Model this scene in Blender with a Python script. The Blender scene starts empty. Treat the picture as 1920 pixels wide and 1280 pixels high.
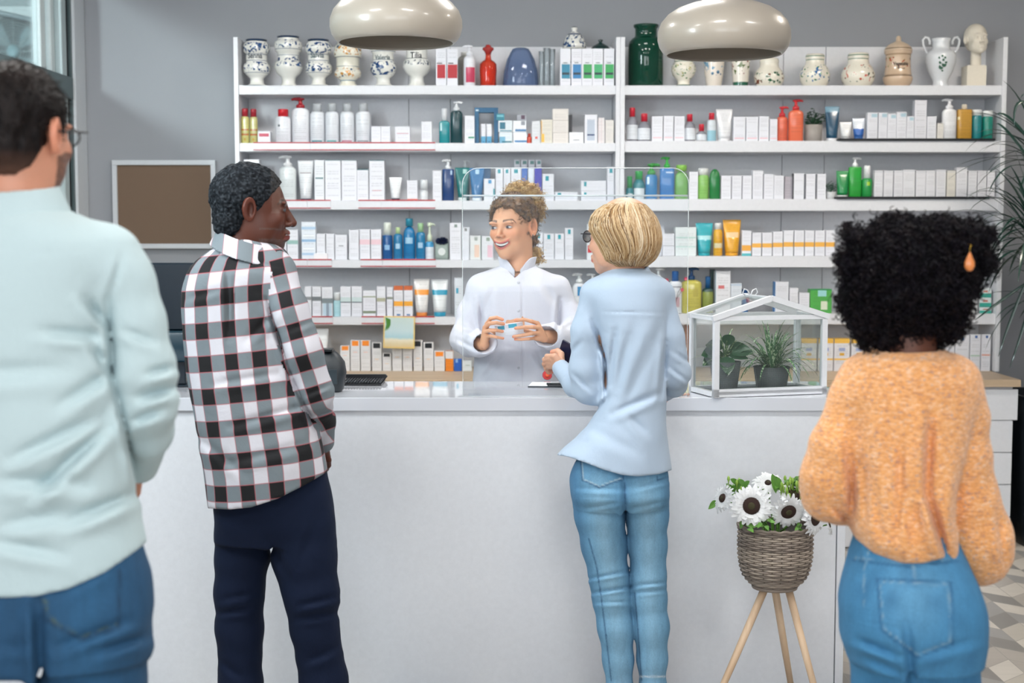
import bpy, bmesh, math, random
import numpy as np
from mathutils import Vector, Matrix
random.seed(7)
SC = bpy.context.scene
COL = SC.collection
PI = math.pi
# ---------------------------------------------------------------- camera, light, exposure
FPX = 2667.0                      # focal length in pixels of a 1920 x 1280 frame (50 mm, 36 mm wide)
PITCH = math.radians(4.5)
CAMZ = 1.54
cam_data = bpy.data.cameras.new('camera')
cam_data.lens = 50.0
cam_data.sensor_width = 36.0
cam_data.dof.use_dof = True
cam_data.dof.focus_distance = 4.75
cam_data.dof.aperture_fstop = 3.2
cam_data.clip_end = 60
cam = bpy.data.objects.new('camera', cam_data)
COL.objects.link(cam)
cam.location = (0, 0, CAMZ)
cam.rotation_euler = (PI / 2 - PITCH, 0, 0)
SC.camera = cam
SC.view_settings.view_transform = 'Standard'
SC.view_settings.look = 'None'
SC.view_settings.gamma = 1.0
SC.view_settings.exposure = 0.25
SC.view_settings.use_curve_mapping = False
SC.cycles.max_bounces = 8
SC.cycles.transparent_max_bounces = 16
SC.cycles.caustics_reflective = False
SC.cycles.caustics_refractive = False
SC.cycles.use_denoising = True

world = bpy.data.worlds.new('world')
SC.world = world
world.use_nodes = True
wb = world.node_tree.nodes['Background']
wb.inputs[0].default_value = (0.75, 0.9, 1.0, 1)
wb.inputs[1].default_value = 1.3


def area(name, loc, target, sx, sy, power, col=(1, 1, 1)):
    d = bpy.data.lights.new(name, 'AREA')
    d.shape = 'RECTANGLE'
    d.size = sx
    d.size_y = sy
    d.energy = power
    d.color = col
    o = bpy.data.objects.new(name, d)
    COL.objects.link(o)
    o.location = loc
    v = Vector(target) - Vector(loc)
    o.rotation_euler = v.to_track_quat('-Z', 'Y').to_euler()
    return o


# daylight through the shop front behind the camera, side window, ceiling lamps
area('shopfront_daylight', (-1.3, -2.6, 1.9), (0.0, 5.0, 1.0), 3.2, 1.8, 100, (0.93, 0.97, 1.0))
area('shopfront_daylight', (1.9, -2.6, 1.9), (0.6, 5.0, 0.8), 2.0, 1.6, 48, (0.96, 0.98, 1.0))
area('window_daylight', (-2.15, 3.4, 2.3), (0.6, 7.2, 1.5), 0.7, 0.8, 42, (0.85, 0.95, 1.0))
for lx, ly, pw in ((-1.5, 0.9, 20), (0.2, 0.7, 20), (1.8, 0.9, 20), (-1.3, 3.4, 20), (0.3, 3.4, 20), (1.9, 3.4, 20), (-1.2, 5.7, 21), (0.5, 5.7, 21), (2.3, 5.7, 22)):
    area('ceiling_lamp', (lx, ly, 3.1), (lx, ly, 0), 0.6, 0.3, pw, (1.0, 0.98, 0.94) if lx < 2.2 else (1.0, 0.9, 0.78))
sd = bpy.data.lights.new('sun', 'SUN')
sd.energy = 9.0
sd.angle = math.radians(5)
sd.color = (0.9, 0.97, 1.0)
sun = bpy.data.objects.new('sun', sd)
COL.objects.link(sun)
sun.location = (-5, 3, 5)
sun.rotation_euler = Vector((1.0, 4.0, -0.55)).to_track_quat('-Z', 'Y').to_euler()

# ---------------------------------------------------------------- helpers
SP, CP = math.sin(PITCH), math.cos(PITCH)


def at(px, py, Y):
    """a point of the 1920 x 1280 picture at world depth Y"""
    u = (px - 960) / FPX
    v = (640 - py) / FPX
    s = Y / (CP + v * SP)
    return Vector((s * u, Y, CAMZ + s * (-SP + v * CP)))


def lin(h):
    h = h.lstrip('#')
    out = []
    for i in (0, 2, 4):
        c = int(h[i:i + 2], 16) / 255
        out.append(c / 12.92 if c <= 0.04045 else ((c + 0.055) / 1.055) ** 2.4)
    return tuple(out)


def tag(o, label=None, cat=None, group=None, kind=None):
    if label: o['label'] = label
    if cat: o['category'] = cat
    if group: o['group'] = group
    if kind: o['kind'] = kind
    return o


def empty(name, loc, label, cat, group=None, rz=0, kind=None):
    o = bpy.data.objects.new(name, None)
    o.empty_display_size = 0.05
    COL.objects.link(o)
    o.location = loc
    o.rotation_euler = (0, 0, rz)
    return tag(o, label, cat, group, kind)


def mk(name, geo, mats, parent=None, loc=(0, 0, 0), smooth=True, rot=(0, 0, 0), label=None):
    """geo = (verts, faces[, material indices])"""
    me = bpy.data.meshes.new(name)
    V, F = geo[0], geo[1]
    if isinstance(V, np.ndarray): V = V.tolist()
    if isinstance(F, np.ndarray): F = F.tolist()
    me.from_pydata([tuple(v) for v in V], [], F)
    if not isinstance(mats, (list, tuple)): mats = [mats]
    for m in mats: me.materials.append(m)
    if len(geo) > 2 and geo[2] is not None:
        me.polygons.foreach_set('material_index', list(geo[2]))
    if smooth is True:
        me.polygons.foreach_set('use_smooth', [True] * len(me.polygons))
    me.update()
    if smooth == 'auto':
        me.polygons.foreach_set('use_smooth', [True] * len(me.polygons))
        me.set_sharp_from_angle(angle=math.radians(38))
    o = bpy.data.objects.new(name, me)
    COL.objects.link(o)
    o.location = loc
    o.rotation_euler = rot
    if parent: o.parent = parent
    if label: o['label'] = label
    return o


class G:
    """geometry collector with material slots"""
    def __init__(s): s.v, s.f, s.m = [], [], []
    def add(s, geo, mi=0, off=(0, 0, 0), rot=None, scale=None):
        n = len(s.v)
        for p in geo[0]:
            p = Vector(p)
            if scale: p = Vector((p.x * scale[0], p.y * scale[1], p.z * scale[2]))
            if rot is not None: p = rot @ p
            s.v.append((p.x + off[0], p.y + off[1], p.z + off[2]))
        for f in geo[1]:
            s.f.append([i + n for i in f])
            s.m.append(mi)
        return s
    @property
    def geo(s): return (s.v, s.f, s.m)


def cbox(x0, x1, y0, y1, z0, z1, b=0.0):
    """box with chamfered edges"""
    if b <= 0:
        v = [(x, y, z) for x in (x0, x1) for y in (y0, y1) for z in (z0, z1)]
        f = [(0, 1, 3, 2), (4, 6, 7, 5), (0, 4, 5, 1), (2, 3, 7, 6), (0, 2, 6, 4), (1, 5, 7, 3)]
        return v, f
    bm = bmesh.new()
    bmesh.ops.create_cube(bm, size=1)
    for v in bm.verts:
        v.co = ((x0 + x1) / 2 + v.co.x * (x1 - x0), (y0 + y1) / 2 + v.co.y * (y1 - y0), (z0 + z1) / 2 + v.co.z * (z1 - z0))
    bmesh.ops.bevel(bm, geom=list(bm.edges), offset=b, segments=1, affect='EDGES')
    bm.verts.index_update()
    v = [tuple(q.co) for q in bm.verts]
    f = [[q.index for q in g.verts] for g in bm.faces]
    bm.free()
    return v, f


def loft(rows, seg=28, caps=True):
    """rows: (z, rx, ry[, n[, cx, cy]]) superellipse rings"""
    V, F = [], []
    for r in rows:
        z, rx, ry = r[0], r[1], r[2]
        n = r[3] if len(r) > 3 else 2
        cx, cy = (r[4], r[5]) if len(r) > 5 else (0, 0)
        for k in range(seg):
            a = 2 * PI * (k + 0.5) / seg
            c, s = math.cos(a), math.sin(a)
            x = math.copysign(abs(c) ** (2 / n), c) * rx
            y = math.copysign(abs(s) ** (2 / n), s) * ry
            V.append((cx + x, cy + y, z))
    for i in range(len(rows) - 1):
        for k in range(seg):
            a, b = i * seg + k, i * seg + (k + 1) % seg
            F.append((a, b, b + seg, a + seg))
    if caps:
        F.append(tuple(range(seg))[::-1])
        m = (len(rows) - 1) * seg
        F.append(tuple(range(m, m + seg)))
    return V, F


def lathe(prof, seg=32, sy=1.0, caps=True):
    return loft([(z, r, r * sy) for r, z in prof], seg, caps)


def tube(pts, r, seg=6, caps=True):
    """round bar along points; r a number or a list"""
    pts = [Vector(p) for p in pts]
    n = len(pts)
    rs = r if isinstance(r, (list, tuple)) else [r] * n
    V, F = [], []
    up = Vector((0.3, 0.2, 1)).normalized()
    for i, p in enumerate(pts):
        t = (pts[min(i + 1, n - 1)] - pts[max(i - 1, 0)])
        if t.length < 1e-9: t = Vector((0, 0, 1))
        t.normalize()
        a = t.cross(up)
        if a.length < 1e-3: a = t.cross(Vector((1, 0, 0)))
        a.normalize()
        b = t.cross(a)
        up = -b
        for k in range(seg):
            w = 2 * PI * k / seg
            q = p + (a * math.cos(w) + b * math.sin(w)) * rs[i]
            V.append(tuple(q))
    for i in range(n - 1):
        for k in range(seg):
            a, b = i * seg + k, i * seg + (k + 1) % seg
            F.append((a, b, b + seg, a + seg))
    if caps:
        F.append(tuple(range(seg))[::-1])
        F.append(tuple(range((n - 1) * seg, n * seg)))
    return V, F


# ---------------------------------------------------------------- materials
class NT:
    def __init__(s, name):
        s.m = bpy.data.materials.new(name)
        s.m.use_nodes = True
        s.t = s.m.node_tree
        s.b = s.t.nodes['Principled BSDF']
        s.out = s.t.nodes['Material Output']
    def n(s, typ, **kw):
        o = s.t.nodes.new(typ)
        for k, v in kw.items():
            if k.startswith('i_'):
                key = k[2:]
                o.inputs[int(key) if key.isdigit() else key].default_value = v
            else:
                setattr(o, k, v)
        return o
    def l(s, a, b): s.t.links.new(a, b)
    def math(s, op, a, b=None, c=None):
        o = s.n('ShaderNodeMath', operation=op)
        for i, v in enumerate((a, b, c)):
            if v is None: continue
            if isinstance(v, (int, float)): o.inputs[i].default_value = v
            else: s.l(v, o.inputs[i])
        return o.outputs[0]
    def mix(s, f, a, b):
        o = s.n('ShaderNodeMix', data_type='RGBA')
        for i, v in ((0, f), (6, a), (7, b)):
            if isinstance(v, (int, float)): o.inputs[i].default_value = v
            elif isinstance(v, tuple): o.inputs[i].default_value = (*v[:3], 1)
            else: s.l(v, o.inputs[i])
        return o.outputs[2]
    def col(s, v):
        if isinstance(v, tuple): s.b.inputs['Base Color'].default_value = (*v[:3], 1)
        else: s.l(v, s.b.inputs['Base Color'])
    def bump(s, h, strength=0.3, dist=0.01):
        o = s.n('ShaderNodeBump')
        o.inputs['Strength'].default_value = strength
        o.inputs['Distance'].default_value = dist
        s.l(h, o.inputs['Height'])
        s.l(o.outputs[0], s.b.inputs['Normal'])
    def noise(s, scale, detail=3, rough=0.5, vec=None, dist=0.0):
        o = s.n('ShaderNodeTexNoise')
        o.inputs['Scale'].default_value = scale
        o.inputs['Detail'].default_value = detail
        o.inputs['Roughness'].default_value = rough
        o.inputs['Distortion'].default_value = dist
        if vec is not None: s.l(vec, o.inputs['Vector'])
        return o
    def coord(s, which='Object'):
        return s.n('ShaderNodeTexCoord').outputs[which]
    def mapping(s, vec, scale=(1, 1, 1), rot=(0, 0, 0)):
        o = s.n('ShaderNodeMapping')
        o.inputs['Scale'].default_value = scale
        o.inputs['Rotation'].default_value = rot
        s.l(vec, o.inputs[0])
        return o.outputs[0]
    def sep(s, vec):
        o = s.n('ShaderNodeSeparateXYZ')
        s.l(vec, o.inputs[0])
        return o.outputs
    def ramp(s, fac, stops, interp='LINEAR'):
        o = s.n('ShaderNodeValToRGB')
        r = o.color_ramp
        r.interpolation = interp
        while len(r.elements) < len(stops): r.elements.new(0.5)
        for e, (p, c) in zip(r.elements, stops):
            e.position = p
            e.color = (*c[:3], 1)
        s.l(fac, o.inputs[0])
        return o.outputs[0]


_mc = {}


def mat(hexc, rough=0.5, metal=0.0, noise=0.0, bump=0.0, bscale=60, spec=0.5, coat=0.0, name=None):
    key = (hexc, rough, metal, noise, bump, bscale, spec, coat)
    if key in _mc: return _mc[key]
    t = NT(name or 'mat_' + hexc)
    c = lin(hexc)
    t.b.inputs['Roughness'].default_value = rough
    t.b.inputs['Metallic'].default_value = metal
    t.b.inputs['Specular IOR Level'].default_value = spec
    t.b.inputs['Coat Weight'].default_value = coat
    nz = t.noise(bscale, 4, 0.6, t.coord())
    amt = noise or 0.06
    t.col(t.mix(nz.outputs[0], tuple(x * (1 - amt) for x in c), tuple(min(1, x * (1 + amt)) for x in c)))
    if bump: t.bump(nz.outputs[0], bump, 0.003)
    _mc[key] = t.m
    return t.m


def glass(hexc, rough=0.03, alpha=0.25, name='glass', gloss=0.8):
    """thin glass or clear plastic: see-through with a fresnel gloss; alpha adds body colour"""
    key = ('g', hexc, rough, alpha, gloss)
    if key in _mc: return _mc[key]
    t = NT(name)
    c = lin(hexc)
    t.col(c)
    t.b.inputs['Roughness'].default_value = rough
    tr = t.n('ShaderNodeBsdfTransparent')
    nz = t.noise(9, 2, 0.5, t.coord())
    t.l(t.mix(nz.outputs[0], tuple(x ** 0.3 for x in c), tuple(x ** 0.26 for x in c)), tr.inputs[0])
    gl = t.n('ShaderNodeBsdfGlossy')
    gl.inputs['Roughness'].default_value = rough
    fr = t.n('ShaderNodeFresnel')
    fr.inputs[0].default_value = 1.45
    m1 = t.n('ShaderNodeMixShader')
    t.l(t.math('MULTIPLY', fr.outputs[0], gloss), m1.inputs[0])
    t.l(tr.outputs[0], m1.inputs[1])
    t.l(gl.outputs[0], m1.inputs[2])
    mx = t.n('ShaderNodeMixShader')
    mx.inputs[0].default_value = alpha
    t.l(m1.outputs[0], mx.inputs[1])
    t.l(t.b.outputs[0], mx.inputs[2])
    t.l(mx.outputs[0], t.out.inputs[0])
    _mc[key] = t.m
    return t.m


def banded(base, bands=(), rough=0.4, text=0.35, coat=0.0):
    """printed packaging: bands = (x0, x1, z0, z1, hex) in 0..1 of the object, faint rows of small print"""
    key = ('b', base, tuple(bands), rough, text, coat)
    if key in _mc: return _mc[key]
    t = NT('printed_' + base)
    g = t.sep(t.coord('Generated'))
    x, z = g[0], g[2]
    c = lin(base)
    if text > 0:
        row = t.math('FLOOR', t.math('MULTIPLY', z, 17.0))
        cell = t.n('ShaderNodeCombineXYZ')
        oi = t.n('ShaderNodeObjectInfo')
        t.l(row, cell.inputs[0])
        t.l(oi.outputs['Random'], cell.inputs[1])
        wn = t.n('ShaderNodeTexWhiteNoise', noise_dimensions='3D')
        t.l(cell.outputs[0], wn.inputs[0])
        fr = t.math('FRACT', t.math('MULTIPLY', z, 17.0))
        cell2 = t.n('ShaderNodeCombineXYZ')
        t.l(t.math('MULTIPLY', x, 22.0), cell2.inputs[0])
        t.l(row, cell2.inputs[1])
        nz = t.noise(1.6, 1, 0.5, cell2.outputs[0])
        m = t.math('GREATER_THAN', wn.outputs[0], 0.42)
        m = t.math('MULTIPLY', m, t.math('LESS_THAN', fr, 0.42))
        m = t.math('MULTIPLY', m, t.math('GREATER_THAN', nz.outputs[0], 0.46))
        m = t.math('MULTIPLY', m, t.math('LESS_THAN', t.math('ABSOLUTE', t.math('SUBTRACT', x, 0.5)), 0.36))
        m = t.math('MULTIPLY', m, t.math('LESS_THAN', t.math('ABSOLUTE', t.math('SUBTRACT', z, 0.5)), 0.40))
        m = t.math('MULTIPLY', m, text)
        col = t.mix(m, c, tuple(v * 0.25 + 0.02 for v in c))
    else:
        nz = t.noise(30, 2, 0.5, t.coord())
        col = t.mix(nz.outputs[0], tuple(v * 0.95 for v in c), c)
    for (x0, x1, z0, z1, h) in bands:
        m = t.math('MULTIPLY', t.math('LESS_THAN', t.math('ABSOLUTE', t.math('SUBTRACT', x, (x0 + x1) / 2)), (x1 - x0) / 2),
                   t.math('LESS_THAN', t.math('ABSOLUTE', t.math('SUBTRACT', z, (z0 + z1) / 2)), (z1 - z0) / 2))
        col = t.mix(m, col, lin(h))
    t.col(col)
    t.b.inputs['Roughness'].default_value = rough
    t.b.inputs['Coat Weight'].default_value = coat
    _mc[key] = t.m
    return t.m


def wood_mat(name, c1, c2, scale=(1, 14, 14), rough=0.45):
    t = NT(name)
    v = t.mapping(t.coord(), scale)
    nz = t.noise(3.0, 5, 0.6, v, 0.6)
    t.col(t.ramp(nz.outputs[0], [(0.3, lin(c1)), (0.7, lin(c2))]))
    t.b.inputs['Roughness'].default_value = rough
    t.bump(nz.outputs[0], 0.08, 0.002)
    return t.m


WHITE = mat('DADBDF', 0.35, name='white_laminate')
WHITE2 = mat('D6D7DB', 0.5, name='white_back_panel')
BLACK = mat('0B0E14', 0.4, name='black_plastic')
STEEL = mat('9AA0A4', 0.3, 1.0, name='steel')
REDLINE = mat('B5202C', 0.4, name='red_edge')
# ---------------------------------------------------------------- the room
XL, YB, ZC = -2.235, 7.45, 3.15
XR, YF = 3.6, -3.0


def wall_mat():
    t = NT('grey_wall_paint')
    nz = t.noise(2.2, 4, 0.6, t.coord())
    t.col(t.mix(nz.outputs[0], lin('8E9095'), lin('97999D')))
    t.b.inputs['Roughness'].default_value = 0.75
    n2 = t.noise(120, 3, 0.6, t.coord())
    t.bump(n2.outputs[0], 0.15, 0.002)
    return t.m


def floor_mat():
    """parallelogram tiles in greys and beiges, mirrored row by row into a chevron"""
    t = NT('geometric_floor_tiles')
    s = t.sep(t.coord())
    u = t.math('MULTIPLY', s[1], 1 / 0.16)
    v = t.math('MULTIPLY', s[0], 1 / 0.105)
    row = t.math('FLOOR', v)
    fv = t.math('FRACT', v)
    par = t.math('MULTIPLY_ADD', t.math('MODULO', t.math('ABSOLUTE', row), 2.0), 2.0, -1.0)
    uu = t.math('ADD', u, t.math('MULTIPLY', t.math('MULTIPLY', par, t.math('SUBTRACT', fv, 0.5)), 0.6))
    cu = t.math('FLOOR', uu)
    fu = t.math('FRACT', uu)
    cb = t.n('ShaderNodeCombineXYZ')
    t.l(cu, cb.inputs[0]); t.l(row, cb.inputs[1])
    wn = t.n('ShaderNodeTexWhiteNoise', noise_dimensions='3D')
    t.l(cb.outputs[0], wn.inputs[0])
    c = t.ramp(wn.outputs[0], [(0.0, lin('7F7C78')), (0.25, lin('A9A29A')), (0.5, lin('C9C2B8')), (0.72, lin('93918F')), (0.88, lin('B7B0A5'))], 'CONSTANT')
    nz = t.noise(3.5, 6, 0.65, t.mapping(t.coord(), (1, 9, 1)))
    c = t.mix(t.math('MULTIPLY', nz.outputs[0], 0.35), c, lin('8A857E'))
    ed = t.math('MINIMUM', t.math('MINIMUM', fu, t.math('SUBTRACT', 1.0, fu)), t.math('MINIMUM', fv, t.math('SUBTRACT', 1.0, fv)))
    c = t.mix(t.math('LESS_THAN', ed, 0.012), c, lin('8C8882'))
    t.col(c)
    t.b.inputs['Roughness'].default_value = 0.4
    t.bump(nz.outputs[0], 0.05, 0.002)
    return t.m


WALL = wall_mat()
CEIL = mat('C9CACC', 0.8, name='ceiling_paint')


def struct(name, geo, m, label, parent=None, smooth=False):
    o = mk(name, geo, m, parent, smooth=smooth)
    if not parent:
        tag(o, label, name.split('_')[0], None, 'structure')
    return o


struct('floor', cbox(XL - 0.2, XR, YF, YB + 0.1, -0.12, 0.0), floor_mat(), 'floor of grey and beige geometric parallelogram tiles')
struct('ceiling', cbox(XL - 0.2, XR, YF, YB + 0.1, ZC, ZC + 0.1), CEIL, 'plain white ceiling above the shop')
struct('wall_back', cbox(XL - 0.2, XR, YB, YB + 0.12, 0, ZC), WALL, 'plain grey painted wall behind the product shelves')
struct('wall_right', cbox(XR, XR + 0.1, YF, YB, 0, ZC), WALL, 'grey wall on the right side of the shop')
struct('wall_front', cbox(XL, XR, YF - 0.1, YF, 0, ZC), mat('B8BABD', 0.8), 'wall behind the photographer')
# left wall with the tall window near the far corner
WY0, WY1, WZ1 = 3.2, 7.38, 3.0  # unseen near end lengthened so the sun patch spreads wider on the wall
g = G()
g.add(cbox(XL - 0.14, XL, YF, WY0, 0, ZC))
g.add(cbox(XL - 0.14, XL, WY0, YB, WZ1, ZC))
g.add(cbox(XL - 0.14, XL, WY0, YB, 0, 0.45))
g.add(cbox(XL - 0.14, XL, WY1, YB, 0.45, WZ1))
struct('wall_left', g.geo, WALL, 'grey wall on the left with the tall window')
# window: casing, frame, transom, sash profile, glass
PALE = mat('CDD2D6', 0.4, name='pale_window_casing')
GREEN = mat('4E5F62', 0.4, name='grey_green_window_frame')
DARK = mat('0C1216', 0.5, name='black_gasket')
win = empty('window_1', (0, 0, 0), 'tall grey-green framed window with a heavy transom near the left corner', None, kind='structure')
g = G()
g.add(cbox(XL, XL + 0.03, 7.262, YB - 0.005, 0.45, ZC - 0.01, 0.004))
mk('casing', g.geo, PALE, win, smooth=False)
mk('casing_edge', cbox(XL, XL + 0.018, 7.236, 7.262, 0.45, ZC - 0.01, 0.002), GREEN, win, smooth=False)
g = G()
g.add(cbox(XL - 0.10, XL + 0.02, 7.09, 7.165, 0.45, ZC - 0.02, 0.004))
g.add(cbox(XL - 0.10, XL + 0.02, 3.2, 3.28, 0.45, ZC - 0.02, 0.004))
g.add(cbox(XL - 0.10, XL + 0.02, 3.28, 7.09, 0.45, 0.53, 0.004))
g.add(cbox(XL - 0.10, XL + 0.02, 3.28, 7.09, 2.9, 2.98, 0.004))
mk('window_frame', g.geo, mat('A9B8BA', 0.4), win, smooth=False)
mk('gasket', cbox(XL - 0.09, XL + 0.005, 7.166, 7.235, 0.53, 3.0), DARK, win, smooth=False)
mk('transom', cbox(XL - 0.09, XL + 0.028, 3.28, 7.235, 2.19, 2.30, 0.004), GREEN, win, smooth=False)
g = G()
g.add(cbox(XL - 0.08, XL - 0.01, 7.02, 7.075, 0.53, 2.9, 0.004))
g.add(cbox(XL - 0.07, XL - 0.03, 6.93, 7.0, 2.30, 2.9, 0.004))
mk('sash', g.geo, mat('C5D0D1', 0.4), win, smooth=False)
mk('upper_pane', cbox(XL - 0.05, XL - 0.044, 3.28, 6.94, 2.30, 2.9), glass('D5E8E6', 0.02, 0.03, 'window_glass'), win, smooth=False)
tm = NT('frosted_film')
tm.col(lin('8FA5A4'))
tm.b.inputs['Roughness'].default_value = 0.5
tm.b.inputs['Transmission Weight'].default_value = 0.25
nz = tm.noise(40, 3, 0.5, tm.coord())
tm.bump(nz.outputs[0], 0.1, 0.002)
mk('lower_pane', cbox(XL - 0.06, XL - 0.044, 3.28, 7.02, 0.53, 2.19), tm.m, win, smooth=False)
# outside: a yard wall with an air conditioner hung on it
struct('wall_outside', cbox(-8, XL - 0.3, 9.75, 9.9, 0, 3.35), mat('93A0A2', 0.8), 'pale wall of the yard outside the window')
struct('trim_1', cbox(-8, XL - 0.3, 8.6, 9.9, 3.36, 3.5), mat('3E4B52', 0.8), 'dark eave over the yard outside the window')
acx, acz = at(26, 92, 9.4).x, at(26, 96, 9.4).z
ac = empty('air_conditioner', (acx, 9.4, acz - 0.3), 'outdoor air conditioner with round fan grille hung outside the window', 'air conditioner')
mk('casing', cbox(-0.5, 0.32, 0.02, 0.34, 0, 0.6, 0.01), mat('A9B6B6', 0.5), ac, smooth=False)
g = G()
for k in range(12):
    r = 0.03 + k * 0.0175
    g.add(tube([(r * math.cos(a * PI / 16), 0.0, 0.3 + r * math.sin(a * PI / 16)) for a in range(33)], 0.0025, 4, False))
for a in range(8):
    g.add(tube([(0.02 * math.cos(a * PI / 4), 0, 0.3 + 0.02 * math.sin(a * PI / 4)), (0.23 * math.cos(a * PI / 4), 0, 0.3 + 0.23 * math.sin(a * PI / 4))], 0.003, 4))
mk('fan_grille', g.geo, mat('93A3A4', 0.5), ac)
V, F = lathe([(0.0, 0), (0.232, 0), (0.232, 0.012), (0, 0.012)], 32)
mk('fan_opening', ([(x, 0.022 - z, y + 0.3) for x, y, z in V], F), mat('25363A', 0.7), ac)
g = G()
for a in range(4):
    for q in (0,):
        an = a * PI / 2 + 0.4
        pts = []
        V = [(0.04 * math.cos(an), 0.008, 0.3 + 0.04 * math.sin(an)), (0.2 * math.cos(an), 0.004, 0.3 + 0.2 * math.sin(an)),
             (0.2 * math.cos(an + 0.9), 0.012, 0.3 + 0.2 * math.sin(an + 0.9)), (0.04 * math.cos(an + 1.2), 0.016, 0.3 + 0.04 * math.sin(an + 1.2))]
        g.add((V, [(0, 1, 2, 3)]))
mk('fan_blade', g.geo, mat('5F7B80', 0.6), ac, smooth=False)
V, F = lathe([(0, 0), (0.045, 0), (0.035, 0.02), (0, 0.025)], 20)
mk('hub', ([(x, -z, y + 0.3) for x, y, z in V], F), mat('7E9DA2', 0.5), ac)
mk('bracket', tube([(-0.6, -0.1, 0.66), (0.38, -0.05, 0.44), (0.42, 0.3, 0.42)], 0.016, 8), mat('7E8C90', 0.4), ac)
g = G()
g.add(cbox(-0.45, 0.3, 0.03, 0.355, -0.03, 0.0))
mk('mounting_rail', g.geo, mat('5E696C', 0.5), ac, smooth=False)

# ---------------------------------------------------------------- pin board on the back wall
a, b = at(210, 300, 7.43), at(407, 466, 7.43)
pb = empty('pin_board', ((a.x + b.x) / 2, 7.43, b.z), 'brown pin board in a pale frame hung on the grey wall', 'board')
w, h = (b.x - a.x) / 2, a.z - b.z
g = G()
t_ = 0.026
g.add(cbox(-w, w, -0.012, 0.02, 0, t_, 0.002)); g.add(cbox(-w, w, -0.012, 0.02, h - t_, h, 0.002))
g.add(cbox(-w, -w + t_, -0.012, 0.02, t_, h - t_, 0.002)); g.add(cbox(w - t_, w, -0.012, 0.02, t_, h - t_, 0.002))
mk('frame', g.geo, mat('C2C5C9', 0.4), pb, smooth=False)
tb = NT('brown_hessian')
v = tb.coord()
w1 = tb.n('ShaderNodeTexWave', wave_type='BANDS', bands_direction='X'); w1.inputs['Scale'].default_value = 90; w1.inputs['Distortion'].default_value = 1.5
w2 = tb.n('ShaderNodeTexWave', wave_type='BANDS', bands_direction='Z'); w2.inputs['Scale'].default_value = 90; w2.inputs['Distortion'].default_value = 1.5
tb.l(v, w1.inputs[0]); tb.l(v, w2.inputs[0])
hh = tb.math('MULTIPLY', w1.outputs[1], w2.outputs[1])
tb.col(tb.mix(hh, lin('6E5A4A'), lin('8A7361')))
tb.b.inputs['Roughness'].default_value = 0.9
tb.bump(hh, 0.4, 0.003)
mk('hessian_panel', cbox(-w + t_, w - t_, 0.0, 0.016, t_, h - t_), tb.m, pb, smooth=False)

# ---------------------------------------------------------------- shelving units
YS = 7.18          # front edge of the shelves
SH_L = [(160, 177), (268, 284), (376, 393), (487, 502), (594, 609)]
SH_R = [(160, 178), (264, 285), (373, 395), (480, 501), (588, 608)]
zt = lambda py: at(960, py, YS).z
ZCAB = 0.822


def shelf_unit(x0, x1, rows, seams, label):
    u = empty('shelving_unit', ((x0 + x1) / 2, YS, ZCAB), label, 'shelf', 'white wall shelving units')
    cx, cz = (x0 + x1) / 2, ZCAB
    top = zt(70) - cz
    hw = (x1 - x0) / 2
    for s in (-1, 1):
        xa, xb = sorted((s * hw, s * (hw - 0.022)))
        mk('side_panel', cbox(xa, xb, -0.012, 0.262, 0.001, top, 0.001), WHITE, u, smooth=False)
    g = G()
    zb = zt(76) - cz + 0.0
    edges = [-hw + 0.022] + [at(s, 300, 7.43).x - cx for s in seams] + [hw - 0.022]
    for a_, b_ in zip(edges[:-1], edges[1:]):
        g.add(cbox(a_ + 0.0015, b_ - 0.0015, 0.246, 0.262, 0.001, zb))
    mk('back_panel', g.geo, WHITE2, u, smooth=False)
    for (t0, t1) in rows:
        mk('shelf', cbox(-hw + 0.022, hw - 0.022, 0.0, 0.246, zt(t1) - cz, zt(t0) - cz, 0.0012), WHITE, u, smooth=False)
    return u


XU0, XU1, XU2 = at(443, 400, YS).x, at(1161.5, 400, YS).x, at(1880, 400, YS).x
unitL = shelf_unit(XU0, XU1 - 0.0005, SH_L, (767, 845), 'white wall shelving unit behind the pharmacist, left of the middle upright')
unitR = shelf_unit(XU1 + 0.0005, XU2, SH_R, (1466, 1545), 'white wall shelving unit on the right, next to the tall leafy plant')
# red-lined price rails clipped to the left unit
g0 = []
for ri, spans in ((1, ((475, 582), (582.6, 816))), (2, ((455, 576), (577, 620), (672, 715), (715.6, 816))), (3, ((530, 576), (577, 622), (676, 717), (717.6, 817))), (4, ((570, 624), (678, 815)))):
    t0, t1 = SH_L[ri]
    for (sx0, sx1) in spans:
        a, b = at(sx0, t0, YS - 0.004), at(sx1, t1, YS - 0.004)
        g = G()
        g.add(cbox(a.x, b.x, -0.006, -0.001, zt(t1 - 3), zt(t0 - 0.5)), 0)
        g.add(cbox(a.x, b.x, -0.0075, -0.0005, zt(t0 + 0.6), zt(t0 - 1.6)), 1)
        g.add(cbox(a.x, b.x, -0.0075, -0.0005, zt(t1 - 2.4), zt(t1 - 4.0)), 1)
        cx = (XU0 + XU1 - 0.0005) / 2
        g.v = [(x - cx, y, z - ZCAB) for x, y, z in g.v]
        mk('price_rail', g.geo, [mat('D9DBE0', 0.25), REDLINE], unitL, smooth=False)
# thin black trays under products on the right unit
for (x0, x1, row) in ((1573, 1866, 1), (1570, 1858, 2)):
    a, b = at(x0, 264, YS - 0.01), at(x1, 264, YS - 0.01)
    zz = zt(SH_R[row][0])
    o = mk('shelf_tray', cbox(0, b.x - a.x, -0.012, 0.2, 0, 0.011, 0.001), BLACK, None, (a.x, YS, zz + 0.0005), smooth=False)
    tag(o, ('thin black tray under the amber and teal bottles on the second shelf' if row == 1 else 'thin black tray under the green bottles on the third shelf'), 'tray', 'black shelf trays')

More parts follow.
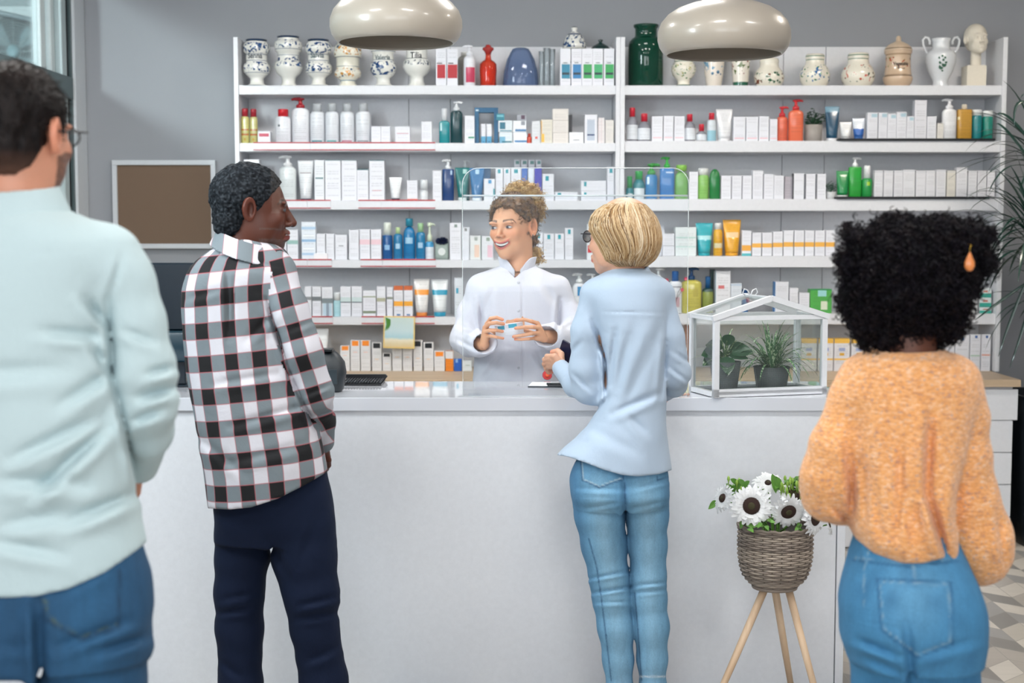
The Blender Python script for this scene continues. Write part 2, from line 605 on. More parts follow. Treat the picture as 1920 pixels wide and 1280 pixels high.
# ---------------------------------------------------------------- low cabinet under the shelves
YC = 6.78
OAK = wood_mat('oak_worktop', 'B59D80', 'CDB69A', (1.2, 14, 14))
XC1 = at(1915, 713, YC).x
wt = mk('worktop', cbox(XL + 0.02, XC1, YC, YB - 0.002, ZCAB - 0.035, ZCAB, 0.002), OAK, None, smooth=False)
tag(wt, 'long pale oak worktop under the shelves behind the counter', 'worktop')
zdr = [0.0 + at(960, p, YC + 0.02).z for p in (730, 789, 849, 909, 970, 1027)]
xw = XC1 - 0.006
x = xw
k = 0
dw = 0.62
while x > XL + 0.3:
    c = empty('drawer_cabinet', (x - dw / 2, YC + 0.02, 0), ('white five drawer cabinet at the right end under the oak worktop' if k == 0 else 'white five drawer cabinet under the oak worktop, hidden in the row behind the counter'), 'cabinet', None if k == 0 else 'drawer cabinets behind the counter')
    mk('carcass', cbox(-dw / 2 + 0.002, dw / 2 - 0.02, 0.02, 0.62, 0.001, ZCAB - 0.036), WHITE, c, smooth=False)
    for i in range(5):
        ov = 0.0 if i == 0 else -0.022
        mk('drawer', cbox(-dw / 2 + 0.003, dw / 2 + ov, 0.0, 0.019, max(zdr[i + 1] + 0.004, 0.004), min(zdr[i], ZCAB - 0.04), 0.0015), WHITE, c, smooth=False)
    x -= dw
    k += 1
    if k >= 2: break   # the rest of the run is behind the counter
bs = mk('cabinet', cbox(XL + 0.03, x - 0.002, YC + 0.02, YB - 0.01, 0.001, ZCAB - 0.036), WHITE, None, smooth=False)
tag(bs, 'white base cabinet run carrying the left half of the oak worktop', 'cabinet')

# ---------------------------------------------------------------- sales counter
YK0, YK1 = at(960, 745, 1).y, 0
YK0, YK1, ZK = 4.66, 5.17, 0.95
ZK = at(960, 745.5, YK0).z
XK0, XK1 = -1.95, at(1588, 900, YK0).x
ct = NT('glossy_white_countertop')
ct.col(lin('D6D9E1'))
ct.b.inputs['Roughness'].default_value = 0.04
ct.b.inputs['Specular IOR Level'].default_value = 0.8
ct.b.inputs['Coat Weight'].default_value = 0.5
nz = ct.noise(30, 3, 0.5, ct.coord()); ct.bump(nz.outputs[0], 0.003, 0.001)
CW = mat('DCDFE5', 0.3, name='counter_white')
k = empty('sales_counter', ((XK0 + XK1) / 2, (YK0 + YK1) / 2, 0), 'long white sales counter with a glossy top between customers and pharmacist', 'counter')
hw, hd = (XK1 - XK0) / 2, (YK1 - YK0) / 2
mk('countertop', cbox(-hw, hw + 0.004, -hd, hd, ZK - 0.044, ZK, 0.0015), ct.m, k, smooth=False)
mk('front_panel', cbox(-hw + 0.01, hw - 0.03, -hd + 0.012, -hd + 0.03, 0.001, ZK - 0.0445), CW, k, smooth=False)
mk('end_panel', cbox(hw - 0.027, hw, -hd + 0.006, hd - 0.01, 0.001, ZK - 0.0445, 0.001), CW, k, smooth=False)
mk('end_panel', cbox(-hw, -hw + 0.009, -hd + 0.012, hd - 0.01, 0.001, ZK - 0.0445), CW, k, smooth=False)
mk('inner_shelf', cbox(-hw + 0.01, hw - 0.03, -hd + 0.031, hd - 0.02, 0.45, 0.47), CW, k, smooth=False)

# ---------------------------------------------------------------- pendant lamps
for i, (px, pyr, lab) in enumerate(((743, 80, 'cream dome pendant lamp above the pharmacist, left one, over the blue and white jars'), (1357, 102, 'cream dome pendant lamp hanging on the right, over the green floral jars'))):
    Yp = 4.9
    c = at(px, pyr, Yp)
    S = Yp / FPX
    l = empty('pendant_lamp', (c.x, Yp, c.z), lab, 'lamp', 'cream pendant lamps')
    prof = [(107, -1), (113, 5), (119, 14), (122.5, 27), (122, 42), (116, 58), (104, 72), (87, 83), (66, 91), (46, 96), (38, 101), (35, 108), (34, 120)]
    out = [(r * S, z * S) for r, z in prof]
    inn = [((r - 2.5) * S, z * S) for r, z in prof[1:-2]][::-1]
    V, F = loft([(z, r, r) for r, z in inn[::1][::-1][::-1]] + [(-1 * S, 104.5 * S, 104.5 * S)] + [(z, r, r) for r, z in out], 64, caps=False)
    m = NT('cream_enamel'); m.col(lin('A79E92')); m.b.inputs['Roughness'].default_value = 0.32; m.b.inputs['Coat Weight'].default_value = 0.3
    nz = m.noise(20, 3, 0.5, m.coord()); m.bump(nz.outputs[0], 0.01, 0.002)
    mk('lamp_shade', (V, F), m.m, l)
    mk('cap', lathe([(0.0, 120 * S), (34 * S, 120 * S), (34 * S, 128 * S), (8 * S, 140 * S), (0, 141 * S)], 32), mat('A79E92', 0.3), l)
    mk('cord', tube([(0, 0, 140 * S), (0, 0, ZC - c.z)], 0.004, 6), mat('C9C4BA', 0.6), l)
    mk('bulb', lathe([(0, 30 * S), (12 * S, 36 * S), (16 * S, 48 * S), (12 * S, 62 * S), (7 * S, 75 * S), (7 * S, 96 * S)], 20), mat('D8D8D4', 0.3), l)
# ---------------------------------------------------------------- products on the shelves
CATS = {'carton': 'box', 'bottle': 'bottle', 'pump_bottle': 'bottle', 'tube': 'tube'}
WB = 'DFE0E6'      # white carton


def place(x0, x1, ytop, zb, Y):
    a, b = at(x0, 400, Y), at(x1, 400, Y)
    xc = at((x0 + x1) / 2, ytop + 20, Y).x
    return xc, (b.x - a.x), at(960, ytop, Y).z - zb


def carton(x0, x1, yt, zb, Y, label, col=WB, bands=(), d=None, group=None, text=0.35, rough=0.35, name='carton', rz=0.0, ybot=None):
    if ybot is not None: zb = at(960, ybot, Y).z
    xc, w, h = place(x0, x1, yt, zb, Y)
    d = d or min(max(0.035, w * 0.75), 0.08)
    w -= 0.0016
    geo = cbox(-w / 2, w / 2, 0, d, 0, h, 0.0009)
    o = mk(name, geo, banded(col, tuple(bands), rough, text), None, (xc, Y, zb + 0.0004), smooth=False, rot=(0, 0, rz))
    return tag(o, label, 'box', group)


def pump_geo(r, h, nozzle=1):
    """dispenser pump, height h above the shoulder, collar radius r"""
    g = G()
    g.add(loft([(0, r, r), (h * 0.30, r, r), (h * 0.34, r * 0.85, r * 0.85), (h * 0.42, r * 0.5, r * 0.5), (h * 0.62, r * 0.42, r * 0.42), (h * 0.80, r * 0.42, r * 0.42)], 16))
    g.add(loft([(h * 0.78, r * 0.6, r * 0.6, 2.5), (h * 0.86, r * 0.95, r * 0.75, 2.5), (h * 0.96, r * 0.95, r * 0.75, 2.5), (h, r * 0.7, r * 0.55, 2.5)], 16))
    n = nozzle
    x0, x1 = (0, r * 2.0) if n > 0 else (-r * 2.0, 0)
    g.add(tube([(0, 0, h * 0.90), (n * r * 1.4, -r * .1, h * 0.92), (n * r * 2.1, -r * .2, h * 0.84)], [r * 0.5, r * 0.36, r * 0.26], 8))
    return g.geo


def bottle(x0, x1, yt, zb, Y, label, body='E8E9EE', cap='E8E9EE', bands=(), ybody=None, capw=0.55, n=2.6, pump=0, group=None, clear=0.0, shape='straight', text=0.3, rough=0.25, dep=0.6, fill=None, captop=1.0):
    """body from the shelf to ybody, cap or pump above it to yt"""
    xc, w, h = place(x0, x1, yt, zb, Y)
    if ybody is None: ybody = yt + 12
    hb = at(960, ybody, Y).z - zb
    R = w / 2
    D = R * dep if n > 2.2 else R
    root = empty('pump_bottle' if pump else 'bottle', (xc, Y + D, zb + 0.0004), label, 'bottle', group)
    cr = R * capw
    if shape == 'straight':
        rows = [(0, R * .92, D * .92, n), (0.003, R, D, n), (hb * 0.86, R, D, n), (hb * 0.93, R * .94, D * .94, n), (hb * 0.98, (R + cr) / 2 * .95, (D + cr) / 2 * .95, n), (hb, cr * .9, cr * .9, 2)]
    elif shape == 'shoulder':
        rows = [(0, R * .92, D * .92, n), (0.003, R, D, n), (hb * 0.72, R, D, n), (hb * 0.82, R * .9, D * .9, n), (hb * 0.91, R * .68, D * .68, 2), (hb * 0.97, cr, cr, 2), (hb, cr * .9, cr * .9, 2)]
    elif shape == 'square':
        rows = [(0, R * .96, D * .96, n), (0.002, R, D, n), (hb * 0.97, R, D, n), (hb * 0.99, R * .96, D * .96, n), (hb, R * .9, D * .9, n)]
    elif shape == 'round':
        rows = [(0, R * .9, D * .9, n), (0.004, R, D, n), (hb * 0.70, R * 1.0, D, n), (hb * 0.86, R * .88, D * .88, n), (hb * 0.95, R * .6, D * .6, n), (hb, R * .25, D * .25, n)]
    m = glass(body, 0.05, 0.35, 'tinted_plastic') if clear and not bands else banded(body, tuple(bands), rough, text, 0.3)
    if clear:
        m = glass(body, 0.06, clear, 'tinted_plastic')
    mk('body', loft(rows, 24), m, root)
    if clear and fill:
        mk('label', loft([(hb * fill[0], R * 1.012, D * 1.012, n), (hb * fill[1], R * 1.012, D * 1.012, n)], 24, caps=False), banded(fill[2], (), 0.5, 0.4), root)
    hc = h - hb
    if hc > 0.004:
        if pump:
            o = mk('pump', pump_geo(cr, hc, pump), mat(cap, 0.3), root, (0, 0, hb - 0.0005))
        else:
            ct_ = captop
            o = mk('cap', loft([(0, cr, cr, 2), (hc * .8, cr * (1 + ct_) / 2, cr * (1 + ct_) / 2, 2), (hc * .95, cr * ct_, cr * ct_, 2), (hc, cr * .85 * ct_, cr * .85 * ct_, 2)], 24),
                   glass('E8ECEE', 0.05, 0.4, 'clear_cap') if cap == 'clear' else mat(cap, 0.3), root, (0, 0, hb - 0.0005))
    return root


def tubep(x0, x1, yt, zb, Y, label, body='E8E9EE', cap='E8E9EE', bands=(), group=None, capf=0.09, low=0.72, text=0.3):
    """squeeze tube standing on its cap, flat crimp on top"""
    xc, w, h = place(x0, x1, yt, zb, Y)
    R = w / 2
    hc = h * capf
    root = empty('tube', (xc, Y + R * low, zb + 0.0004), label, 'tube', group)
    rows = []
    for i in range(9):
        t = i / 8
        rx = R * (low + (1 - low) * t)
        ry = R * low * (1 - t ** 1.6) + 0.0015
        rows.append((hc + (h - hc) * t * 0.94, rx, ry, 2 + 1.5 * t))
    rows.append((h, R, 0.0015, 4))
    mk('body', loft(rows, 24), banded(body, tuple(bands), 0.28, text, 0.4), root)
    mk('cap', loft([(0, R * low * .9, R * low * .9), (0.002, R * low * .95, R * low * .95), (hc, R * low * .97, R * low * .97)], 24), mat(cap, 0.3), root)
    return root


ZL = [zt(a) for a, b in SH_L] + [ZCAB]
ZR = [zt(a) for a, b in SH_R] + [ZCAB]
YP = YS + 0.03
TE = '1D93A0'


def run(spans, yt, zb, labels, group, Y=YP, **kw):
    for i, (a, b) in enumerate(spans):
        y = yt[i] if isinstance(yt, (list, tuple)) else yt
        carton(a, b, y, zb, Y, labels if isinstance(labels, str) else labels[i], group=group, **kw)


# ---- shelf 1, left: cartons, decanter, dome, tall glasses
z = ZL[0]
carton(817, 837, 92, z, YP, 'white box with a red panel on the top shelf, left one of the pair', WB, ((.12, .9, .21, .58, 'B3202A'), (.1, .6, .60, .63, '4A3A40')), group='red panel cartons')

carton(838, 858, 92, z, YP, 'white box with a red panel on the top shelf, right one of the pair', WB, ((.05, .98, .21, .58, 'B3202A'), (.1, .6, .60, .63, '4A3A40')), group='red panel cartons')
bottle(869, 891, 84, z, YP, 'white pump bottle with pink label left of the red glass decanter', ybody=104, pump=-1, bands=((.2, .95, .12, .62, 'C84A66'),), n=2)
bottle(858, 884, 96, z, YP + 0.09, 'grey pump bottle standing behind the white pump bottle on the top shelf', 'A9A79F', 'CFCFCB', ybody=104, n=2, text=0)
dec = empty('decanter', (at(915, 120, YP).x, YP + 0.05, z + 0.0005), 'red glass decanter with ball stopper on the top shelf', 'decanter')
S1 = YP / FPX
sc = lambda pr: [(r * S1, zz * S1) for r, zz in pr]
mk('body', lathe(sc([(0, 0), (14, 0), (15, 2), (15, 14), (16, 30), (15.5, 42), (11, 47), (6, 50), (5, 55), (5, 62)]), 28), glass('E8452A', 0.05, 0.45, 'red_glass'), dec)
mk('liquid', lathe(sc([(0, 3), (12, 3), (13, 14), (14, 30), (13, 36), (0, 36)]), 24), mat('DC3016', 0.3), dec)
mk('stopper', lathe(sc([(5, 60), (6, 63), (8, 66), (11, 69), (10, 72), (7, 73), (5, 75), (4.5, 77), (0, 78)]), 20), glass('C23A34', 0.05, 0.6, 'red_glass_stopper'), dec)
dm = empty('storage_dome', (at(976.5, 120, YP).x, YP + 0.1, z + 0.0005), 'smoky blue translucent dome container on the top shelf', 'container')
mk('dome', loft([(0, 33 * S1, 26 * S1, 2.4), (3 * S1, 34 * S1, 27 * S1, 2.4), (30 * S1, 32 * S1, 26 * S1, 2.4), (52 * S1, 26 * S1, 22 * S1, 2.6), (66 * S1, 19 * S1, 17 * S1, 2.6), (72 * S1, 15 * S1, 13 * S1, 2.6), (74 * S1, 9 * S1, 8 * S1, 2.6)], 36), glass('7288B0', 0.1, 0.42, 'smoky_blue_plastic'), dm)
g = G(); g.add(cbox(-1.0 * S1, 1.0 * S1, -.0285 * 2.45, -.026 * 2.45, 34 * S1, 60 * S1)); g.add(cbox(-28 * S1, 28 * S1, -.0295 * 2.48, -.028 * 2.48, 32 * S1, 34 * S1))
mk('rim', tube([(33.6 * S1 * math.cos(a * PI / 16), 26.8 * S1 * math.sin(a * PI / 16), 3 * S1) for a in range(33)], 0.0025, 6, False), glass('8090A8', .1, .6, 'blue_rim'), dm)
for x, r, hh in ((1016, 5.5, 66), (1026, 7, 72), (1036, 6, 70)):
    o = mk('glass_vase', lathe(sc([(0, 0), (r * .9, 0), (r, 2), (r * .8, hh * .5), (r, hh), (r * .9, hh), (r * .7, hh * .5), (r * .85, 4), (0, 3)]), 20), glass('DDE6EA', 0.03, 0.18, 'clear_glass'), None, (at(x, 120, YP).x, YP + 0.06, z + 0.0005))
    tag(o, {1016: 'slim clear glass nearest the blue dome on the top shelf', 1026: 'tallest slim clear glass in the middle of three on the top shelf', 1036: 'slim clear glass nearest the blue and green boxes on the top shelf'}[x], 'glass', 'clear glasses on the top shelf')
for i, (a, b, c, nm) in enumerate(((1050, 1070, '1F7F9E', 'blue panel, leftmost of the five'), (1071, 1091, '2479B0', 'blue panel, second from the left of the five'), (1091, 1111, '2E9A50', 'green panel, middle one of the five'), (1111, 1131, '37A468', 'green panel, second from the right of the five'), (1132, 1152, '2FA055', 'green panel, rightmost of the five by the upright'))):
    carton(a, b, 91, z, YP, 'tall white box on top shelf, ' + nm, WB, ((.15, .95, .20, .58, c), (.2, .9, .30, .36, '12303A'), (.3, .7, .61, .63, '4A5A60')), d=0.05, group='blue and green panel cartons')


def blue_white(name, base='E4E3DC', ink='1D4F86', ink2=None, zones=((0.1, 0.3), (0.6, 0.85)), scale=34, lines=(), thr=0.53):
    """glazed white pottery with a painted leaf-and-scroll pattern in bands"""
    t = NT(name)
    g = t.sep(t.coord('Generated'))
    z = g[2]
    oi = t.n('ShaderNodeObjectInfo')
    cv = t.n('ShaderNodeVectorMath', operation='ADD')
    t.l(t.coord(), cv.inputs[0]); t.l(oi.outputs['Location'], cv.inputs[1])
    nz = t.noise(scale, 2, 0.5, cv.outputs[0], 1.6)
    vo = t.n('ShaderNodeTexVoronoi', feature='F1'); vo.inputs['Scale'].default_value = scale * 1.3
    t.l(cv.outputs[0], vo.inputs[0])
    pat = t.math('MAXIMUM', t.math('GREATER_THAN', nz.outputs[0], thr + 0.03), t.math('LESS_THAN', vo.outputs[0], 0.24))
    zone = None
    for a, b in zones:
        mm = t.math('LESS_THAN', t.math('ABSOLUTE', t.math('SUBTRACT', z, (a + b) / 2)), (b - a) / 2)
        zone = mm if zone is None else t.math('MAXIMUM', zone, mm)
    fac = t.math('MULTIPLY', pat, zone)
    inkc = lin(ink)
    if ink2:
        n2 = t.noise(scale * .7, 1, 0.5, cv.outputs[0])
        inkc = t.mix(t.math('GREATER_THAN', n2.outputs[0], 0.5), lin(ink), lin(ink2))
    else:
        n2 = t.noise(scale * 2, 1, 0.5, cv.outputs[0])
        inkc = t.mix(n2.outputs[0], lin(ink), lin('0E2C55'))
    c = t.mix(fac, lin(base), inkc)
    for (p, w, h) in lines:
        c = t.mix(t.math('LESS_THAN', t.math('ABSOLUTE', t.math('SUBTRACT', z, p)), w), c, lin(h))
    t.col(c)
    t.b.inputs['Roughness'].default_value = 0.18
    t.b.inputs['Coat Weight'].default_value = 0.5
    return t.m


def text_on(body, s, size, zc, R, color, sx=1.0, depth=0.0006):
    """lettering laid round a cylinder of radius R, facing the room"""
    cu = bpy.data.curves.new('lettering', 'FONT')
    cu.body = s
    cu.size = size
    cu.align_x = 'CENTER'
    cu.align_y = 'CENTER'
    cu.extrude = 0.0
    cu.offset = size * 0.02
    tmp = bpy.data.objects.new('tmp_text', cu)
    COL.objects.link(tmp)
    dg = bpy.context.evaluated_depsgraph_get()
    me = bpy.data.meshes.new_from_object(tmp.evaluated_get(dg))
    bpy.data.objects.remove(tmp)
    for v in me.vertices:
        a = v.co.x * sx / R
        v.co = (R * math.sin(a) * 1.012, -R * math.cos(a) * 1.012, zc + v.co.y)
    me.materials.clear()
    me.materials.append(mat(color, 0.4))
    o = bpy.data.objects.new('lettering', me)
    COL.objects.link(o)
    o.parent = body
    return o


def vase(xc, yt, prof, z, m, label, name='apothecary_jar', parts=(), text=None, group=None, Y=None, cat='jar', seg=40):
    Y = Y or YP + 0.07
    S = Y / FPX
    # profiles are in picture pixels from the shelf up; scaled so that the top meets yt
    h = at(960, yt, Y).z - z
    k = h / prof[-1][1] / S
    P = [(r * S, zz * S * k) for r, zz in prof]
    root = empty(name, (at(xc, yt + 30, Y).x, Y, z + 0.0005), label, cat, group)
    V, F = lathe(P, seg)
    # hollow mouth: sink the top cap
    mk('body', (V, F), m, root)
    rt, ht = P[-1]
    mk('mouth', lathe([(0, ht + 0.0004), (rt * .82, ht + 0.0004), (rt * .82, ht + 0.0012), (0, ht + 0.0012)], seg), mat('6E6A62', 0.6), root)
    if text:
        for s, py_, size, R, c in text:
            text_on(root, s, size * S, at(960, py_, Y).z - z, R * S, c, 0.86)
    return root, S * k


BW = blue_white('blue_scroll_glaze', zones=((0.31, 0.52), (0.70, 0.93)), lines=((.985, .03, '122C48'), (.55, .006, '40597A'), (.68, .006, '40597A'), (.29, .004, '40597A'), (.0, .03, '24424E')))
BW2 = blue_white('blue_flower_glaze', zones=((0.40, 0.60), (0.76, 0.93)), scale=30, thr=0.54, lines=((.985, .022, '122C48'), (.62, .005, '40597A'), (.74, .005, '40597A'), (.0, .025, '24424E')))
BW3 = blue_white('many_colour_glaze', base='E6E2D2', ink='33506E', ink2='C98A3A', zones=((0.20, 0.42), (0.70, 0.96)), scale=32, thr=0.55, lines=((.66, .006, '405060'), (.45, .006, '405060'), (.14, .01, '6E8AA0'), (.0, .02, '24424E')))
BW4 = blue_white('blue_leaf_glaze', zones=((0.26, 0.56), (0.82, 0.99)), scale=26, thr=0.5, lines=((.60, .006, '40597A'), (.79, .006, '40597A'), (.0, .03, '24424E')))
BW5 = blue_white('thin_scroll_glaze', zones=((0.50, 0.62),), scale=40, thr=0.56, ink='30424E', lines=((.66, .006, '26343E'), (.93, .006, '26343E'), (.0, .02, '24424E')))
z = ZL[0]
pj = [(0, 0), (20, 0), (20, 2), (13, 6), (12, 16), (16, 20), (24, 27), (25, 38), (22, 44), (19.5, 46), (19.5, 62), (23, 64), (25, 72), (24, 78), (20, 82), (19, 84), (20, 88), (18, 88)]
vase(481, 75, pj, z, BW, 'blue scroll jar marked Senna, leftmost on the top shelf', text=[('Senna', 107, 14, 20, '2A3440')], group='footed pharmacy jars')
pk = [(0, 0), (16, 0), (16, 2), (12, 8), (13, 18), (22, 26), (26, 36), (25, 46), (20, 49), (20, 64), (24, 67), (26, 76), (25, 83), (20, 87), (19, 89), (20.5, 94), (18, 94)]
vase(540.5, 69, pk, z, BW2, 'tall blue flower jar with a blank white band, second from left on the top shelf', group='footed pharmacy jars')
vase(597, 75, pj, z, BW, 'blue scroll jar marked Salvia, third from left on the top shelf', text=[('Salvia', 106, 14, 20, '4A5A60')], group='footed pharmacy jars')
pl = [(0, 0), (18, 0), (18, 2), (13, 8), (15, 14), (24, 20), (25, 28), (22, 32), (21, 34), (21, 54), (25, 57), (26, 66), (24, 76), (19, 80), (19, 84), (17, 84)]
vase(652, 80, pl, z, BW3, 'jar with orange and black flower bands, fourth from left, half behind the lamp', group='footed pharmacy jars')
vase(718.5, 80, [(0, 0), (18, 0), (18, 2), (13, 6), (12, 16), (20, 22), (24, 30), (24, 40), (20, 46), (19.5, 48), (19.5, 60), (23, 63), (24, 72), (20, 80), (18, 80)], z, BW4, 'blue leaf jar marked Valeria, fifth from left, its top behind the lamp', text=[('Valeria', 110, 12.5, 20, '4A5A60')], group='footed pharmacy jars')
vase(781.5, 84, [(0, 0), (17, 0), (17, 2), (13, 8), (12, 18), (20, 24), (26, 34), (25, 44), (20, 49), (19.5, 52), (19.5, 72), (17, 74)], z, BW5, 'white jar marked Tilia with thin black scrolls, rightmost of the footed jars', text=[('Tilia', 106, 15, 20, '1E262E')], group='footed pharmacy jars')
# lidded jar behind the boxes
bjar = blue_white('blue_lidded_glaze', zones=((0.05, 0.60), (0.72, 0.88)), scale=30, ink='24507E', lines=((.64, .03, '1B3A66'), (.98, .03, '14202E')))
Y9 = YP + 0.12
S9 = Y9 / FPX
j = empty('lidded_jar', (at(1077, 60, Y9).x, Y9, z + 0.0005), 'blue and white jar with a knobbed lid rising behind the tall white boxes', 'jar')
mk('body', lathe([(r * S9, q * S9) for r, q in ((0, 0), (14, 0), (16, 20), (21, 50), (21, 66), (18, 72))], 36), bjar, j)
mk('lid', lathe([(r * S9, q * S9) for r, q in ((22, 71), (22, 79), (20, 84), (17, 92), (12, 99), (6, 102), (4, 105), (6, 109), (5, 112), (0, 113))], 36), bjar, j)
j = empty('lidded_jar', (at(1126, 80, Y9).x, Y9, z + 0.0005), 'dark green glass jar whose lid shows above the green panel boxes', 'jar')
mk('body', lathe([(r * S9, q * S9) for r, q in ((0, 0), (16, 0), (18, 3), (18, 60), (16, 68))], 32), glass('1F4A40', 0.05, 0.7, 'dark_green_glass'), j)
mk('lid', lathe([(r * S9, q * S9) for r, q in ((20, 67), (20, 70), (14, 77), (7, 81), (3, 83), (3, 85), (5, 88), (0, 90))], 32), mat('12302E', 0.15, coat=.5), j)

# ---- shelf 1, right: green jar, green floral pottery, vase, bust
z = ZR[0]
Yj = YP + 0.085
Sj = Yj / FPX
j = empty('glass_jar', (at(1211, 100, Yj).x, Yj, z + 0.0005), 'big dark green glass jar beside the middle upright on the top shelf', 'jar')
hj = at(960, 47, Yj).z - z
kj = hj / 113
mk('body', lathe([(r * Sj, q * kj) for r, q in ((0, 0), (30, 0), (32, 3), (32, 74), (31, 82), (26, 88), (21, 91), (20, 95), (20, 106), (23, 109), (23.5, 113), (21, 113), (18, 106), (18, 95), (0, 90))], 48), glass('0C4030', 0.04, 0.82, 'bottle_green_glass'), j)
mk('inner_wall', lathe([(r * Sj, q * kj) for r, q in ((0, 3), (28, 3), (28, 78), (18, 88), (0, 88))], 40), mat('06221C', 0.1, coat=.6), j)


def floral(name, base='E6E0D0', zones=((0.2, 0.8),), inks=('2E6B46', '8A4A36'), lines=(), scale=26, thr=0.58):
    return blue_white(name, base, inks[0], inks[1], zones, scale, lines, thr)


vase(1282, 84, [(0, 0), (15, 0), (15, 2), (11, 6), (12, 12), (20, 20), (23, 28), (22, 36), (18, 41), (17, 44), (17, 62), (20, 66), (20, 72), (18, 72)], z, floral('green_vine_glaze', zones=((.18, .55),), inks=('3E7A3A', 'A8A03C'), scale=40, lines=((.02, .03, '2E5A44'), (.6, .01, '4E6E5A'), (.72, .012, '3A4A44'), (.68, .012, '3A4A44'))), 'small footed jar with green vine, right of the big green glass jar', group='green floral pottery')
vase(1339, 86, [(0, 0), (13, 0), (14, 3), (17, 20), (19, 40), (19, 68), (17, 68)], z, floral('pale_blue_flower_glaze', base='E3D9CC', zones=((.15, .75),), inks=('6E96B0', '4A6E8A'), scale=22, thr=.6), 'cream beaker with pale blue flower, under the right lamp', group='green floral pottery')
vase(1389, 86, [(0, 0), (14, 0), (14, 2), (14.5, 8), (17, 40), (18, 66), (16, 66)], z, floral('rose_glaze', base='E4DDD0', zones=((.3, .85),), inks=('8A4A44', '5E6E3A'), scale=24, lines=((.06, .055, '1E5A44'),)), 'cream beaker with a dark green foot band and brown rose, under the right lamp', group='green floral pottery')
bulb = [(0, 0), (20, 0), (22, 2), (27, 10), (28, 20), (24, 30), (18, 37), (17, 44), (18, 47), (17, 52), (15, 53)]
gl = ((.93, .015, '5E8068'), (.82, .012, '5E8068'))
vase(1442, 110, bulb, z, floral('dark_leaf_glaze', zones=((.1, .5),), inks=('1E5A3C', '7A4A3A'), scale=30, lines=()), 'round cream jar with dark leaves, half behind the right lamp edge', group='green floral pottery')
vase(1528, 102, bulb, z, floral('blue_flower_leaf_glaze', zones=((.12, .66),), inks=('3A7A4A', '3A6EA0'), scale=34, lines=gl), 'round cream jar with a blue flower and green leaves', group='green floral pottery')
vase(1609, 100, [(r * 1.1, q) for r, q in bulb], z, floral('red_flower_leaf_glaze', zones=((.12, .66),), inks=('1E4A34', 'C0503A'), scale=30, lines=gl), 'round cream jar with small red flowers and dark leaves', group='green floral pottery')
# canister
Yc_ = YP + 0.085
Sc = Yc_ / FPX
hc_ = at(960, 67, Yc_).z - z
kc = hc_ / 92
can = empty('canister', (at(1684, 110, Yc_).x, Yc_, z + 0.0005), 'tall beige lidded canister with red fruit and dark lettering', 'jar')
mk('body', lathe([(r * Sc, q * kc) for r, q in ((0, 0), (20, 0), (20, 2), (25, 7), (27, 14), (27, 18), (25, 22), (23, 36), (22.5, 50), (23, 58), (25, 61), (25, 64))], 40), blue_white('fruit_band_glaze', 'CDB398', 'B8402C', '5E7A34', ((.55, .82),), 24, ((.30, .012, '6A5440'), (.33, .008, '6A5440'), (.9, .01, '8A6E50')), .56), can)
mk('lid', lathe([(r * Sc, q * kc) for r, q in ((25, 64), (25.5, 66), (24, 70), (18, 76), (10, 80), (5, 82), (4.5, 88), (3, 91), (0, 92))], 40), banded('D2BBA0', ((0, 1, .12, .18, '6A5440'),), .3, 0, .4), can)
for s_, q, sz in (('Vegetable', 40, 9), ('Peer', 31, 9)):
    text_on(can, s_, sz * Sc, q * kc, 23.4 * Sc, '241C1A', 0.8)
# two-handled vase
hv = at(960, 72, Yc_).z - z
kv = hv / 87
va = empty('two_handled_vase', (at(1764, 110, Yc_).x, Yc_, z + 0.0005), 'white two-handled vase with a green clover sprig', 'vase')
mk('body', lathe([(r * Sc, q * kv) for r, q in ((0, 0), (15, 0), (16, 3), (13, 7), (14, 13), (22, 28), (27, 44), (28, 56), (25, 62), (18, 66), (16, 70), (16, 80), (18, 86), (16.5, 87), (14, 80), (14, 70), (0, 68))], 44), mat('DADDE0', 0.15, coat=.6, noise=.03), va)
for s_ in (-1, 1):
    mk('handle', tube([(s_ * Sc * a, 0, kv * b) for a, b in ((24, 58), (29, 66), (33, 76), (34, 84), (30, 89), (24, 88), (21, 82), (21, 76))], 2.2 * Sc, 8), mat('DADDE0', 0.15, coat=.6, noise=.03), va)
g = G()
rr = random.Random(3)
for (a, b, r) in ((-6, 34, 4.5), (-1, 38, 4.5), (-8, 42, 3), (-3, 46, 2.4), (2, 42, 2.4), (-10, 50, 2.2), (-5, 53, 2.2), (0, 50, 2), (-3, 28, 2)):
    rv = np.interp(b, [13, 28, 44, 56, 62], [14, 22, 27, 28, 25])
    dx = a
    y = -math.sqrt(max(rv ** 2 - dx ** 2, 1))
    n_ = 8
    V = [((dx + r * math.cos(2 * PI * i / n_)) * Sc, (y - 0.35) * Sc, (b + r * math.sin(2 * PI * i / n_)) * kv) for i in range(n_)]
    V2 = [(x_, y_ + 1.4 * Sc, z_) for x_, y_, z_ in V]
    g.add((V + V2, [tuple(range(n_))[::-1]] + [(i, (i + 1) % n_, (i + 1) % n_ + n_, i + n_) for i in range(n_)]))
mk('clover_sprig', g.geo, mat('2E5A46', .3), va, smooth=False)
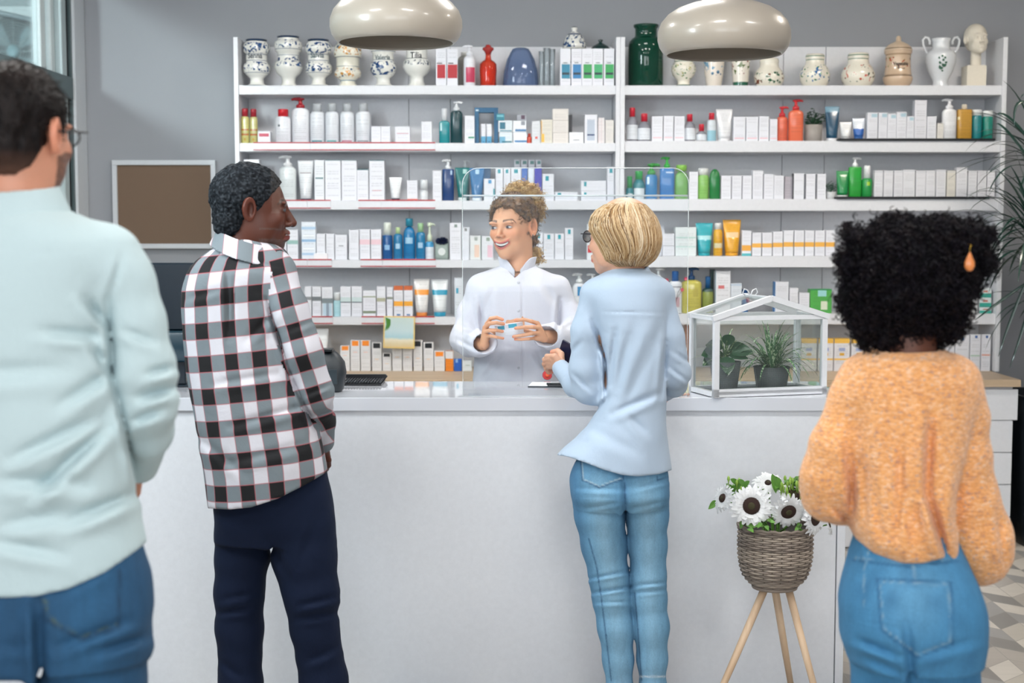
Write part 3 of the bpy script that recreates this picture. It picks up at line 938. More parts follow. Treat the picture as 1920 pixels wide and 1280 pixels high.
# ---- shelf 2, left
z = ZL[1]
YELB = ((.05, .95, .30, .36, 'A85A2A'), (.05, .95, .48, .53, 'A85A2A'), (.4, .6, .1, .2, 'B8923A'))
bottle(451, 466, 203, z, YP, 'yellow bottle with dark red cap on the second shelf, against the left upright', 'B9B26A', '9E2430', YELB, ybody=218, capw=.75)
bottle(467, 482, 204, z, YP + .01, 'yellow bottle with dark red cap on the second shelf, next to the small pink-striped box', 'B5AF70', '9A2632', YELB, ybody=219, capw=.75)
carton(483, 507, 246, z, YP, 'small white box with a crimson stripe between yellow bottles and red-capped white bottle', WB, ((.1, .9, .55, .82, 'B82E4A'),))
bottle(515, 544, 204, z, YP, 'white bottle with bright red screw cap on the second shelf', 'DFE0E5', 'C8222C', ybody=218, capw=.66, bands=((.2, .35, .62, .7, '6A6E74'),))
bottle(546, 578, 183, z, YP, 'tall white pump bottle with dark red pump on the second shelf', 'DFE0E5', 'A01F2A', ybody=202, capw=.5, pump=-1)
for i, (a, b, c, nm) in enumerate(((579, 607, '2A8A94', 'deep teal base stripe, first of four'), (608, 634, '35A0A0', 'light teal base stripe, second of four'), (636, 663, 'B86A80', 'pink base stripe, third of four'), (665, 694, '8A929A', 'grey base stripe, fourth of four'))):
    bottle(a, b, 193, z, YP, 'white bottle with clear cap and ' + nm, 'E0E3E8', 'clear', ((.15, .85, .05, .09, c),), ybody=208, capw=.6, n=2, group='clear-capped white bottles')
carton(696, 714, 237, z, YP, 'low white box right of the clear-capped bottles, left of a touching pair', group='low white cartons')
carton(714, 732, 237, z, YP, 'low white box right of the clear-capped bottles, right of a touching pair', group='low white cartons')
carton(741, 769, 237, z, YP, 'white box with a thin pink line, alone left of the teal bottle', WB, ((.1, .9, .57, .60, 'C87A8A'),))
carton(790, 810, 228, z, YP, 'narrow plain white box just left of the teal spray bottle')
bottle(823, 843, 203, z, YP, 'teal bottle with white dispenser beside the dark green pump bottle', '1B8A92', 'E3E5E8', ((.1, .25, .55, .9, 'BFE0E0'),), ybody=226, capw=.5)
bottle(844, 867, 190, z, YP, 'dark green pump bottle with a white pump on the second shelf', '0C3A40', 'E3E5E8', ybody=207, capw=.5, pump=1, text=.1)
carton(871, 890, 217, z, YP, 'tall white box with a green base stripe, right of the dark green pump bottle', WB, ((.35, .95, .18, .24, '2F8A6A'),))
# blue display stand with two cartons in it
a, b = at(890, 300, YP), at(934, 300, YP)
hh_ = at(960, 201, YP).z - z
ds = empty('display_stand', ((a.x + b.x) / 2, YP + .02, z + .0005), 'blue cardboard display frame around two small boxes', 'display')
w_ = (b.x - a.x) / 2
g = G()
g.add(cbox(-w_, -w_ + .021, 0, .05, 0, hh_, .001)); g.add(cbox(w_ - .021, w_, 0, .05, 0, hh_, .001)); g.add(cbox(-w_ + .021, w_ - .021, 0, .05, hh_ - .025, hh_, .001)); g.add(cbox(-w_ + .021, w_ - .021, 0.02, .05, 0, .002))
mk('frame', g.geo, mat('1F5C82', .4), ds, smooth=False)
mk('brand_patch', cbox(-w_ + .006, -w_ + .02, -.0006, 0, hh_ - .018, hh_ - .01), mat('C8DCE6', .4), ds, smooth=False)
carton(902, 911, 232, z + .002, YP + .022, 'small white and blue box in the blue display frame, left one', WB, ((0, 1, 0, .35, '4F9AC0'), (.3, .7, .04, .1, '1F5C82')), d=.03, group='boxes in the blue frame')
carton(912, 922, 232, z + .002, YP + .022, 'small white and blue box in the blue display frame, right one', WB, ((0, 1, 0, .35, '4F9AC0'), (.3, .7, .04, .1, '1F5C82')), d=.03, group='boxes in the blue frame')
BW_ = ((0, 1, 0, .13, '246A8C'),)
carton(936, 961, 248, z, YP, 'white box with blue base, lower left of the glossy stack beside the blue frame', 'D4DEE4', ((0, .45, .0, .6, '6FA8C4'), (.2, .95, .06, .2, '1F6A7C')), d=.07)
zs = at(960, 248, YP).z + .001
carton(934, 961, 226, zs, YP, 'white box with a round teal spot, upper left of the glossy stack', 'D9E2E6', ((.1, .5, .25, .85, '2A6E84'), (.1, .95, .06, .16, '2F7E94')), d=.07)
carton(930, 946, 213, at(960, 226, YP).z + .002, YP + .01, 'small teal box lying on top of the glossy stack', '2A7E90', ((.1, .9, .5, .8, '6FB6C2'),), d=.05)
carton(962, 988, 248, z, YP, 'white box with blue base, lower right of the glossy stack', 'E4E9EE', ((.1, 1, .08, .28, '2E6EA0'),), d=.07, rough=.12)
carton(962, 987, 226, zs, YP, 'white box with blue base, upper right of the glossy stack', 'E4E9EE', ((.15, 1, .05, .25, '2E6EA0'), (.6, .9, .6, .95, '8A8E96')), d=.07, rough=.12)
carton(969, 987, 215, at(960, 226, YP).z + .002, YP + .015, 'small grey and plum box on top of the glossy stack', '9FA2AA', ((.45, .85, .2, .9, '4A2E44'),), d=.05)
bottle(988, 997, 250, z, YP, 'tiny red-orange bottle between the glossy stack and a white box', 'C8482E', 'B03A2A', ybody=256, capw=.6, n=2)
carton(997, 1013, 227, z, YP, 'plain pale box with a small red dot, right of the tiny red bottle', 'D6D9DC', ((.4, .7, .2, .3, 'C84A3A'),))
carton(1014, 1036, 224, z, YP, 'cream box with a yellow droplet on the second shelf', 'D8D3C6', ((.05, .3, .05, .4, 'E0B040'), (.0, .1, .4, .95, 'D8B070')))
zz_ = z
for yb, yt_, nm in ((268, 249, 'bottom'), (248, 226, 'middle'), (226, 204, 'top')):
    carton(1036, 1066, yt_, zz_, YP, 'cream box, %s of the stack of three on the second shelf' % nm, 'DCD6D0', d=.08, group='stack of three cream cartons')
    zz_ = at(960, yt_, YP).z + .0006
carton(1064, 1073, 215, z, YP + .09, 'dark narrow box half hidden behind the stack of three cream boxes', '33353C', d=.03)
carton(1067, 1094, 248, z, YP, 'low glossy white box right of the cream stack', 'E6E7EA', ((.3, .7, .28, .33, '4A5058'),), d=.06)
carton(1096, 1120, 215, z, YP, 'white box with a grey-blue panel right of the low white box', WB, ((.2, .8, .1, .82, 'B4BECC'), (.2, .8, .27, .32, '2A3E6A')))
carton(1121, 1134, 221, z, YP, 'slim pink-lined white box left of the box by the middle upright', 'DCD6D6', ((.1, .14, 0, 1, 'C8A8A8'), (.5, .54, 0, 1, 'C8A8A8')))
carton(1135, 1151, 225, z, YP, 'slim cream box on the second shelf touching the middle upright', 'DDD8D2')
# ---- shelf 2, right
z = ZR[1]
CB = dict(cap='C8283A', clear=.45, shape='shoulder', n=2, capw=.5, fill=(.08, .66, 'DFE3E8'))
for a, b, y, yb, nm in ((1176, 1197, 201, 218, 'biggest clear bottle with a red cap, beside the middle upright on the second shelf'), (1197, 1221, 212, 227, 'clear bottle with a red cap, left of the three white boxes'), (1284, 1305, 213, 227, 'clear bottle with a red cap, right of the three white boxes'), (1307, 1326, 232, 245, 'smallest clear bottle with a red cap on the second shelf')):
    bottle(a, b, y, z, YP, nm, body='B9BAC4', ybody=yb, group='red capped clear bottles', **CB)
run(((1222, 1243), (1244, 1263), (1264, 1284)), (218, 217, 218), z, ['white box with pale pink print, %s of three between the red-capped bottles' % s for s in ('left', 'middle', 'right')], 'pale pink printed cartons', bands=((.1, .9, .12, .16, 'E0B8C0'),))
bottle(1327, 1344, 211, z, YP, 'two-tone blue and clear bottle with a red cap', 'D5DCE2', 'C8283A', ((0, 1, 0, .5, '9CC8D6'),), ybody=224, capw=.6, n=2)
tubep(1344, 1375, 204, z, YP, 'large plain white tube on the second shelf', 'E2E2E4', 'E2E2E4', low=.74)
run(((1375, 1398), (1399, 1422), (1423, 1442), (1443, 1458)), (219, 219, 218, 223), z, ['white box with pink base print, %s of four left of the coral pump bottles' % s for s in ('leftmost', 'second', 'third', 'rightmost')], 'pale pink printed cartons', bands=((.1, .9, .10, .14, 'E2B0B8'),))
bottle(1458, 1479, 199, z, YP, 'slim coral pump bottle, the smaller of two', 'DC6A50', 'C8323A', ybody=218, pump=1, capw=.55, n=2, group='coral pump bottles')
bottle(1480, 1508, 186, z, YP, 'broad coral pump bottle, the larger of two', 'E2704E', 'CC333A', ybody=206, pump=1, capw=.45, n=3, group='coral pump bottles')


def pot_plant(x0, x1, ytop, ypot, zb, Y, label, potcol, leaf, seed=1, n=70, ls=.016):
    xc, w, h = place(x0, x1, ytop, zb, Y)
    hp = at(960, ypot, Y).z - zb
    r = w / 2 * .9
    p = empty('potted_plant', (xc, Y + r, zb + .0005), label, 'plant')
    mk('pot', lathe([(0, 0), (r * .82, 0), (r * .9, .002), (r, hp), (r * .88, hp), (r * .84, hp - .006), (0, hp - .006)], 28), mat(potcol, .8, bump=.4, bscale=90), p)
    rr = random.Random(seed)
    g = G()
    for i in range(n):
        a, q = rr.uniform(0, 2 * PI), rr.uniform(0, 1) ** .5
        c = Vector((math.cos(a) * q * r * 1.05, math.sin(a) * q * r * .9, hp + rr.uniform(.0, 1) * (h - hp) * (1.05 - .5 * q)))
        e = Matrix.Rotation(rr.uniform(0, 6.3), 3, 'Z') @ Matrix.Rotation(rr.uniform(-1, 1), 3, 'X')
        L, W = ls * rr.uniform(.7, 1.2), ls * .55
        g.add(([(0, 0, 0), (L * .5, W * .5, .002), (L, 0, 0.001), (L * .5, -W * .5, .002), (L * .5, 0, -.002)], [(0, 4, 2, 1), (0, 3, 2, 4)]), off=c, rot=e)
        if i % 5 == 0: g.add(tube([(0, 0, hp - .004), (c.x * .6, c.y * .6, (hp + c.z) / 2), tuple(c)], .0012, 4))
    mk('foliage', g.geo, mat(leaf, .45), p, smooth=False)
    return p


pot_plant(1510, 1548, 203, 233, z, YP, 'small leafy plant in a grey concrete pot on the second shelf', '9C9690', '2C5238', 4, 150, .022)
tubep(1549, 1576, 199, z, YP, 'dark blue glossy tube with a white cap right of the potted plant', '1F4C68', 'E3E5E8', ((0, 1, .82, 1, '6A93A8'),), low=.72)
zt2 = z + .0118
tubep(1576, 1599, 228, zt2, YP, 'small plain white tube on the black tray, leftmost on it', 'E2E2E2', 'E2E2E2', low=.74)
tubep(1600, 1624, 221, zt2, YP, 'small white tube with a blue lower half on the black tray', 'DDE3EC', '2F64A8', ((0, 1, 0, .42, '2A62B0'),), capf=.12)
BT = ((.4, .95, .82, .95, 'A8C4D0'),)
run(((1626, 1646), (1647, 1664), (1664, 1681), (1681, 1700), (1700, 1714)), (211, 211, 213, 210, 218), zt2, ['white box with a pale blue corner, %s of five' % s for s in ('first from the left', 'second from the left', 'third from the left', 'fourth from the left', 'shortest and rightmost')], 'pale blue corner cartons', bands=BT)
carton(1715, 1738, 188, zt2, YP, 'tallest white box on the second shelf, standing on the black tray', 'DCDCE2')
carton(1738, 1756, 218, zt2, YP, 'white box directly right of the tallest box on the black tray')
carton(1757, 1769, 231, zt2, YP, 'low cream box left of the white pump bottle on the black tray', 'DDD9D2')
bottle(1769, 1796, 185, zt2, YP, 'white pump bottle left of the amber bottle', 'E6E6E8', 'ECECEE', ybody=204, pump=-1, capw=.5)
bottle(1797, 1824, 195, zt2, YP, 'square amber bottle with a white cap', 'C0913A', 'E2D8C4', ((0, .12, .65, .75, 'E8D8A0'),), ybody=205, shape='square', capw=.35, n=5)
bottle(1825, 1844, 205, zt2, YP, 'teal bottle with a white cap right of the amber bottle, left of two', '1E7F84', 'E3E5E3', ybody=216, capw=.95, n=2, shape='square', group='teal bottles')
bottle(1845, 1865, 207, zt2, YP, 'teal-green bottle with a white cap at the far right of the second shelf', '1B8070', 'E3E5E3', ybody=218, capw=.95, n=2, shape='square', group='teal bottles')

# ---- shelf 3, left
z = ZL[2]
carton(457, 486, 299, z, YP, 'white box showing above the hair of the man in the checked shirt', 'E2E4E8')
bottle(522, 554, 292, z, YP, 'white pump bottle on the third shelf beside the face of the man in checks', 'D9DFE0', 'E4E6E8', ybody=312, pump=-1, capw=.5)
tubep(557, 587, 300, z, YP, 'glossy white tube with a navy cap, large one on the third shelf', 'DCDFE2', '14203E', ((.15, .85, .66, .68, '7A6A6E'),), low=.68, capf=.05)
carton(589, 608, 300, z, YP, 'tall white box with a short teal bar, left end of the third shelf row', 'DFE2E6', ((.1, .9, .54, .57, '2E6A72'),))
run(((609, 639), (640, 669)), (300, 300), z, ['broad tall white box on the third shelf, left of two alike', 'broad tall white box on the third shelf, right of two alike'], 'broad white cartons', bands=((0, 1, .985, 1, '3A6A6E'),))
carton(669, 691, 317, z, YP, 'shorter white box with dark teal top edge between broad tall boxes', WB, ((0, 1, .97, 1, '2A5A60'),))
carton(692, 721, 300, z, YP, 'broad tall white box with dark top edge, rightmost of the tall row', WB, ((0, 1, .98, 1, '2A5A60'), (.2, .8, .24, .26, 'C898A0')))
tubep(729, 753, 332, z, YP, 'small white tube with a navy cap on the third shelf', 'E2E4E6', '1A2038', low=.66, capf=.1)
carton(763, 783, 338, z, YP, 'small white box with a salmon base line', WB, ((0, 1, 0, .09, 'D87A70'),))
bottle(787, 802, 337, z, YP, 'white roll-on bottle with a salmon ring at its foot', 'E2E6E8', 'E2E6E8', ((0, 1, 0, .07, 'D87A70'),), ybody=355, capw=.9, n=2, shape='round')
carton(811, 828, 320, z, YP, 'narrow white box just left of the navy pump bottle')
bottle(829, 851, 299, z, YP, 'navy blue pump bottle with a white pump', '173C72', 'E3E6E8', ((.7, .85, .82, .96, 'A8C4DC'),), ybody=317, pump=-1, capw=.5, shape='square', n=3)
tubep(853, 880, 314, z, YP, 'teal green tube behind the acrylic screen edge', '1C7272', 'DCE6E4', ((.55, .8, .8, .95, 'A8D0CC'),), low=.6, capf=.1)
bottle(864, 880, 301, z, YP + .09, 'teal pump bottle standing behind the teal tube', '1E6E74', 'D9DEE0', ybody=314, pump=1, capw=.5)
tubep(880, 908, 315, z, YP, 'bright blue tube behind the acrylic screen', '2270A8', 'DCE6EC', ((.4, .65, .8, .96, 'B8D8E8'),), low=.66, capf=.1)
carton(905, 920, 315, z, YP + .09, 'dark blue box behind the blue tube', '1C5A86')
SQ = lambda x=.62, zc=.93: ((x, x + .25, zc - .08, zc, TE),)
carton(907, 928, 335, z, YP, 'short white box with a blue square right of the blue tube', WB, ((.4, .7, .78, .95, '2A8AC0'), (.85, 1, .2, .55, TE)))
run(((929, 943), (944, 957), (958, 977)), 315, z, ['slim white box with a teal square over the pharmacist, %s of three' % s for s in ('left', 'middle', 'right')], 'teal square cartons', bands=((.3, .7, .84, .96, TE),))
carton(978, 989, 315, z, YP, 'slim cobalt blue box above the hair bun', '3A6AB8')
carton(990, 1001, 315, z, YP, 'slim white box between the cobalt and violet boxes', 'D3DCE8')
carton(1002, 1016, 315, z, YP, 'deep violet-blue box with magenta base line above the hair bun', '2A2AA8', ((0, 1, .18, .26, 'B83A8A'), (0, 1, 0, .18, '2A2A50')))
run(((963, 975), (976, 989), (990, 1003), (1004, 1015)), 300, z, ['white box standing behind with its dark green print showing above, %s of four' % s for s in ('leftmost', 'second', 'third', 'rightmost')], 'rear row of cartons', Y=YP + .09, bands=((.3, .9, .90, .98, '5E8C8A'), (.0, .05, .7, 1, '8898A0')))
carton(1017, 1039, 326, z, YP, 'white box with a teal square right of the violet box', WB, ((.25, .55, .74, .92, TE),))
carton(1040, 1083, 360, z, YP, 'low wide white box with a tiny teal mark', WB, ((.12, .28, .55, .9, TE),))
carton(1089, 1137, 358, z, YP, 'wide white box, lower of two stacked near the blond hair', WB, ((.12, .22, .6, .85, TE),))
carton(1089, 1137, 339, at(960, 358, YP).z + .0008, YP, 'wide white box with teal square, upper of two stacked near the blond hair', WB, ((.12, .22, .45, .9, TE),))
carton(1138, 1152, 313, z, YP, 'tall slim white box with a teal square by the middle upright', WB, ((.35, .75, .82, .95, TE),))
# ---- shelf 3, right
z = ZR[2]
bottle(1174, 1188, 330, z, YP, 'smallest green-capped teal bottle by the middle upright', '1E7F8A', '1F9A50', ((.2, .9, .05, .5, 'D8E4E6'),), ybody=352, capw=.7, n=2)
bottle(1187, 1211, 320, z, YP, 'teal bottle with a green cap and white label', '1D7A84', '1FA048', ((.1, .9, .0, .55, 'DCE3E6'),), ybody=336, capw=.6, n=2, shape='shoulder')
bottle(1211, 1233, 307, z, YP, 'blue bottle with a green pump', '1F7AB4', '3F9A48', ((.1, .3, .6, .9, 'C8DCE4'),), ybody=327, pump=1, capw=.7)
bottle(1238, 1265, 294, z, YP, 'tall square blue bottle with a green pump', '2474B8', '3FA84A', ((.4, .9, .84, .88, 'C8DCEC'),), ybody=315, pump=-1, capw=.42, shape='square', n=5)
bottle(1266, 1291, 309, z, YP, 'lime green bottle seen through the screen corner', '6FA858', '8CC45A', ybody=320, capw=.8, shape='round')
carton(1292, 1309, 322, z, YP, 'white box left of the lime green spray bottle')
bottle(1309, 1331, 315, z, YP, 'lime green spray can with a white cap', '8FC46A', 'E0E2E0', ybody=328, capw=.85, n=2)
bottle(1331, 1351, 316, z, YP, 'round-topped dark green bottle', '1F7A3C', '1F7A3C', ybody=317, capw=.2, shape='round', n=2.4)
run(((1352, 1371), (1372, 1391), (1392, 1410), (1411, 1431), (1432, 1451), (1451, 1470)), (329, 329, 329, 320, 326, 329), z, ['white box on the third shelf right of the green bottles, %s of six' % s for s in ('first', 'second', 'third', 'tallest and fourth', 'fifth', 'sixth')], 'white cartons in the middle of the third shelf')
carton(1471, 1486, 331, z, YP + .02, 'grey-mauve box recessed between white boxes', 'B4AEB6')
run(((1487, 1508), (1510, 1529), (1531, 1549)), (325, 326, 326), z, ['white box with a black side edge, %s of three left of the tiny plant' % s for s in ('left', 'middle', 'right')], 'black-edged white cartons', bands=((0, .06, 0, 1, '20242A'),))
pot_plant(1550, 1569, 337, 360, z, YP, 'tiny plant in a white pot on the third shelf beside the green tube', 'C9CACC', '4A6A5A', 8, 60, .013)
zt3 = z + .0118
tubep(1570, 1594, 320, zt3, YP, 'green tube with a white cap on the black tray', '1F8A4A', 'E3E5E3', low=.82, capf=.07)
bottle(1593, 1617, 295, zt3, YP + .01, 'bright green pump bottle with a white pump', '2AA03A', 'ECECEE', ybody=313, pump=1, capw=.45, shape='square', n=4)
bottle(1618, 1638, 310, zt3, YP, 'green foam bottle with a white top', '2A9A4A', 'ECECEE', ((.4, .7, .6, .8, 'A8D040'),), ybody=334, capw=.62, n=2)
xs = ((1639, 1656), (1657, 1675), (1676, 1693), (1693, 1716), (1717, 1736), (1736, 1754), (1755, 1774), (1775, 1792), (1793, 1814), (1815, 1832), (1833, 1850), (1851, 1866))
for i, (a, b) in enumerate(xs):
    lab = 'white box in the long row of twelve on the black tray, ' + ('first from the left', 'second from the left', 'third from the left', 'the broadest, fourth', 'fifth', 'sixth', 'seventh', 'the cream one, eighth', 'the tallest, ninth', 'tenth', 'eleventh', 'last at the upright')[i]
    carton(a, b, 314 if i == 8 else (318 if i in (3, 6) else 320), zt3, YP, lab, 'DAD6CC' if i == 7 else 'DCDCE0', ((0, 1, .94, .96, 'B8BCC2'),), group='long row of white cartons')

# ---- shelf 4, left
z = ZL[3]
carton(519, 537, 431, z, YP, 'white box at the chin of the man in checks')
carton(538, 559, 431, z, YP, 'white box with a grey-green band beside the chin of the man in checks', WB, ((0, 1, .52, .65, '8FB4AE'),))
carton(565, 592, 416, z, YP, 'tall white box with pale blue stripes on the fourth shelf', 'DDE3EA', ((0, 1, .80, .87, 'A8C4DC'), (0, 1, .47, .54, '8FB4D4'), (0, 1, .12, .18, 'A8C4DC'), (.1, .9, .62, .65, 'F2F5F8'), (.1, .9, .28, .31, 'F2F5F8')))
run(((593, 610), (611, 627)), 438, z, ['white box right of the blue-striped box, left of a pair', 'white box right of the blue-striped box, right of a pair'], 'white cartons on the fourth shelf')
carton(588, 614, 475, z, YP - .025, 'small bright white box lying in front on the shelf edge', 'F2F2F4', d=.022, text=0)
carton(628, 651, 440, z, YP, 'white box with a dark word print in the middle of the fourth shelf', WB, ((.3, .7, .54, .57, '6A6E74'),))
carton(654, 673, 431, z, YP, 'taller white box left of the pink-banded pair')
run(((674, 694), (695, 715)), 430, z, ['white box with a pale pink band, left of a pair', 'white box with a pale pink band, right of a pair beside the blue bottles'], 'pink banded cartons', bands=((0, 1, .5, .67, 'E2C2CA'),))
bottle(716, 735, 417, z, YP, 'navy blue bottle with white and green cap, leftmost of the blue bottles', '1B5590', 'E0E6DC', ((.25, .75, .4, .6, '8FB8DC'),), ybody=441, capw=.75, n=2, shape='square')
bottle(737, 754, 426, z, YP, 'small teal-blue bottle with a pale green cap, second of the blue bottles', '2A7AA8', 'BFD8A0', ((.25, .75, .42, .62, 'A8CCE4'),), ybody=438, capw=.5, n=2)
bottle(755, 778, 409, z, YP, 'tallest blue spray can of the blue bottles', '2479AE', '2E86A0', ((.2, .8, .48, .66, '9CC4DC'),), ybody=424, capw=.6, n=2, shape='round')
bottle(779, 797, 418, z, YP, 'blue bottle with a clear cap right of the tallest blue can', '237AA8', 'A8D0A0', ((.25, .75, .42, .62, 'A8CCE4'),), ybody=435, capw=.6, n=2)
bottle(797, 813, 417, z, YP, 'white foam pump bottle with a pale green pump, right end of the blue bottles', 'DCE4EC', 'D0DCC4', ((0, 1, .7, 1, '4A9AC8'),), ybody=453, pump=1, capw=.6, n=2)
gb = empty('gift_bag', (at(828, 460, YP).x, YP + .03, z + .0005), 'grey-green gift bag with a navy pompom and round white label', 'bag')
w_ = 13 * S1
mk('bag', loft([(0, w_, .025, 4), (.02, w_ * .97, .024, 4), (.07, w_ * .96, .018, 4), (.088, w_ * .98, .003, 4)], 24), mat('93A09A', .6), gb)
mk('label', ([(7 * S1 * math.cos(a * PI / 8), -.0262, .04 + 7 * S1 * math.sin(a * PI / 8)) for a in range(16)] + [(7 * S1 * math.cos(a * PI / 8), -.020, .04 + 7 * S1 * math.sin(a * PI / 8)) for a in range(16)], [tuple(range(16))[::-1]] + [(i, (i + 1) % 16, (i + 1) % 16 + 16, i + 16) for i in range(16)]), mat('D5DAD8', .5), gb, smooth=False)
g = G()
rr = random.Random(5)
for i in range(420):
    v = Vector((rr.gauss(0, 1), rr.gauss(0, 1), rr.gauss(0, 1))).normalized()
    p = Vector((0, -.006, .093))
    g.add(tube([p, p + Vector((v.x * .033, v.y * .024, v.z * .022))], [.002, .0008], 3))
mk('pompom', g.geo, mat('182448', .8), gb, smooth=False)
carton(843, 865, 418, z, YP, 'tall white box with a small grey mark left of the pharmacist', WB, ((.4, .65, .88, .96, '7A8A84'),))
carton(866, 880, 426, z, YP, 'slim white box with a small grey mark left of the pharmacist', WB, ((.35, .7, .88, .97, '7A7A78'),))
carton(881, 902, 442, z, YP, 'white box with a peach oval left of the pharmacist cheek', 'DEDFDC', ((.4, .85, .1, .62, 'E4C4AE'), (.4, .7, .8, .95, '9AA098'), (.97, 1, 0, 1, '2E6A4A')))
carton(903, 925, 443, z, YP, 'white box with a pink oval beside the pharmacist cheek', 'DEDFE2', ((.5, .95, .1, .62, 'E4BCC8'), (.4, .7, .8, .95, '8A9A8A')))
run(((1003, 1018), (1019, 1039), (1040, 1058)), (436, 438, 438), z, ['white box with a teal square right of the pharmacist neck, %s' % s for s in ('nearest her hair', 'middle of the low three', 'third from her hair')], 'teal square cartons on the fourth shelf', bands=((.35, .65, .79, .96, TE),))
carton(1059, 1075, 427, z, YP, 'taller white box with a teal square, right end of the row behind the customers', WB, ((.35, .7, .80, .95, TE),))
carton(1100, 1120, 420, z, YP, 'white box with a red square beside the blond woman glasses', 'D9DCDF', ((.1, .5, .2, .4, 'C8222C'),))
carton(1125, 1150, 432, z, YP, 'white box hidden behind the blond hair')
# ---- shelf 4, right
z = ZR[3]
carton(1232, 1246, 424, z, YP + .07, 'white box edge showing behind the blond hair on the right')
carton(1242, 1265, 461, z, YP, 'white box right of the blond hair, lower of two stacked')
carton(1242, 1265, 438, at(960, 461, YP).z + .0008, YP, 'white box right of the blond hair, upper of two stacked')
carton(1266, 1306, 426, z, YP, 'wide white box with pale green stripes left of the turquoise tube', 'DBE2E2', ((.03, .97, .62, .66, 'A8CCC4'), (.03, .97, .3, .34, 'B8D4CE')), d=.08)
tubep(1306, 1338, 418, z, YP, 'turquoise tube with a pale band', '2FA8B4', '2FA8B4', ((0, 1, .44, .58, 'A8D8DC'),), low=.72)
bottle(1339, 1356, 418, z, YP, 'slim yellow spray bottle with a white cap', 'E0A832', 'DDDDDA', ((.05, .95, .3, .48, 'E4D8B0'),), ybody=430, capw=.75, n=2)
tubep(1357, 1391, 412, z, YP, 'large yellow tube with a pale oval', 'E8A82A', 'E8A82A', ((.15, .85, .46, .62, 'EBCB9A'),), low=.72)
carton(1391, 1409, 432, z, YP, 'white box with orange band and turquoise foot right of the yellow tube', WB, ((0, 1, .20, .42, 'E8A640'), (0, 1, 0, .1, '4FB4BC')))
OB = ((0, 1, .36, .54, 'EDB04A'),)
run(((1410, 1428), (1429, 1448), (1449, 1468), (1469, 1488), (1489, 1508), (1509, 1527), (1528, 1547), (1548, 1566)), (436, 436, 434, 432, 432, 432, 432, 432), z, ['white box with an orange band, %s of eight' % s for s in ('first from the left', 'second', 'third', 'fourth', 'fifth', 'sixth', 'seventh', 'eighth')], 'orange banded cartons', bands=OB)
bottle(1836, 1850, 452, z, YP, 'white bottle with an orange cap by the right upright on the fourth shelf', 'DADCE0', 'C8823A', ybody=462, capw=.7)
carton(1792, 1812, 440, z, YP, 'white box on the fourth shelf behind the curly hair')

# ---- shelf 5, left
z = ZL[4]
carton(571, 584, 537, z, YP, 'white box with grey band at the shirt edge of the man in checks', WB, ((0, 1, .55, .66, '8A8E92'),))
carton(585, 602, 537, z, YP, 'white box with a dark grey band on the fifth shelf', WB, ((0, 1, .52, .66, '70767A'),))
carton(603, 624, 538, z, YP, 'white box with grey lid and pale blue base on the fifth shelf', WB, ((0, 1, .45, .62, '7A8488'), (.1, .9, 0, .45, 'B8CCD8'), (.4, .65, 0, .45, '8A98A8')))
bottle(625, 638, 548, z, YP, 'small pale aqua bottle on the fifth shelf', 'A8D0D8', 'DDE2E4', ybody=563, capw=.95, n=3, shape='square')
run(((638, 658), (659, 679)), 537, z, ['white box with navy line and pale green band, left of a pair', 'white box with navy line and pale green band, right of a pair'], 'navy line cartons', bands=((0, 1, .46, .49, '26344A'), (0, 1, .49, .64, 'C4D4D4')))
carton(680, 705, 545, z, YP, 'short white box with olive lines', WB, ((0, 1, .74, .79, '98A088'), (0, 1, .12, .22, '7A8670')))
carton(706, 723, 537, z, YP, 'white box with an olive band', WB, ((0, 1, .50, .62, 'A8A890'),))
carton(725, 737, 538, z, YP + .01, 'narrow white box left of the orange-topped pair', WB, ((0, 1, .58, .66, '8A8E82'),))
OC = ((0, 1, .86, 1, 'C8622E'), (0, 1, .34, .50, 'F0A832'), (.3, .7, .03, .08, '3A6A9A'))
run(((738, 756), (757, 774)), 536, z, ['white box with orange top and wavy orange band, left of a pair', 'white box with orange top and wavy orange band, right of a pair'], 'orange topped cartons', bands=OC)
tubep(775, 805, 523, z, YP, 'white tube with an orange band and orange cap', 'E2E0DE', 'D8823A', ((0, 1, .52, .68, 'EE9A3A'),), capf=.11, low=.72)
tubep(808, 840, 524, z, YP, 'white tube with a blue band and blue cap', 'DEE2E4', '2A94B4', ((0, 1, .52, .68, '2A98B8'),), capf=.12, low=.72)
carton(852, 867, 521, z, YP, 'tall pale box beside the pharmacist sleeve', 'D6DDE4', ((.2, .5, .6, .74, '2A94B4'),))
# leaflet card hanging at the shelf edge
a, b = at(718, 593, YS - .02), at(777, 653, YS - .02)
lf = empty('hanging_leaflet', ((a.x + b.x) / 2, YS - .02, b.z), 'yellow-edged beach picture card hanging from the fifth shelf', 'sign')
w_, h_ = (b.x - a.x) / 2, a.z - b.z
tl = NT('beach_picture')
gz = tl.sep(tl.coord('Generated'))
nz = tl.noise(6, 3, .5, tl.coord('Generated'))
zz2 = tl.math('MULTIPLY_ADD', nz.outputs[0], .1, gz[2])
tl.col(tl.ramp(zz2, [(0.0, lin('E0C088')), (.16, lin('D8C8A0')), (.3, lin('E4DCC8')), (.38, lin('A8CCD4')), (.6, lin('C4D8DC')), (1.0, lin('C8D8D4'))]))
tl.b.inputs['Roughness'].default_value = .3
rot = (0, math.radians(1.5), 0)
mk('card', cbox(-w_, w_, 0, .003, 0, h_), mat('E6C878', .4), lf, smooth=False, rot=rot)
mk('picture', cbox(-w_ + .006, w_ - .006, -.001, 0, .006, h_ - .006), tl.m, lf, smooth=False, rot=rot)
g = G()
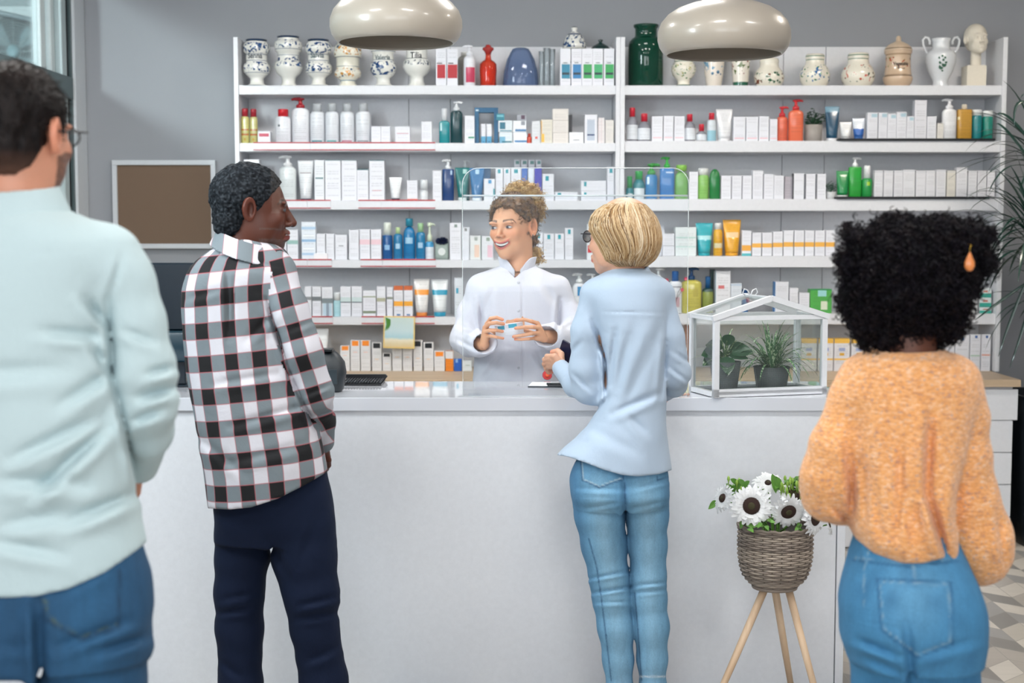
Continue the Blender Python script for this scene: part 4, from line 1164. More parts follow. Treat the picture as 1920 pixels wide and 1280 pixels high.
for i in range(9):
    a_ = -.2 - i * .14
    g.add(tube([(-w_ + .01, -.0015, h_ - .008), (-w_ + .012 + .02 * math.cos(a_), -.0018, h_ - .012 + .03 * math.sin(a_)), (-w_ + .008 + .03 * math.cos(a_ - .3), -.0015, h_ - .02 + .055 * math.sin(a_ - .3))], [.0015, .003, .0006], 4))
mk('palm_frond', g.geo, mat('5E9A4A', .5), lf, smooth=False, rot=rot)
# ---- shelf 5, middle and right
for a, b, nm in ((1074, 1099, 'white pump bottle with a blue square, nearest the pharmacist sleeve'), (1101, 1122, 'white pump bottle with a blue square, middle of the three behind the blond woman'), (1130, 1151, 'white pump bottle with a blue square, half hidden at the blond woman collar')):
    bottle(a, b, 513, ZL[4], YP, nm, 'DEE1E6', 'DFE3E4', ((.35, .65, .62, .9, '2A80B4'),), ybody=531, pump=-1, capw=.5, n=3, group='white pumps with blue squares')
z = ZR[4]
bottle(1224, 1246, 502, z, YP, 'white pump bottle right of the blond woman collar', 'D6DADE', 'DADEE0', ybody=524, pump=1, capw=.5)
bottle(1254, 1280, 508, z, YP, 'white bottle with a bright blue cap', 'DEE1E6', '2066B0', ((.1, .9, .8, .84, '8A8A94'), (.2, .8, .2, .5, 'C8A8B0')), ybody=527, capw=.5, n=3)
bottle(1279, 1317, 502, z, YP, 'large yellow bottle with a dark blue pump', 'C4BC5E', '1F4A78', ((.55, .8, .5, .75, 'B4AA58'),), ybody=525, pump=1, capw=.35, n=3, rough=.12)
bottle(1318, 1339, 518, z, YP, 'small yellow-green bottle with a blue cap', '8E9A50', '1F5A90', ((0, 1, .85, 1, '2A4A4A'),), ybody=540, capw=.45, n=2)
carton(1332, 1341, 505, z, YP + .08, 'dark green box behind the small yellow-green bottle', '20403C')
carton(1341, 1370, 508, z, YP, 'tall white box with red print above the glass terrarium', 'DDDEE2', ((.2, .6, .58, .66, 'C86A6A'), (0, .04, 0, 1, '5A8A9A')))
carton(1370, 1391, 531, z, YP, 'white box right of the tall red print box', 'D3DAE2', ((0, 1, .93, .96, '9AB4CC'),))
bottle(1391, 1404, 542, z, YP, 'bottle with a dark blue cap behind the terrarium roof', '3A6A9A', '1C4A7E', ybody=552, capw=.9, n=2)
carton(1452, 1479, 528, z, YP, 'tall white box with a blue side above the terrarium ridge', 'DADCE2', ((0, .06, 0, 1, '3A78B0'),))
carton(1480, 1497, 540, z, YP, 'white box, middle of three right of the terrarium ridge')
carton(1498, 1518, 549, z, YP, 'shorter white box left of the green box')
carton(1519, 1560, 542, z, YP, 'bright green box with a pale round spot beside the curly hair', '4FA84A', ((.35, .75, .7, .95, '9AD0D0'), (.5, .8, .15, .5, 'D8E0C8'), (0, 1, .95, 1, '2A8A4A')), d=.07)
carton(1815, 1834, 527, z, YP, 'white box with a brown top right of the curly hair', 'DDDEE0', ((0, 1, .9, 1, 'A87A4A'),))
zz_ = z
for yt_, nm in ((576, 'bottom'), (558, 'middle'), (540, 'top')):
    carton(1836, 1859, yt_, zz_, YP, 'white and teal box, %s of three stacked by the right upright' % nm, 'DCE2E2', ((0, 1, 0, .45, '3AA090'), (.3, .7, .55, .75, 'C87A6A')), d=.06, group='white and teal stack')
    zz_ = at(960, yt_, YP).z + .0007
fl = empty('flower', (at(1262, 560, YS + .02).x, YS + .018, ZR[4] + .0005), 'thin stems with pink blossoms standing between the bottles right of the blond woman', 'flower')
for (bx_, by_) in ((1250, 525), (1279, 543), (1286, 522)):
    q = at(bx_, by_, YS + .012) - Vector(fl.location)
    mk('stem', tube([(0, 0, 0), (q.x * .4, 0, q.z * .6), (q.x, q.y, q.z)], .0012, 5), mat('4E4A48', .6), fl)
    g = G()
    for i in range(7):
        a_ = i * 2 * PI / 7
        g.add(([(0, 0, 0), (.008 * math.cos(a_ - .4), -.003, .008 * math.sin(a_ - .4)), (.011 * math.cos(a_), -.006, .011 * math.sin(a_)), (.008 * math.cos(a_ + .4), -.003, .008 * math.sin(a_ + .4))], [(0, 1, 2, 3)]))
    mk('blossom', g.geo, mat('D8506E', .5), fl, tuple(q), smooth=False)
# ---- on the oak worktop
z = ZCAB
YW = YS + .02
tubep(588, 615, 617, z, YW, 'white tube on the worktop beside the checked sleeve', 'DEE0E2', 'DEE0E2', low=.7)
for a, b, y, c, nm in ((638, 656, 648, 'F08A24', 'leftmost and lower'), (657, 675, 638, 'F08A24', 'second from left'), (676, 695, 638, 'F08A24', 'third from left')):
    carton(a, b, y, z, YW, 'white box with an orange top patch on the worktop, ' + nm, 'DCDCDE', ((.15, .85, .82, .985, c), (.3, .7, .6, .63, 'E4C0B8')), group='orange patch cartons')
for a, b, y, nm in ((697, 716, 642, 'right of the orange-patched boxes'), (717, 734, 662, 'lowest one, under the hanging leaflet'), (775, 792, 638, 'right behind the hanging leaflet corner'), (794, 813, 642, 'right of the hanging leaflet')):
    carton(a, b, y, z, YW, 'white box with a black top patch on the worktop, ' + nm, 'DCDCDE', ((.12, .85, .80, .975, '14181E'), (.3, .7, .4, .43, 'E4C8B0')), group='black patch cartons')
carton(735, 754, 645, z, YW, 'plain white box under the hanging leaflet, left of two', 'DADADC', ((.3, .7, .5, .53, 'E4C8B0'),))
carton(755, 773, 645, z, YW, 'plain white box under the hanging leaflet, right of two', 'DADADC', ((.3, .7, .5, .53, 'E4C0B0'),))
carton(814, 834, 658, z, YW, 'short white box with an orange top patch beside the orange box', 'DCDCDE', ((.12, .88, .74, .96, 'F08A24'),))
carton(835, 850, 658, z, YW, 'short box, white above and solid orange below', 'E8841E', ((0, 1, .62, 1, 'DCDCDE'),))
carton(851, 866, 673, z, YW, 'small deep blue box beside the pharmacist sleeve', '1F5CB8', ((.2, .5, .7, 1, '8AB0D8'),))
carton(867, 885, 676, z, YW, 'small white box touching the pharmacist sleeve', 'D8DEE0', ((.3, .8, .5, .6, 'A8B4B0'),))
YEL = ((0, 1, .86, 1, 'EDBE52'), (0, 1, .34, .39, 'EDBE52'), (.3, .7, .62, .72, '9AA8D0'), (.35, .65, .48, .56, 'D8A83A'))
run(((1502, 1532), (1534, 1563), (1564, 1594), (1596, 1625)), 635, z, ['white and yellow pack beyond the terrarium, %s' % s for s in ('seen through the glass', 'leftmost outside the glass', 'middle of those outside the glass', 'at the orange sweater shoulder')], 'yellow and white packs', Y=YW, bands=YEL)
carton(1284, 1292, 610, z, YW, 'narrow brown box seen between the blue sleeve and the terrarium', '8A6450')
carton(1764, 1790, 634, z, YW, 'white box with a pink line on the worktop, left of four by the right upright', 'DBDCE2', ((.05, .95, .28, .31, 'D8A0A0'), (.4, .6, .5, .58, '5A7AA0')))
carton(1791, 1818, 628, z, YW, 'white box with a pink line on the worktop, second of four by the right upright', 'DBDCE2', ((.05, .95, .25, .28, 'D8A0A8'), (.4, .6, .86, .94, '4A7AB0')))
carton(1819, 1839, 627, z, YW, 'white box with a blue dot on the worktop, third of four by the right upright', 'DBDCE2', ((.05, .95, .4, .44, 'A8C0B0'), (.45, .7, .9, .97, '2A5A9A')))
carton(1840, 1858, 627, z, YW, 'white box with a salmon line on the worktop, last one at the right upright', 'DBDCE2', ((.05, .95, .42, .46, 'D89A8A'), (.45, .7, .9, .97, '2A5A9A')))
# ---------------------------------------------------------------- solid modelling for figures: distance fields and surface nets
_rng = np.random.RandomState(11)
_NG = _rng.rand(32, 32, 32).astype(np.float32)


def vnoise(P, f):
    """smooth value noise in -1..1; f scalar or 3-vector of frequencies per metre"""
    Q = P * np.asarray(f, dtype=np.float64)
    i = np.floor(Q).astype(np.int64)
    t = Q - i
    t = t * t * (3 - 2 * t)
    r = 0
    for a in (0, 1):
        for b in (0, 1):
            for c in (0, 1):
                w = (t[:, 0] if a else 1 - t[:, 0]) * (t[:, 1] if b else 1 - t[:, 1]) * (t[:, 2] if c else 1 - t[:, 2])
                r = r + w * _NG[(i[:, 0] + a) & 31, (i[:, 1] + b) & 31, (i[:, 2] + c) & 31]
    return r * 2 - 1


def smin(a, b, k):
    if np.isscalar(k) and k <= 0: return np.minimum(a, b)
    h = np.clip(0.5 + 0.5 * (b - a) / k, 0, 1)
    return b * (1 - h) + a * h - k * h * (1 - h)


def smax(a, b, k): return -smin(-a, -b, k)


def s_ell(P, c, r):
    q = (P - np.asarray(c)) / np.asarray(r)
    k0 = np.linalg.norm(q, axis=1)
    k1 = np.linalg.norm(q / np.asarray(r), axis=1) + 1e-9
    return k0 * (k0 - 1) / k1


def s_cone(P, a, b, r1, r2):
    a, b = np.asarray(a, float), np.asarray(b, float)
    ab = b - a
    t = np.clip(((P - a) @ ab) / max(ab @ ab, 1e-12), 0, 1)
    return np.linalg.norm(P - a - t[:, None] * ab, axis=1) - (r1 + (r2 - r1) * t)


def s_chain(P, pts, k=0.01):
    """pts: list of (point, radius)"""
    d = None
    for (a, ra), (b, rb) in zip(pts[:-1], pts[1:]):
        e = s_cone(P, a, b, ra, rb)
        d = e if d is None else smin(d, e, k)
    return d


def catmull(K, V, n=8):
    """dense resample of rows V over rising keys K"""
    K = np.asarray(K, float)
    V = np.asarray(V, float)
    kk, out = [], []
    for i in range(len(K) - 1):
        p0, p1, p2, p3 = V[max(i - 1, 0)], V[i], V[i + 1], V[min(i + 2, len(K) - 1)]
        for j in range(n):
            t = j / n
            out.append(0.5 * (2 * p1 + (p2 - p0) * t + (2 * p0 - 5 * p1 + 4 * p2 - p3) * t * t + (3 * p1 - p0 - 3 * p2 + p3) * t ** 3))
            kk.append(K[i] + (K[i + 1] - K[i]) * t)
    kk.append(K[-1]); out.append(V[-1])
    return np.array(kk), np.array(out)


class Rows:
    """loft of upright superellipse sections given as picture silhouettes at depth Y0"""
    def __init__(s, Y0, rows, n=2.3, yaw=0.0):
        z, v = [], []
        for r in rows:
            py, xl, xr, dy, ry = r
            a, b = at(xl, py, Y0 + dy), at(xr, py, Y0 + dy)
            z.append(a.z)
            v.append(((a.x + b.x) / 2, Y0 + dy, (b.x - a.x) / 2, ry))
        z, v = z[::-1], v[::-1]
        s.z, s.v = catmull(z, v)
        s.n, s.yaw = n, yaw
        s.z0, s.z1 = z[0], z[-1]
    def at(s, z): return [np.interp(z, s.z, s.v[:, i]) for i in range(4)]
    def d(s, P):
        cx, cy, rx, ry = s.at(P[:, 2])
        x, y = P[:, 0] - cx, P[:, 1] - cy
        if s.yaw:
            c, q = math.cos(s.yaw), math.sin(s.yaw)
            x, y = x * c + y * q, -x * q + y * c
        rx = np.maximum(rx, 1e-3); ry = np.maximum(ry, 1e-3)
        e = (np.abs(x / rx) ** s.n + np.abs(y / ry) ** s.n + 1e-12) ** (1 / s.n)
        d = (e - 1) * np.minimum(rx, ry) * 0.9
        return np.maximum(d, np.maximum(P[:, 2] - s.z1, s.z0 - P[:, 2]))


def proj(P):
    """world points to picture pixels"""
    dy, dz = P[:, 1], P[:, 2] - CAMZ
    fwd = dy * CP - dz * SP
    up = dy * SP + dz * CP
    return 960 + FPX * P[:, 0] / fwd, 640 - FPX * up / fwd


def creases(P, items):
    """folds in cloth: (x1, y1, x2, y2, width, depth in mm) with a raised lip beside each groove"""
    u, v = proj(P)
    o = 0
    for (x1, y1, x2, y2, w, a) in items:
        dx, dy = x2 - x1, y2 - y1
        L2 = dx * dx + dy * dy
        t = np.clip(((u - x1) * dx + (v - y1) * dy) / L2, 0, 1)
        ex, ey = u - x1 - t * dx, v - y1 - t * dy
        L = math.sqrt(L2)
        side = (ex * -dy + ey * dx) / L
        dist = np.hypot(ex, ey)
        tap = np.sin(PI * np.clip(t, 0.04, 0.96)) ** 0.5
        o = o + a * 1.6e-3 * tap * (np.exp(-(dist / w) ** 2) - 0.6 * np.exp(-((side - 1.9 * w) / (1.2 * w)) ** 2) * np.exp(-((dist - np.abs(side)) / w) ** 2))
    return o


def surface_nets(D, lo, h):
    nx, ny, nz = D.shape
    S = D < 0
    cellid = lambda i, j, k: (i * (ny - 1) + j) * (nz - 1) + k
    NC = (nx - 1) * (ny - 1) * (nz - 1)
    acc_id, acc_p, quads = [], [], []
    for ax in range(3):
        sl0 = [slice(None)] * 3; sl1 = [slice(None)] * 3
        sl0[ax] = slice(0, -1); sl1[ax] = slice(1, None)
        A, B = S[tuple(sl0)], S[tuple(sl1)]
        idx = np.argwhere(A != B)
        if len(idx) == 0: continue
        da = D[tuple(sl0)][tuple(idx.T)]
        db = D[tuple(sl1)][tuple(idx.T)]
        ina = A[tuple(idx.T)]
        t = da / (da - db)
        p = idx.astype(float)
        p[:, ax] += t
        o1, o2 = [(1, 2), (2, 0), (0, 1)][ax]
        ok = (idx[:, o1] > 0) & (idx[:, o2] > 0) & (idx[:, o1] < D.shape[o1] - 1) & (idx[:, o2] < D.shape[o2] - 1)
        idx, p, ina = idx[ok], p[ok], ina[ok]
        cs = []
        for (e1, e2) in ((0, 0), (-1, 0), (-1, -1), (0, -1)):
            q = idx.copy()
            q[:, o1] += e1
            q[:, o2] += e2
            cid = cellid(q[:, 0], q[:, 1], q[:, 2])
            cs.append(cid)
            acc_id.append(cid); acc_p.append(p)
        Q = np.stack(cs, 1)
        Q = np.where(ina[:, None], Q, Q[:, ::-1])
        quads.append(Q)
    ids = np.concatenate(acc_id); pts = np.concatenate(acc_p)
    uniq, inv = np.unique(ids, return_inverse=True)
    cnt = np.bincount(inv)
    V = np.stack([np.bincount(inv, pts[:, i]) / cnt for i in range(3)], 1)
    V = np.asarray(lo) + V * h
    Q = np.concatenate(quads)
    F = np.searchsorted(uniq, Q)
    return V, F


def solid(fn, lo, hi, h):
    """mesh of fn(P) < 0, evaluated finely only near the surface"""
    lo = np.asarray(lo, float); hi = np.asarray(hi, float)
    m = 4
    n = (np.ceil((hi - lo) / (h * m)).astype(int) + 1)
    cc = [np.arange(k) for k in n]
    I = np.stack(np.meshgrid(*cc, indexing='ij'), -1).reshape(-1, 3)
    C = lo + (I + 0.5) * h * m - h * 0.5
    dc = fn(C)
    near = np.abs(dc) < h * m * 2.0
    D = np.where(dc < 0, -1.0, 1.0).reshape(n)
    D = D.repeat(m, 0).repeat(m, 1).repeat(m, 2)
    In = I[near]
    off = np.stack(np.meshgrid(*[np.arange(m)] * 3, indexing='ij'), -1).reshape(-1, 3)
    J = (In[:, None, :] * m + off[None]).reshape(-1, 3)
    val = np.empty(len(J))
    step = 400000
    for s in range(0, len(J), step):
        val[s:s + step] = fn(lo + J[s:s + step] * h)
    D[J[:, 0], J[:, 1], J[:, 2]] = val
    return surface_nets(D, lo, h)


def fast_mesh(name, V, F, mats, parent=None, cols=None, uv=None, origin=None):
    """numpy mesh to object; cols per vertex -> 'Col', uv per face corner -> 'puv'"""
    V = np.asarray(V, dtype=np.float32)
    if origin is not None: V = V - np.asarray(origin, dtype=np.float32)
    F = np.asarray(F, dtype=np.int32)
    k = F.shape[1]
    me = bpy.data.meshes.new(name)
    me.vertices.add(len(V))
    me.vertices.foreach_set('co', V.ravel())
    me.loops.add(F.size)
    me.loops.foreach_set('vertex_index', F.ravel())
    me.polygons.add(len(F))
    me.polygons.foreach_set('loop_start', np.arange(0, F.size, k, dtype=np.int32))
    me.polygons.foreach_set('use_smooth', np.ones(len(F), dtype=bool))
    me.update(calc_edges=True)
    if not isinstance(mats, (list, tuple)): mats = [mats]
    for m in mats: me.materials.append(m)
    if cols is not None:
        a = me.color_attributes.new('Col', 'FLOAT_COLOR', 'POINT')
        c4 = np.ones((len(V), 4), dtype=np.float32)
        c4[:, :3] = cols
        a.data.foreach_set('color', c4.ravel())
    if uv is not None:
        a = me.attributes.new('puv', 'FLOAT_VECTOR', 'CORNER')
        a.data.foreach_set('vector', np.asarray(uv, dtype=np.float32).ravel())
    me.validate()
    o = bpy.data.objects.new(name, me)
    COL.objects.link(o)
    if parent: o.parent = parent
    elif origin is not None: o.location = origin
    return o


def merge(parts):
    V, F, Cc, n = [], [], [], 0
    for v, f, c in parts:
        V.append(v); F.append(f + n); Cc.append(c if c is not None else np.ones((len(v), 3)))
        n += len(v)
    return np.concatenate(V), np.concatenate(F), np.concatenate(Cc)


def np_tubes(paths, radii, cols, seg=4):
    """many thin strands in one mesh. paths (N,K,3), radii (N,K), cols (N,3)"""
    Pn, K = paths.shape[0], paths.shape[1]
    T = np.gradient(paths, axis=1)
    T /= np.linalg.norm(T, axis=2, keepdims=True) + 1e-9
    up = np.array([0.21, 0.35, 0.9])
    A = np.cross(T, up); A /= np.linalg.norm(A, axis=2, keepdims=True) + 1e-9
    B = np.cross(T, A)
    w = 2 * PI * np.arange(seg) / seg
    V = paths[:, :, None, :] + (A[:, :, None, :] * np.cos(w)[None, None, :, None] + B[:, :, None, :] * np.sin(w)[None, None, :, None]) * radii[:, :, None, None]
    base = (np.arange(Pn) * K * seg)[:, None, None]
    kk = (np.arange(K - 1) * seg)[None, :, None]
    ss = np.arange(seg)[None, None, :]
    s2 = (ss + 1) % seg
    F = np.stack([base + kk + ss, base + kk + s2, base + kk + seg + s2, base + kk + seg + ss], -1).reshape(-1, 4)
    Cc = np.repeat(cols, K * seg, axis=0)
    return V.reshape(-1, 3), F, Cc


def vcol_mat(name, rough=0.5, sss=0.0, bump=0.0, bscale=200, sheen=0.0, spec=0.5, mul=None):
    t = NT(name)
    a = t.n('ShaderNodeAttribute', attribute_name='Col')
    nz = t.noise(bscale, 3, 0.6, t.coord())
    f = t.math('MULTIPLY_ADD', nz.outputs[0], 0.25, 0.875)
    mx = t.n('ShaderNodeMix', data_type='RGBA', blend_type='MULTIPLY')
    mx.inputs[0].default_value = 1
    t.l(a.outputs['Color'], mx.inputs[6])
    cmb = t.n('ShaderNodeCombineColor')
    for i in range(3): t.l(f, cmb.inputs[i])
    t.l(cmb.outputs[0], mx.inputs[7])
    t.l(mx.outputs[2], t.b.inputs['Base Color'])
    t.b.inputs['Roughness'].default_value = rough
    t.b.inputs['Specular IOR Level'].default_value = spec
    if sss:
        t.b.inputs['Subsurface Weight'].default_value = sss
        t.b.inputs['Subsurface Radius'].default_value = (0.012, 0.005, 0.003)
        t.b.inputs['Subsurface Scale'].default_value = 0.5
    if sheen: t.b.inputs['Sheen Weight'].default_value = sheen
    if bump: t.bump(nz.outputs[0], bump, 0.002)
    return t.m


SKIN = vcol_mat('skin', 0.45, 0.12, 0.08, 350)
HAIRM = vcol_mat('hair', 0.45, 0, 0.0, 60)


# ---------------------------------------------------------------- heads
class Frame:
    def __init__(s, c, f, pitch=0.0, roll=0.0, scale=1.0):
        f = Vector((f[0], f[1], 0)).normalized()
        up = Vector((0, 0, 1))
        r = f.cross(up)                      # subject's right-hand side
        M = Matrix((r, f, up)).transposed()
        M = M @ Matrix.Rotation(pitch, 3, 'X') @ Matrix.Rotation(roll, 3, 'Y')
        s.M = np.array(M)
        s.c = np.array(c)
        s.s = scale
    def loc(s, P): return ((P - s.c) @ s.M) / s.s
    def wor(s, L): return s.c + s.s * (np.asarray(L, float) @ s.M.T)


def head_sdf(L, smile=0.0, lips=1.0, nose=1.0, thin=1.0, nz=0.0, jaw=1.0):
    """unit head: x side, y front, z up; chin -0.115, crown 0.115"""
    X = L.copy()
    X[:, 0] = np.abs(X[:, 0])
    if nz: X0 = X.copy(); X0[:, 2] -= nz * np.clip((-X[:, 2] - .005) / .03, 0, 1) * np.clip((.105 + X[:, 2]) / .02, 0, 1)
    else: X0 = X
    XX, X = X, X
    d = s_ell(X, (0, -0.012, 0.032), (0.073 * thin, 0.092, 0.083))
    d = smin(d, s_ell(X, (0, 0.026, -0.022), (0.061 * thin, 0.066, 0.082)), 0.03)
    d = smin(d, s_ell(X, (0, 0.052, -0.080), (0.034 * thin, 0.036, 0.032)), 0.035)       # jaw
    d = smin(d, s_ell(X, (0, 0.074, -0.098), (0.015, 0.013, 0.014)), 0.022)              # chin
    d = smin(d, s_ell(X, (0.048 * thin * jaw, 0.02, -0.062), (0.014, 0.03, 0.028)), 0.03)      # jaw corner
    d = smin(d, s_ell(X, (0.038, 0.066, -0.028 + 0.006 * smile), (0.019, 0.018, 0.019)), 0.022)   # cheek
    d = smin(d, s_ell(X, (0.026, 0.084, 0.018), (0.026, 0.008, 0.008)), 0.014)           # brow ridge
    d = smax(d, -s_ell(X, (0.031, 0.101, 0.001), (0.018, 0.014, 0.011)), 0.012)          # socket
    d = smin(d, s_ell(X, (0.031, 0.0755, 0.001), (0.0145, 0.0145, 0.0125)), 0.002)       # eye and lids
    # nose
    X = X0
    d = smin(d, s_cone(X, (0, 0.088, 0.010), (0, 0.110 * (0.96 + 0.04 * nose), -0.033), 0.0065, 0.0095 * nose), 0.012)
    d = smin(d, s_ell(X, (0.0115 * nose, 0.098, -0.038), (0.0085, 0.011, 0.0075)), 0.006)
    d = smax(d, -s_ell(X, (0.0065 * nose, 0.103, -0.0445), (0.0035, 0.005, 0.003)), 0.003)
    # mouth
    mw = 0.024 + 0.007 * smile
    if smile > 0:
        zc = -0.064 + 10 * (X[:, 0] ** 2) * smile
        yc = 0.094 - 6.5 * X[:, 0] ** 2
        up = np.sqrt((X[:, 1] - yc) ** 2 + (X[:, 2] - zc) ** 2 * 0.8) - 0.0055 * lips
        up = np.maximum(up, X[:, 0] - mw)
        zc2 = -0.083 + 20 * (X[:, 0] ** 2) * smile
        dn = np.sqrt((X[:, 1] - yc + 0.003) ** 2 + (X[:, 2] - zc2) ** 2 * 0.8) - 0.006 * lips
        dn = np.maximum(dn, X[:, 0] - mw * 0.95)
        d = smin(d, up, 0.006); d = smin(d, dn, 0.007)
        mid = (zc + zc2) / 2
        hgt = np.maximum((zc - zc2) / 2 - 0.0035, 0.0005)
        hole = np.maximum(np.abs(X[:, 2] - mid) - hgt, np.maximum(yc - 0.006 - X[:, 1], X[:, 0] - mw * 0.92))
        d = smax(d, -hole, 0.0015)
    else:
        yc = 0.092 - 7 * X[:, 0] ** 2
        up = np.maximum(np.hypot(X[:, 1] - yc - 0.003 * lips, (X[:, 2] + 0.061)) - 0.0062 * lips, X[:, 0] - mw)
        dn = np.maximum(np.hypot(X[:, 1] - yc - 0.002 * lips, (X[:, 2] + 0.073)) - 0.0072 * lips, X[:, 0] - mw * 0.9)
        d = smin(d, up, 0.007); d = smin(d, dn, 0.007)
        d = smax(d, -np.maximum(np.abs(X[:, 2] + 0.0668) - 0.0009, np.maximum(0.0925 - 7 * X[:, 0] ** 2 - X[:, 1], X[:, 0] - mw)), 0.001)
    # ears
    X = XX
    Ea = X - np.array([0.076 * thin, -0.012, -0.004])
    ca, sa = math.cos(0.35), math.sin(0.35)
    Ex = Ea[:, 0] * ca + Ea[:, 1] * sa       # thickness axis, tips back
    Ey = -Ea[:, 0] * sa + Ea[:, 1] * ca
    Ez = Ea[:, 2]
    rr_ = np.hypot(Ey / (0.0175 - 0.10 * np.clip(-Ez, 0, .03)), Ez / 0.031)
    ear = np.maximum((rr_ - 1) * 0.016, np.abs(Ex - 0.006) - 0.0075 + 0.002)
    bowl = s_ell(np.stack([Ex - 0.0125, Ey - 0.003, Ez + 0.0], 1), (0, 0, 0), (0.0085, 0.0100, 0.0205))
    ear = smax(ear, -bowl, 0.0015)
    d = smin(d, ear - 0.001, 0.006)
    return d


def mixc(c, m, col):
    m = np.clip(m, 0, 1)[:, None]
    return c * (1 - m) + np.asarray(col) * m


def skin_paint(L, base, lip, smile=0.0, brow=(0.05, 0.03, 0.02), flush=0.25, makeup=0.0, eyes=(0.05, 0.06, 0.09), nbrow=1.0, nz=0.0, sclera=0.6):
    X = L.copy()
    if nz: X[:, 2] -= nz * np.clip((-X[:, 2] - .005) / .03, 0, 1) * np.clip((.105 + X[:, 2]) / .02, 0, 1)
    ax = np.abs(X[:, 0])
    c = np.tile(np.asarray(base, float), (len(L), 1))
    front = X[:, 1] > 0.05
    fl = np.exp(-(((ax - 0.04) / 0.022) ** 2 + ((X[:, 2] + 0.028) / 0.022) ** 2)) * (X[:, 1] > 0.02)
    c = mixc(c, fl * flush, np.asarray(base) * np.array([1.08, 0.72, 0.62]))
    c = mixc(c, np.exp(-((ax / 0.014) ** 2 + ((X[:, 2] + 0.034) / 0.012) ** 2)) * flush * front, np.asarray(base) * np.array([1.05, 0.72, 0.62]))
    ear = (ax > 0.07) & (X[:, 1] < 0.03)
    c = mixc(c, ear * 0.35, np.asarray(base) * np.array([1.25, 0.8, 0.65]))
    be = (np.hypot((X[:, 1] + .008) / .011, (X[:, 2] + .004) / .020) < 1) & (ax > .070)  # shade of the ear hollow, painted into the skin colour
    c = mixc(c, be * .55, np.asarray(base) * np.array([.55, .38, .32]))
    # lips
    mw = 0.024 + 0.007 * smile
    if smile > 0:
        zc = -0.064 + 10 * ax ** 2 * smile
        zc2 = -0.083 + 20 * ax ** 2 * smile
        th = 0.0036
        m = ((np.abs(X[:, 2] - zc) < th) | (np.abs(X[:, 2] - zc2) < th * 1.25)) & (ax < mw * 1.02) & (X[:, 1] > 0.075)
        c = mixc(c, m * 0.9, lip)
        inside = (X[:, 2] < zc - 0.0030) & (X[:, 2] > zc2 + 0.0030) & (ax < mw * 0.93) & (X[:, 1] > 0.06)
        c = mixc(c, inside * 1.0, (0.10, 0.02, 0.02))
    else:
        m = (np.abs(X[:, 2] + 0.067) < 0.0115) & (ax < mw) & (X[:, 1] > 0.082 - 3 * ax ** 2 + 0.002)
        c = mixc(c, m * 0.85, lip)
    # brows: arch
    zb = 0.0225 + 0.004 * np.sin(np.clip((ax - 0.012) / 0.036, 0, 1) * PI * 0.75) - 5 * np.clip(ax - 0.042, 0, 1) * 0.3
    m = (np.abs(X[:, 2] - zb) < 0.0030 * nbrow * (1.15 - np.clip((ax - .015) / .05, 0, .6))) & (ax > 0.012) & (ax < 0.050) & front
    c = mixc(c, m * 0.8, brow)
    # eyes: almond opening with lash line, white, iris
    ex, ez = ax - 0.031, X[:, 2] - 0.0005
    opn = (0.0052 - 0.002 * smile) * (1 - (ex / 0.0150) ** 2)
    e = front & (np.abs(ex) < 0.0145)
    dz = ez / np.maximum(opn, 1e-4)
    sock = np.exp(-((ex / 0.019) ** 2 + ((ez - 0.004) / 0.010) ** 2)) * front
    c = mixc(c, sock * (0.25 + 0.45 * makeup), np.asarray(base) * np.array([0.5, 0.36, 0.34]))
    c = mixc(c, (e & (dz < 1.6 + .9 * makeup) & (dz > -1.4 - .3 * makeup)) * (0.55 + 0.42 * makeup), (0.03, 0.015, 0.012))
    c = mixc(c, (e & (np.abs(dz) < 1)) * 1.0, (sclera, sclera * .97, sclera * .96))
    gx = 0.0035
    iris = np.hypot(X[:, 0] - (np.sign(X[:, 0]) * 0.031 + gx), ez) < 0.0066
    c = mixc(c, (e & (np.abs(dz) < 1) & iris) * 1.0, eyes)
    # nostril
    c = mixc(c, ((np.hypot(ax - 0.0068, (X[:, 2] + 0.0445)) < 0.0035) & (X[:, 1] > 0.09)) * 0.7, np.asarray(base) * 0.25)
    return c


def lump(P, f, amp): return vnoise(P, f) * amp


def bbox(pts, pad):
    a = np.array([tuple(p) for p in pts])
    return a.min(0) - pad, a.max(0) + pad


def shell_cols(V, palette, f=90, seed=0):
    n = (vnoise(V + seed, f) + 1) / 2
    pal = np.array(palette)
    k = np.clip(n * len(pal), 0, len(pal) - 1.001)
    i = k.astype(int)
    t = (k - i)[:, None]
    return pal[i] * (1 - t) + pal[np.minimum(i + 1, len(pal) - 1)] * t


# ---------------------------------------------------------------- plaster bust on the top shelf
z = ZR[0]
Yb = YP + 0.085
Sb = Yb / FPX
bc = np.array(at(1831, 74, Yb))
fr = Frame(bc, (0.12, -1), 0.08, 0.0, 0.150 / 0.225)
blk0, blk1 = at(1807, 124, Yb - .04), at(1846, 158, Yb - .04)


def bust_fn(P):
    L = fr.loc(P)
    d = head_sdf(L, nose=1.0)
    hair = s_ell(L, (0, -0.02, 0.03), (0.082, 0.1, 0.092))
    hair = smax(hair, L[:, 1] * 0.75 - L[:, 2] - 0.005, 0.01)
    d = smin(d, hair, 0.004)
    d = smin(d, s_ell(L, (0, -0.075, -0.02), (0.05, 0.05, 0.055)), 0.03)
    d = d * fr.s
    neck = s_cone(P, fr.wor((0, -0.01, -0.06)), fr.wor((0, -0.02, -0.20)), 0.024, 0.027)
    return smin(d, neck, 0.012)


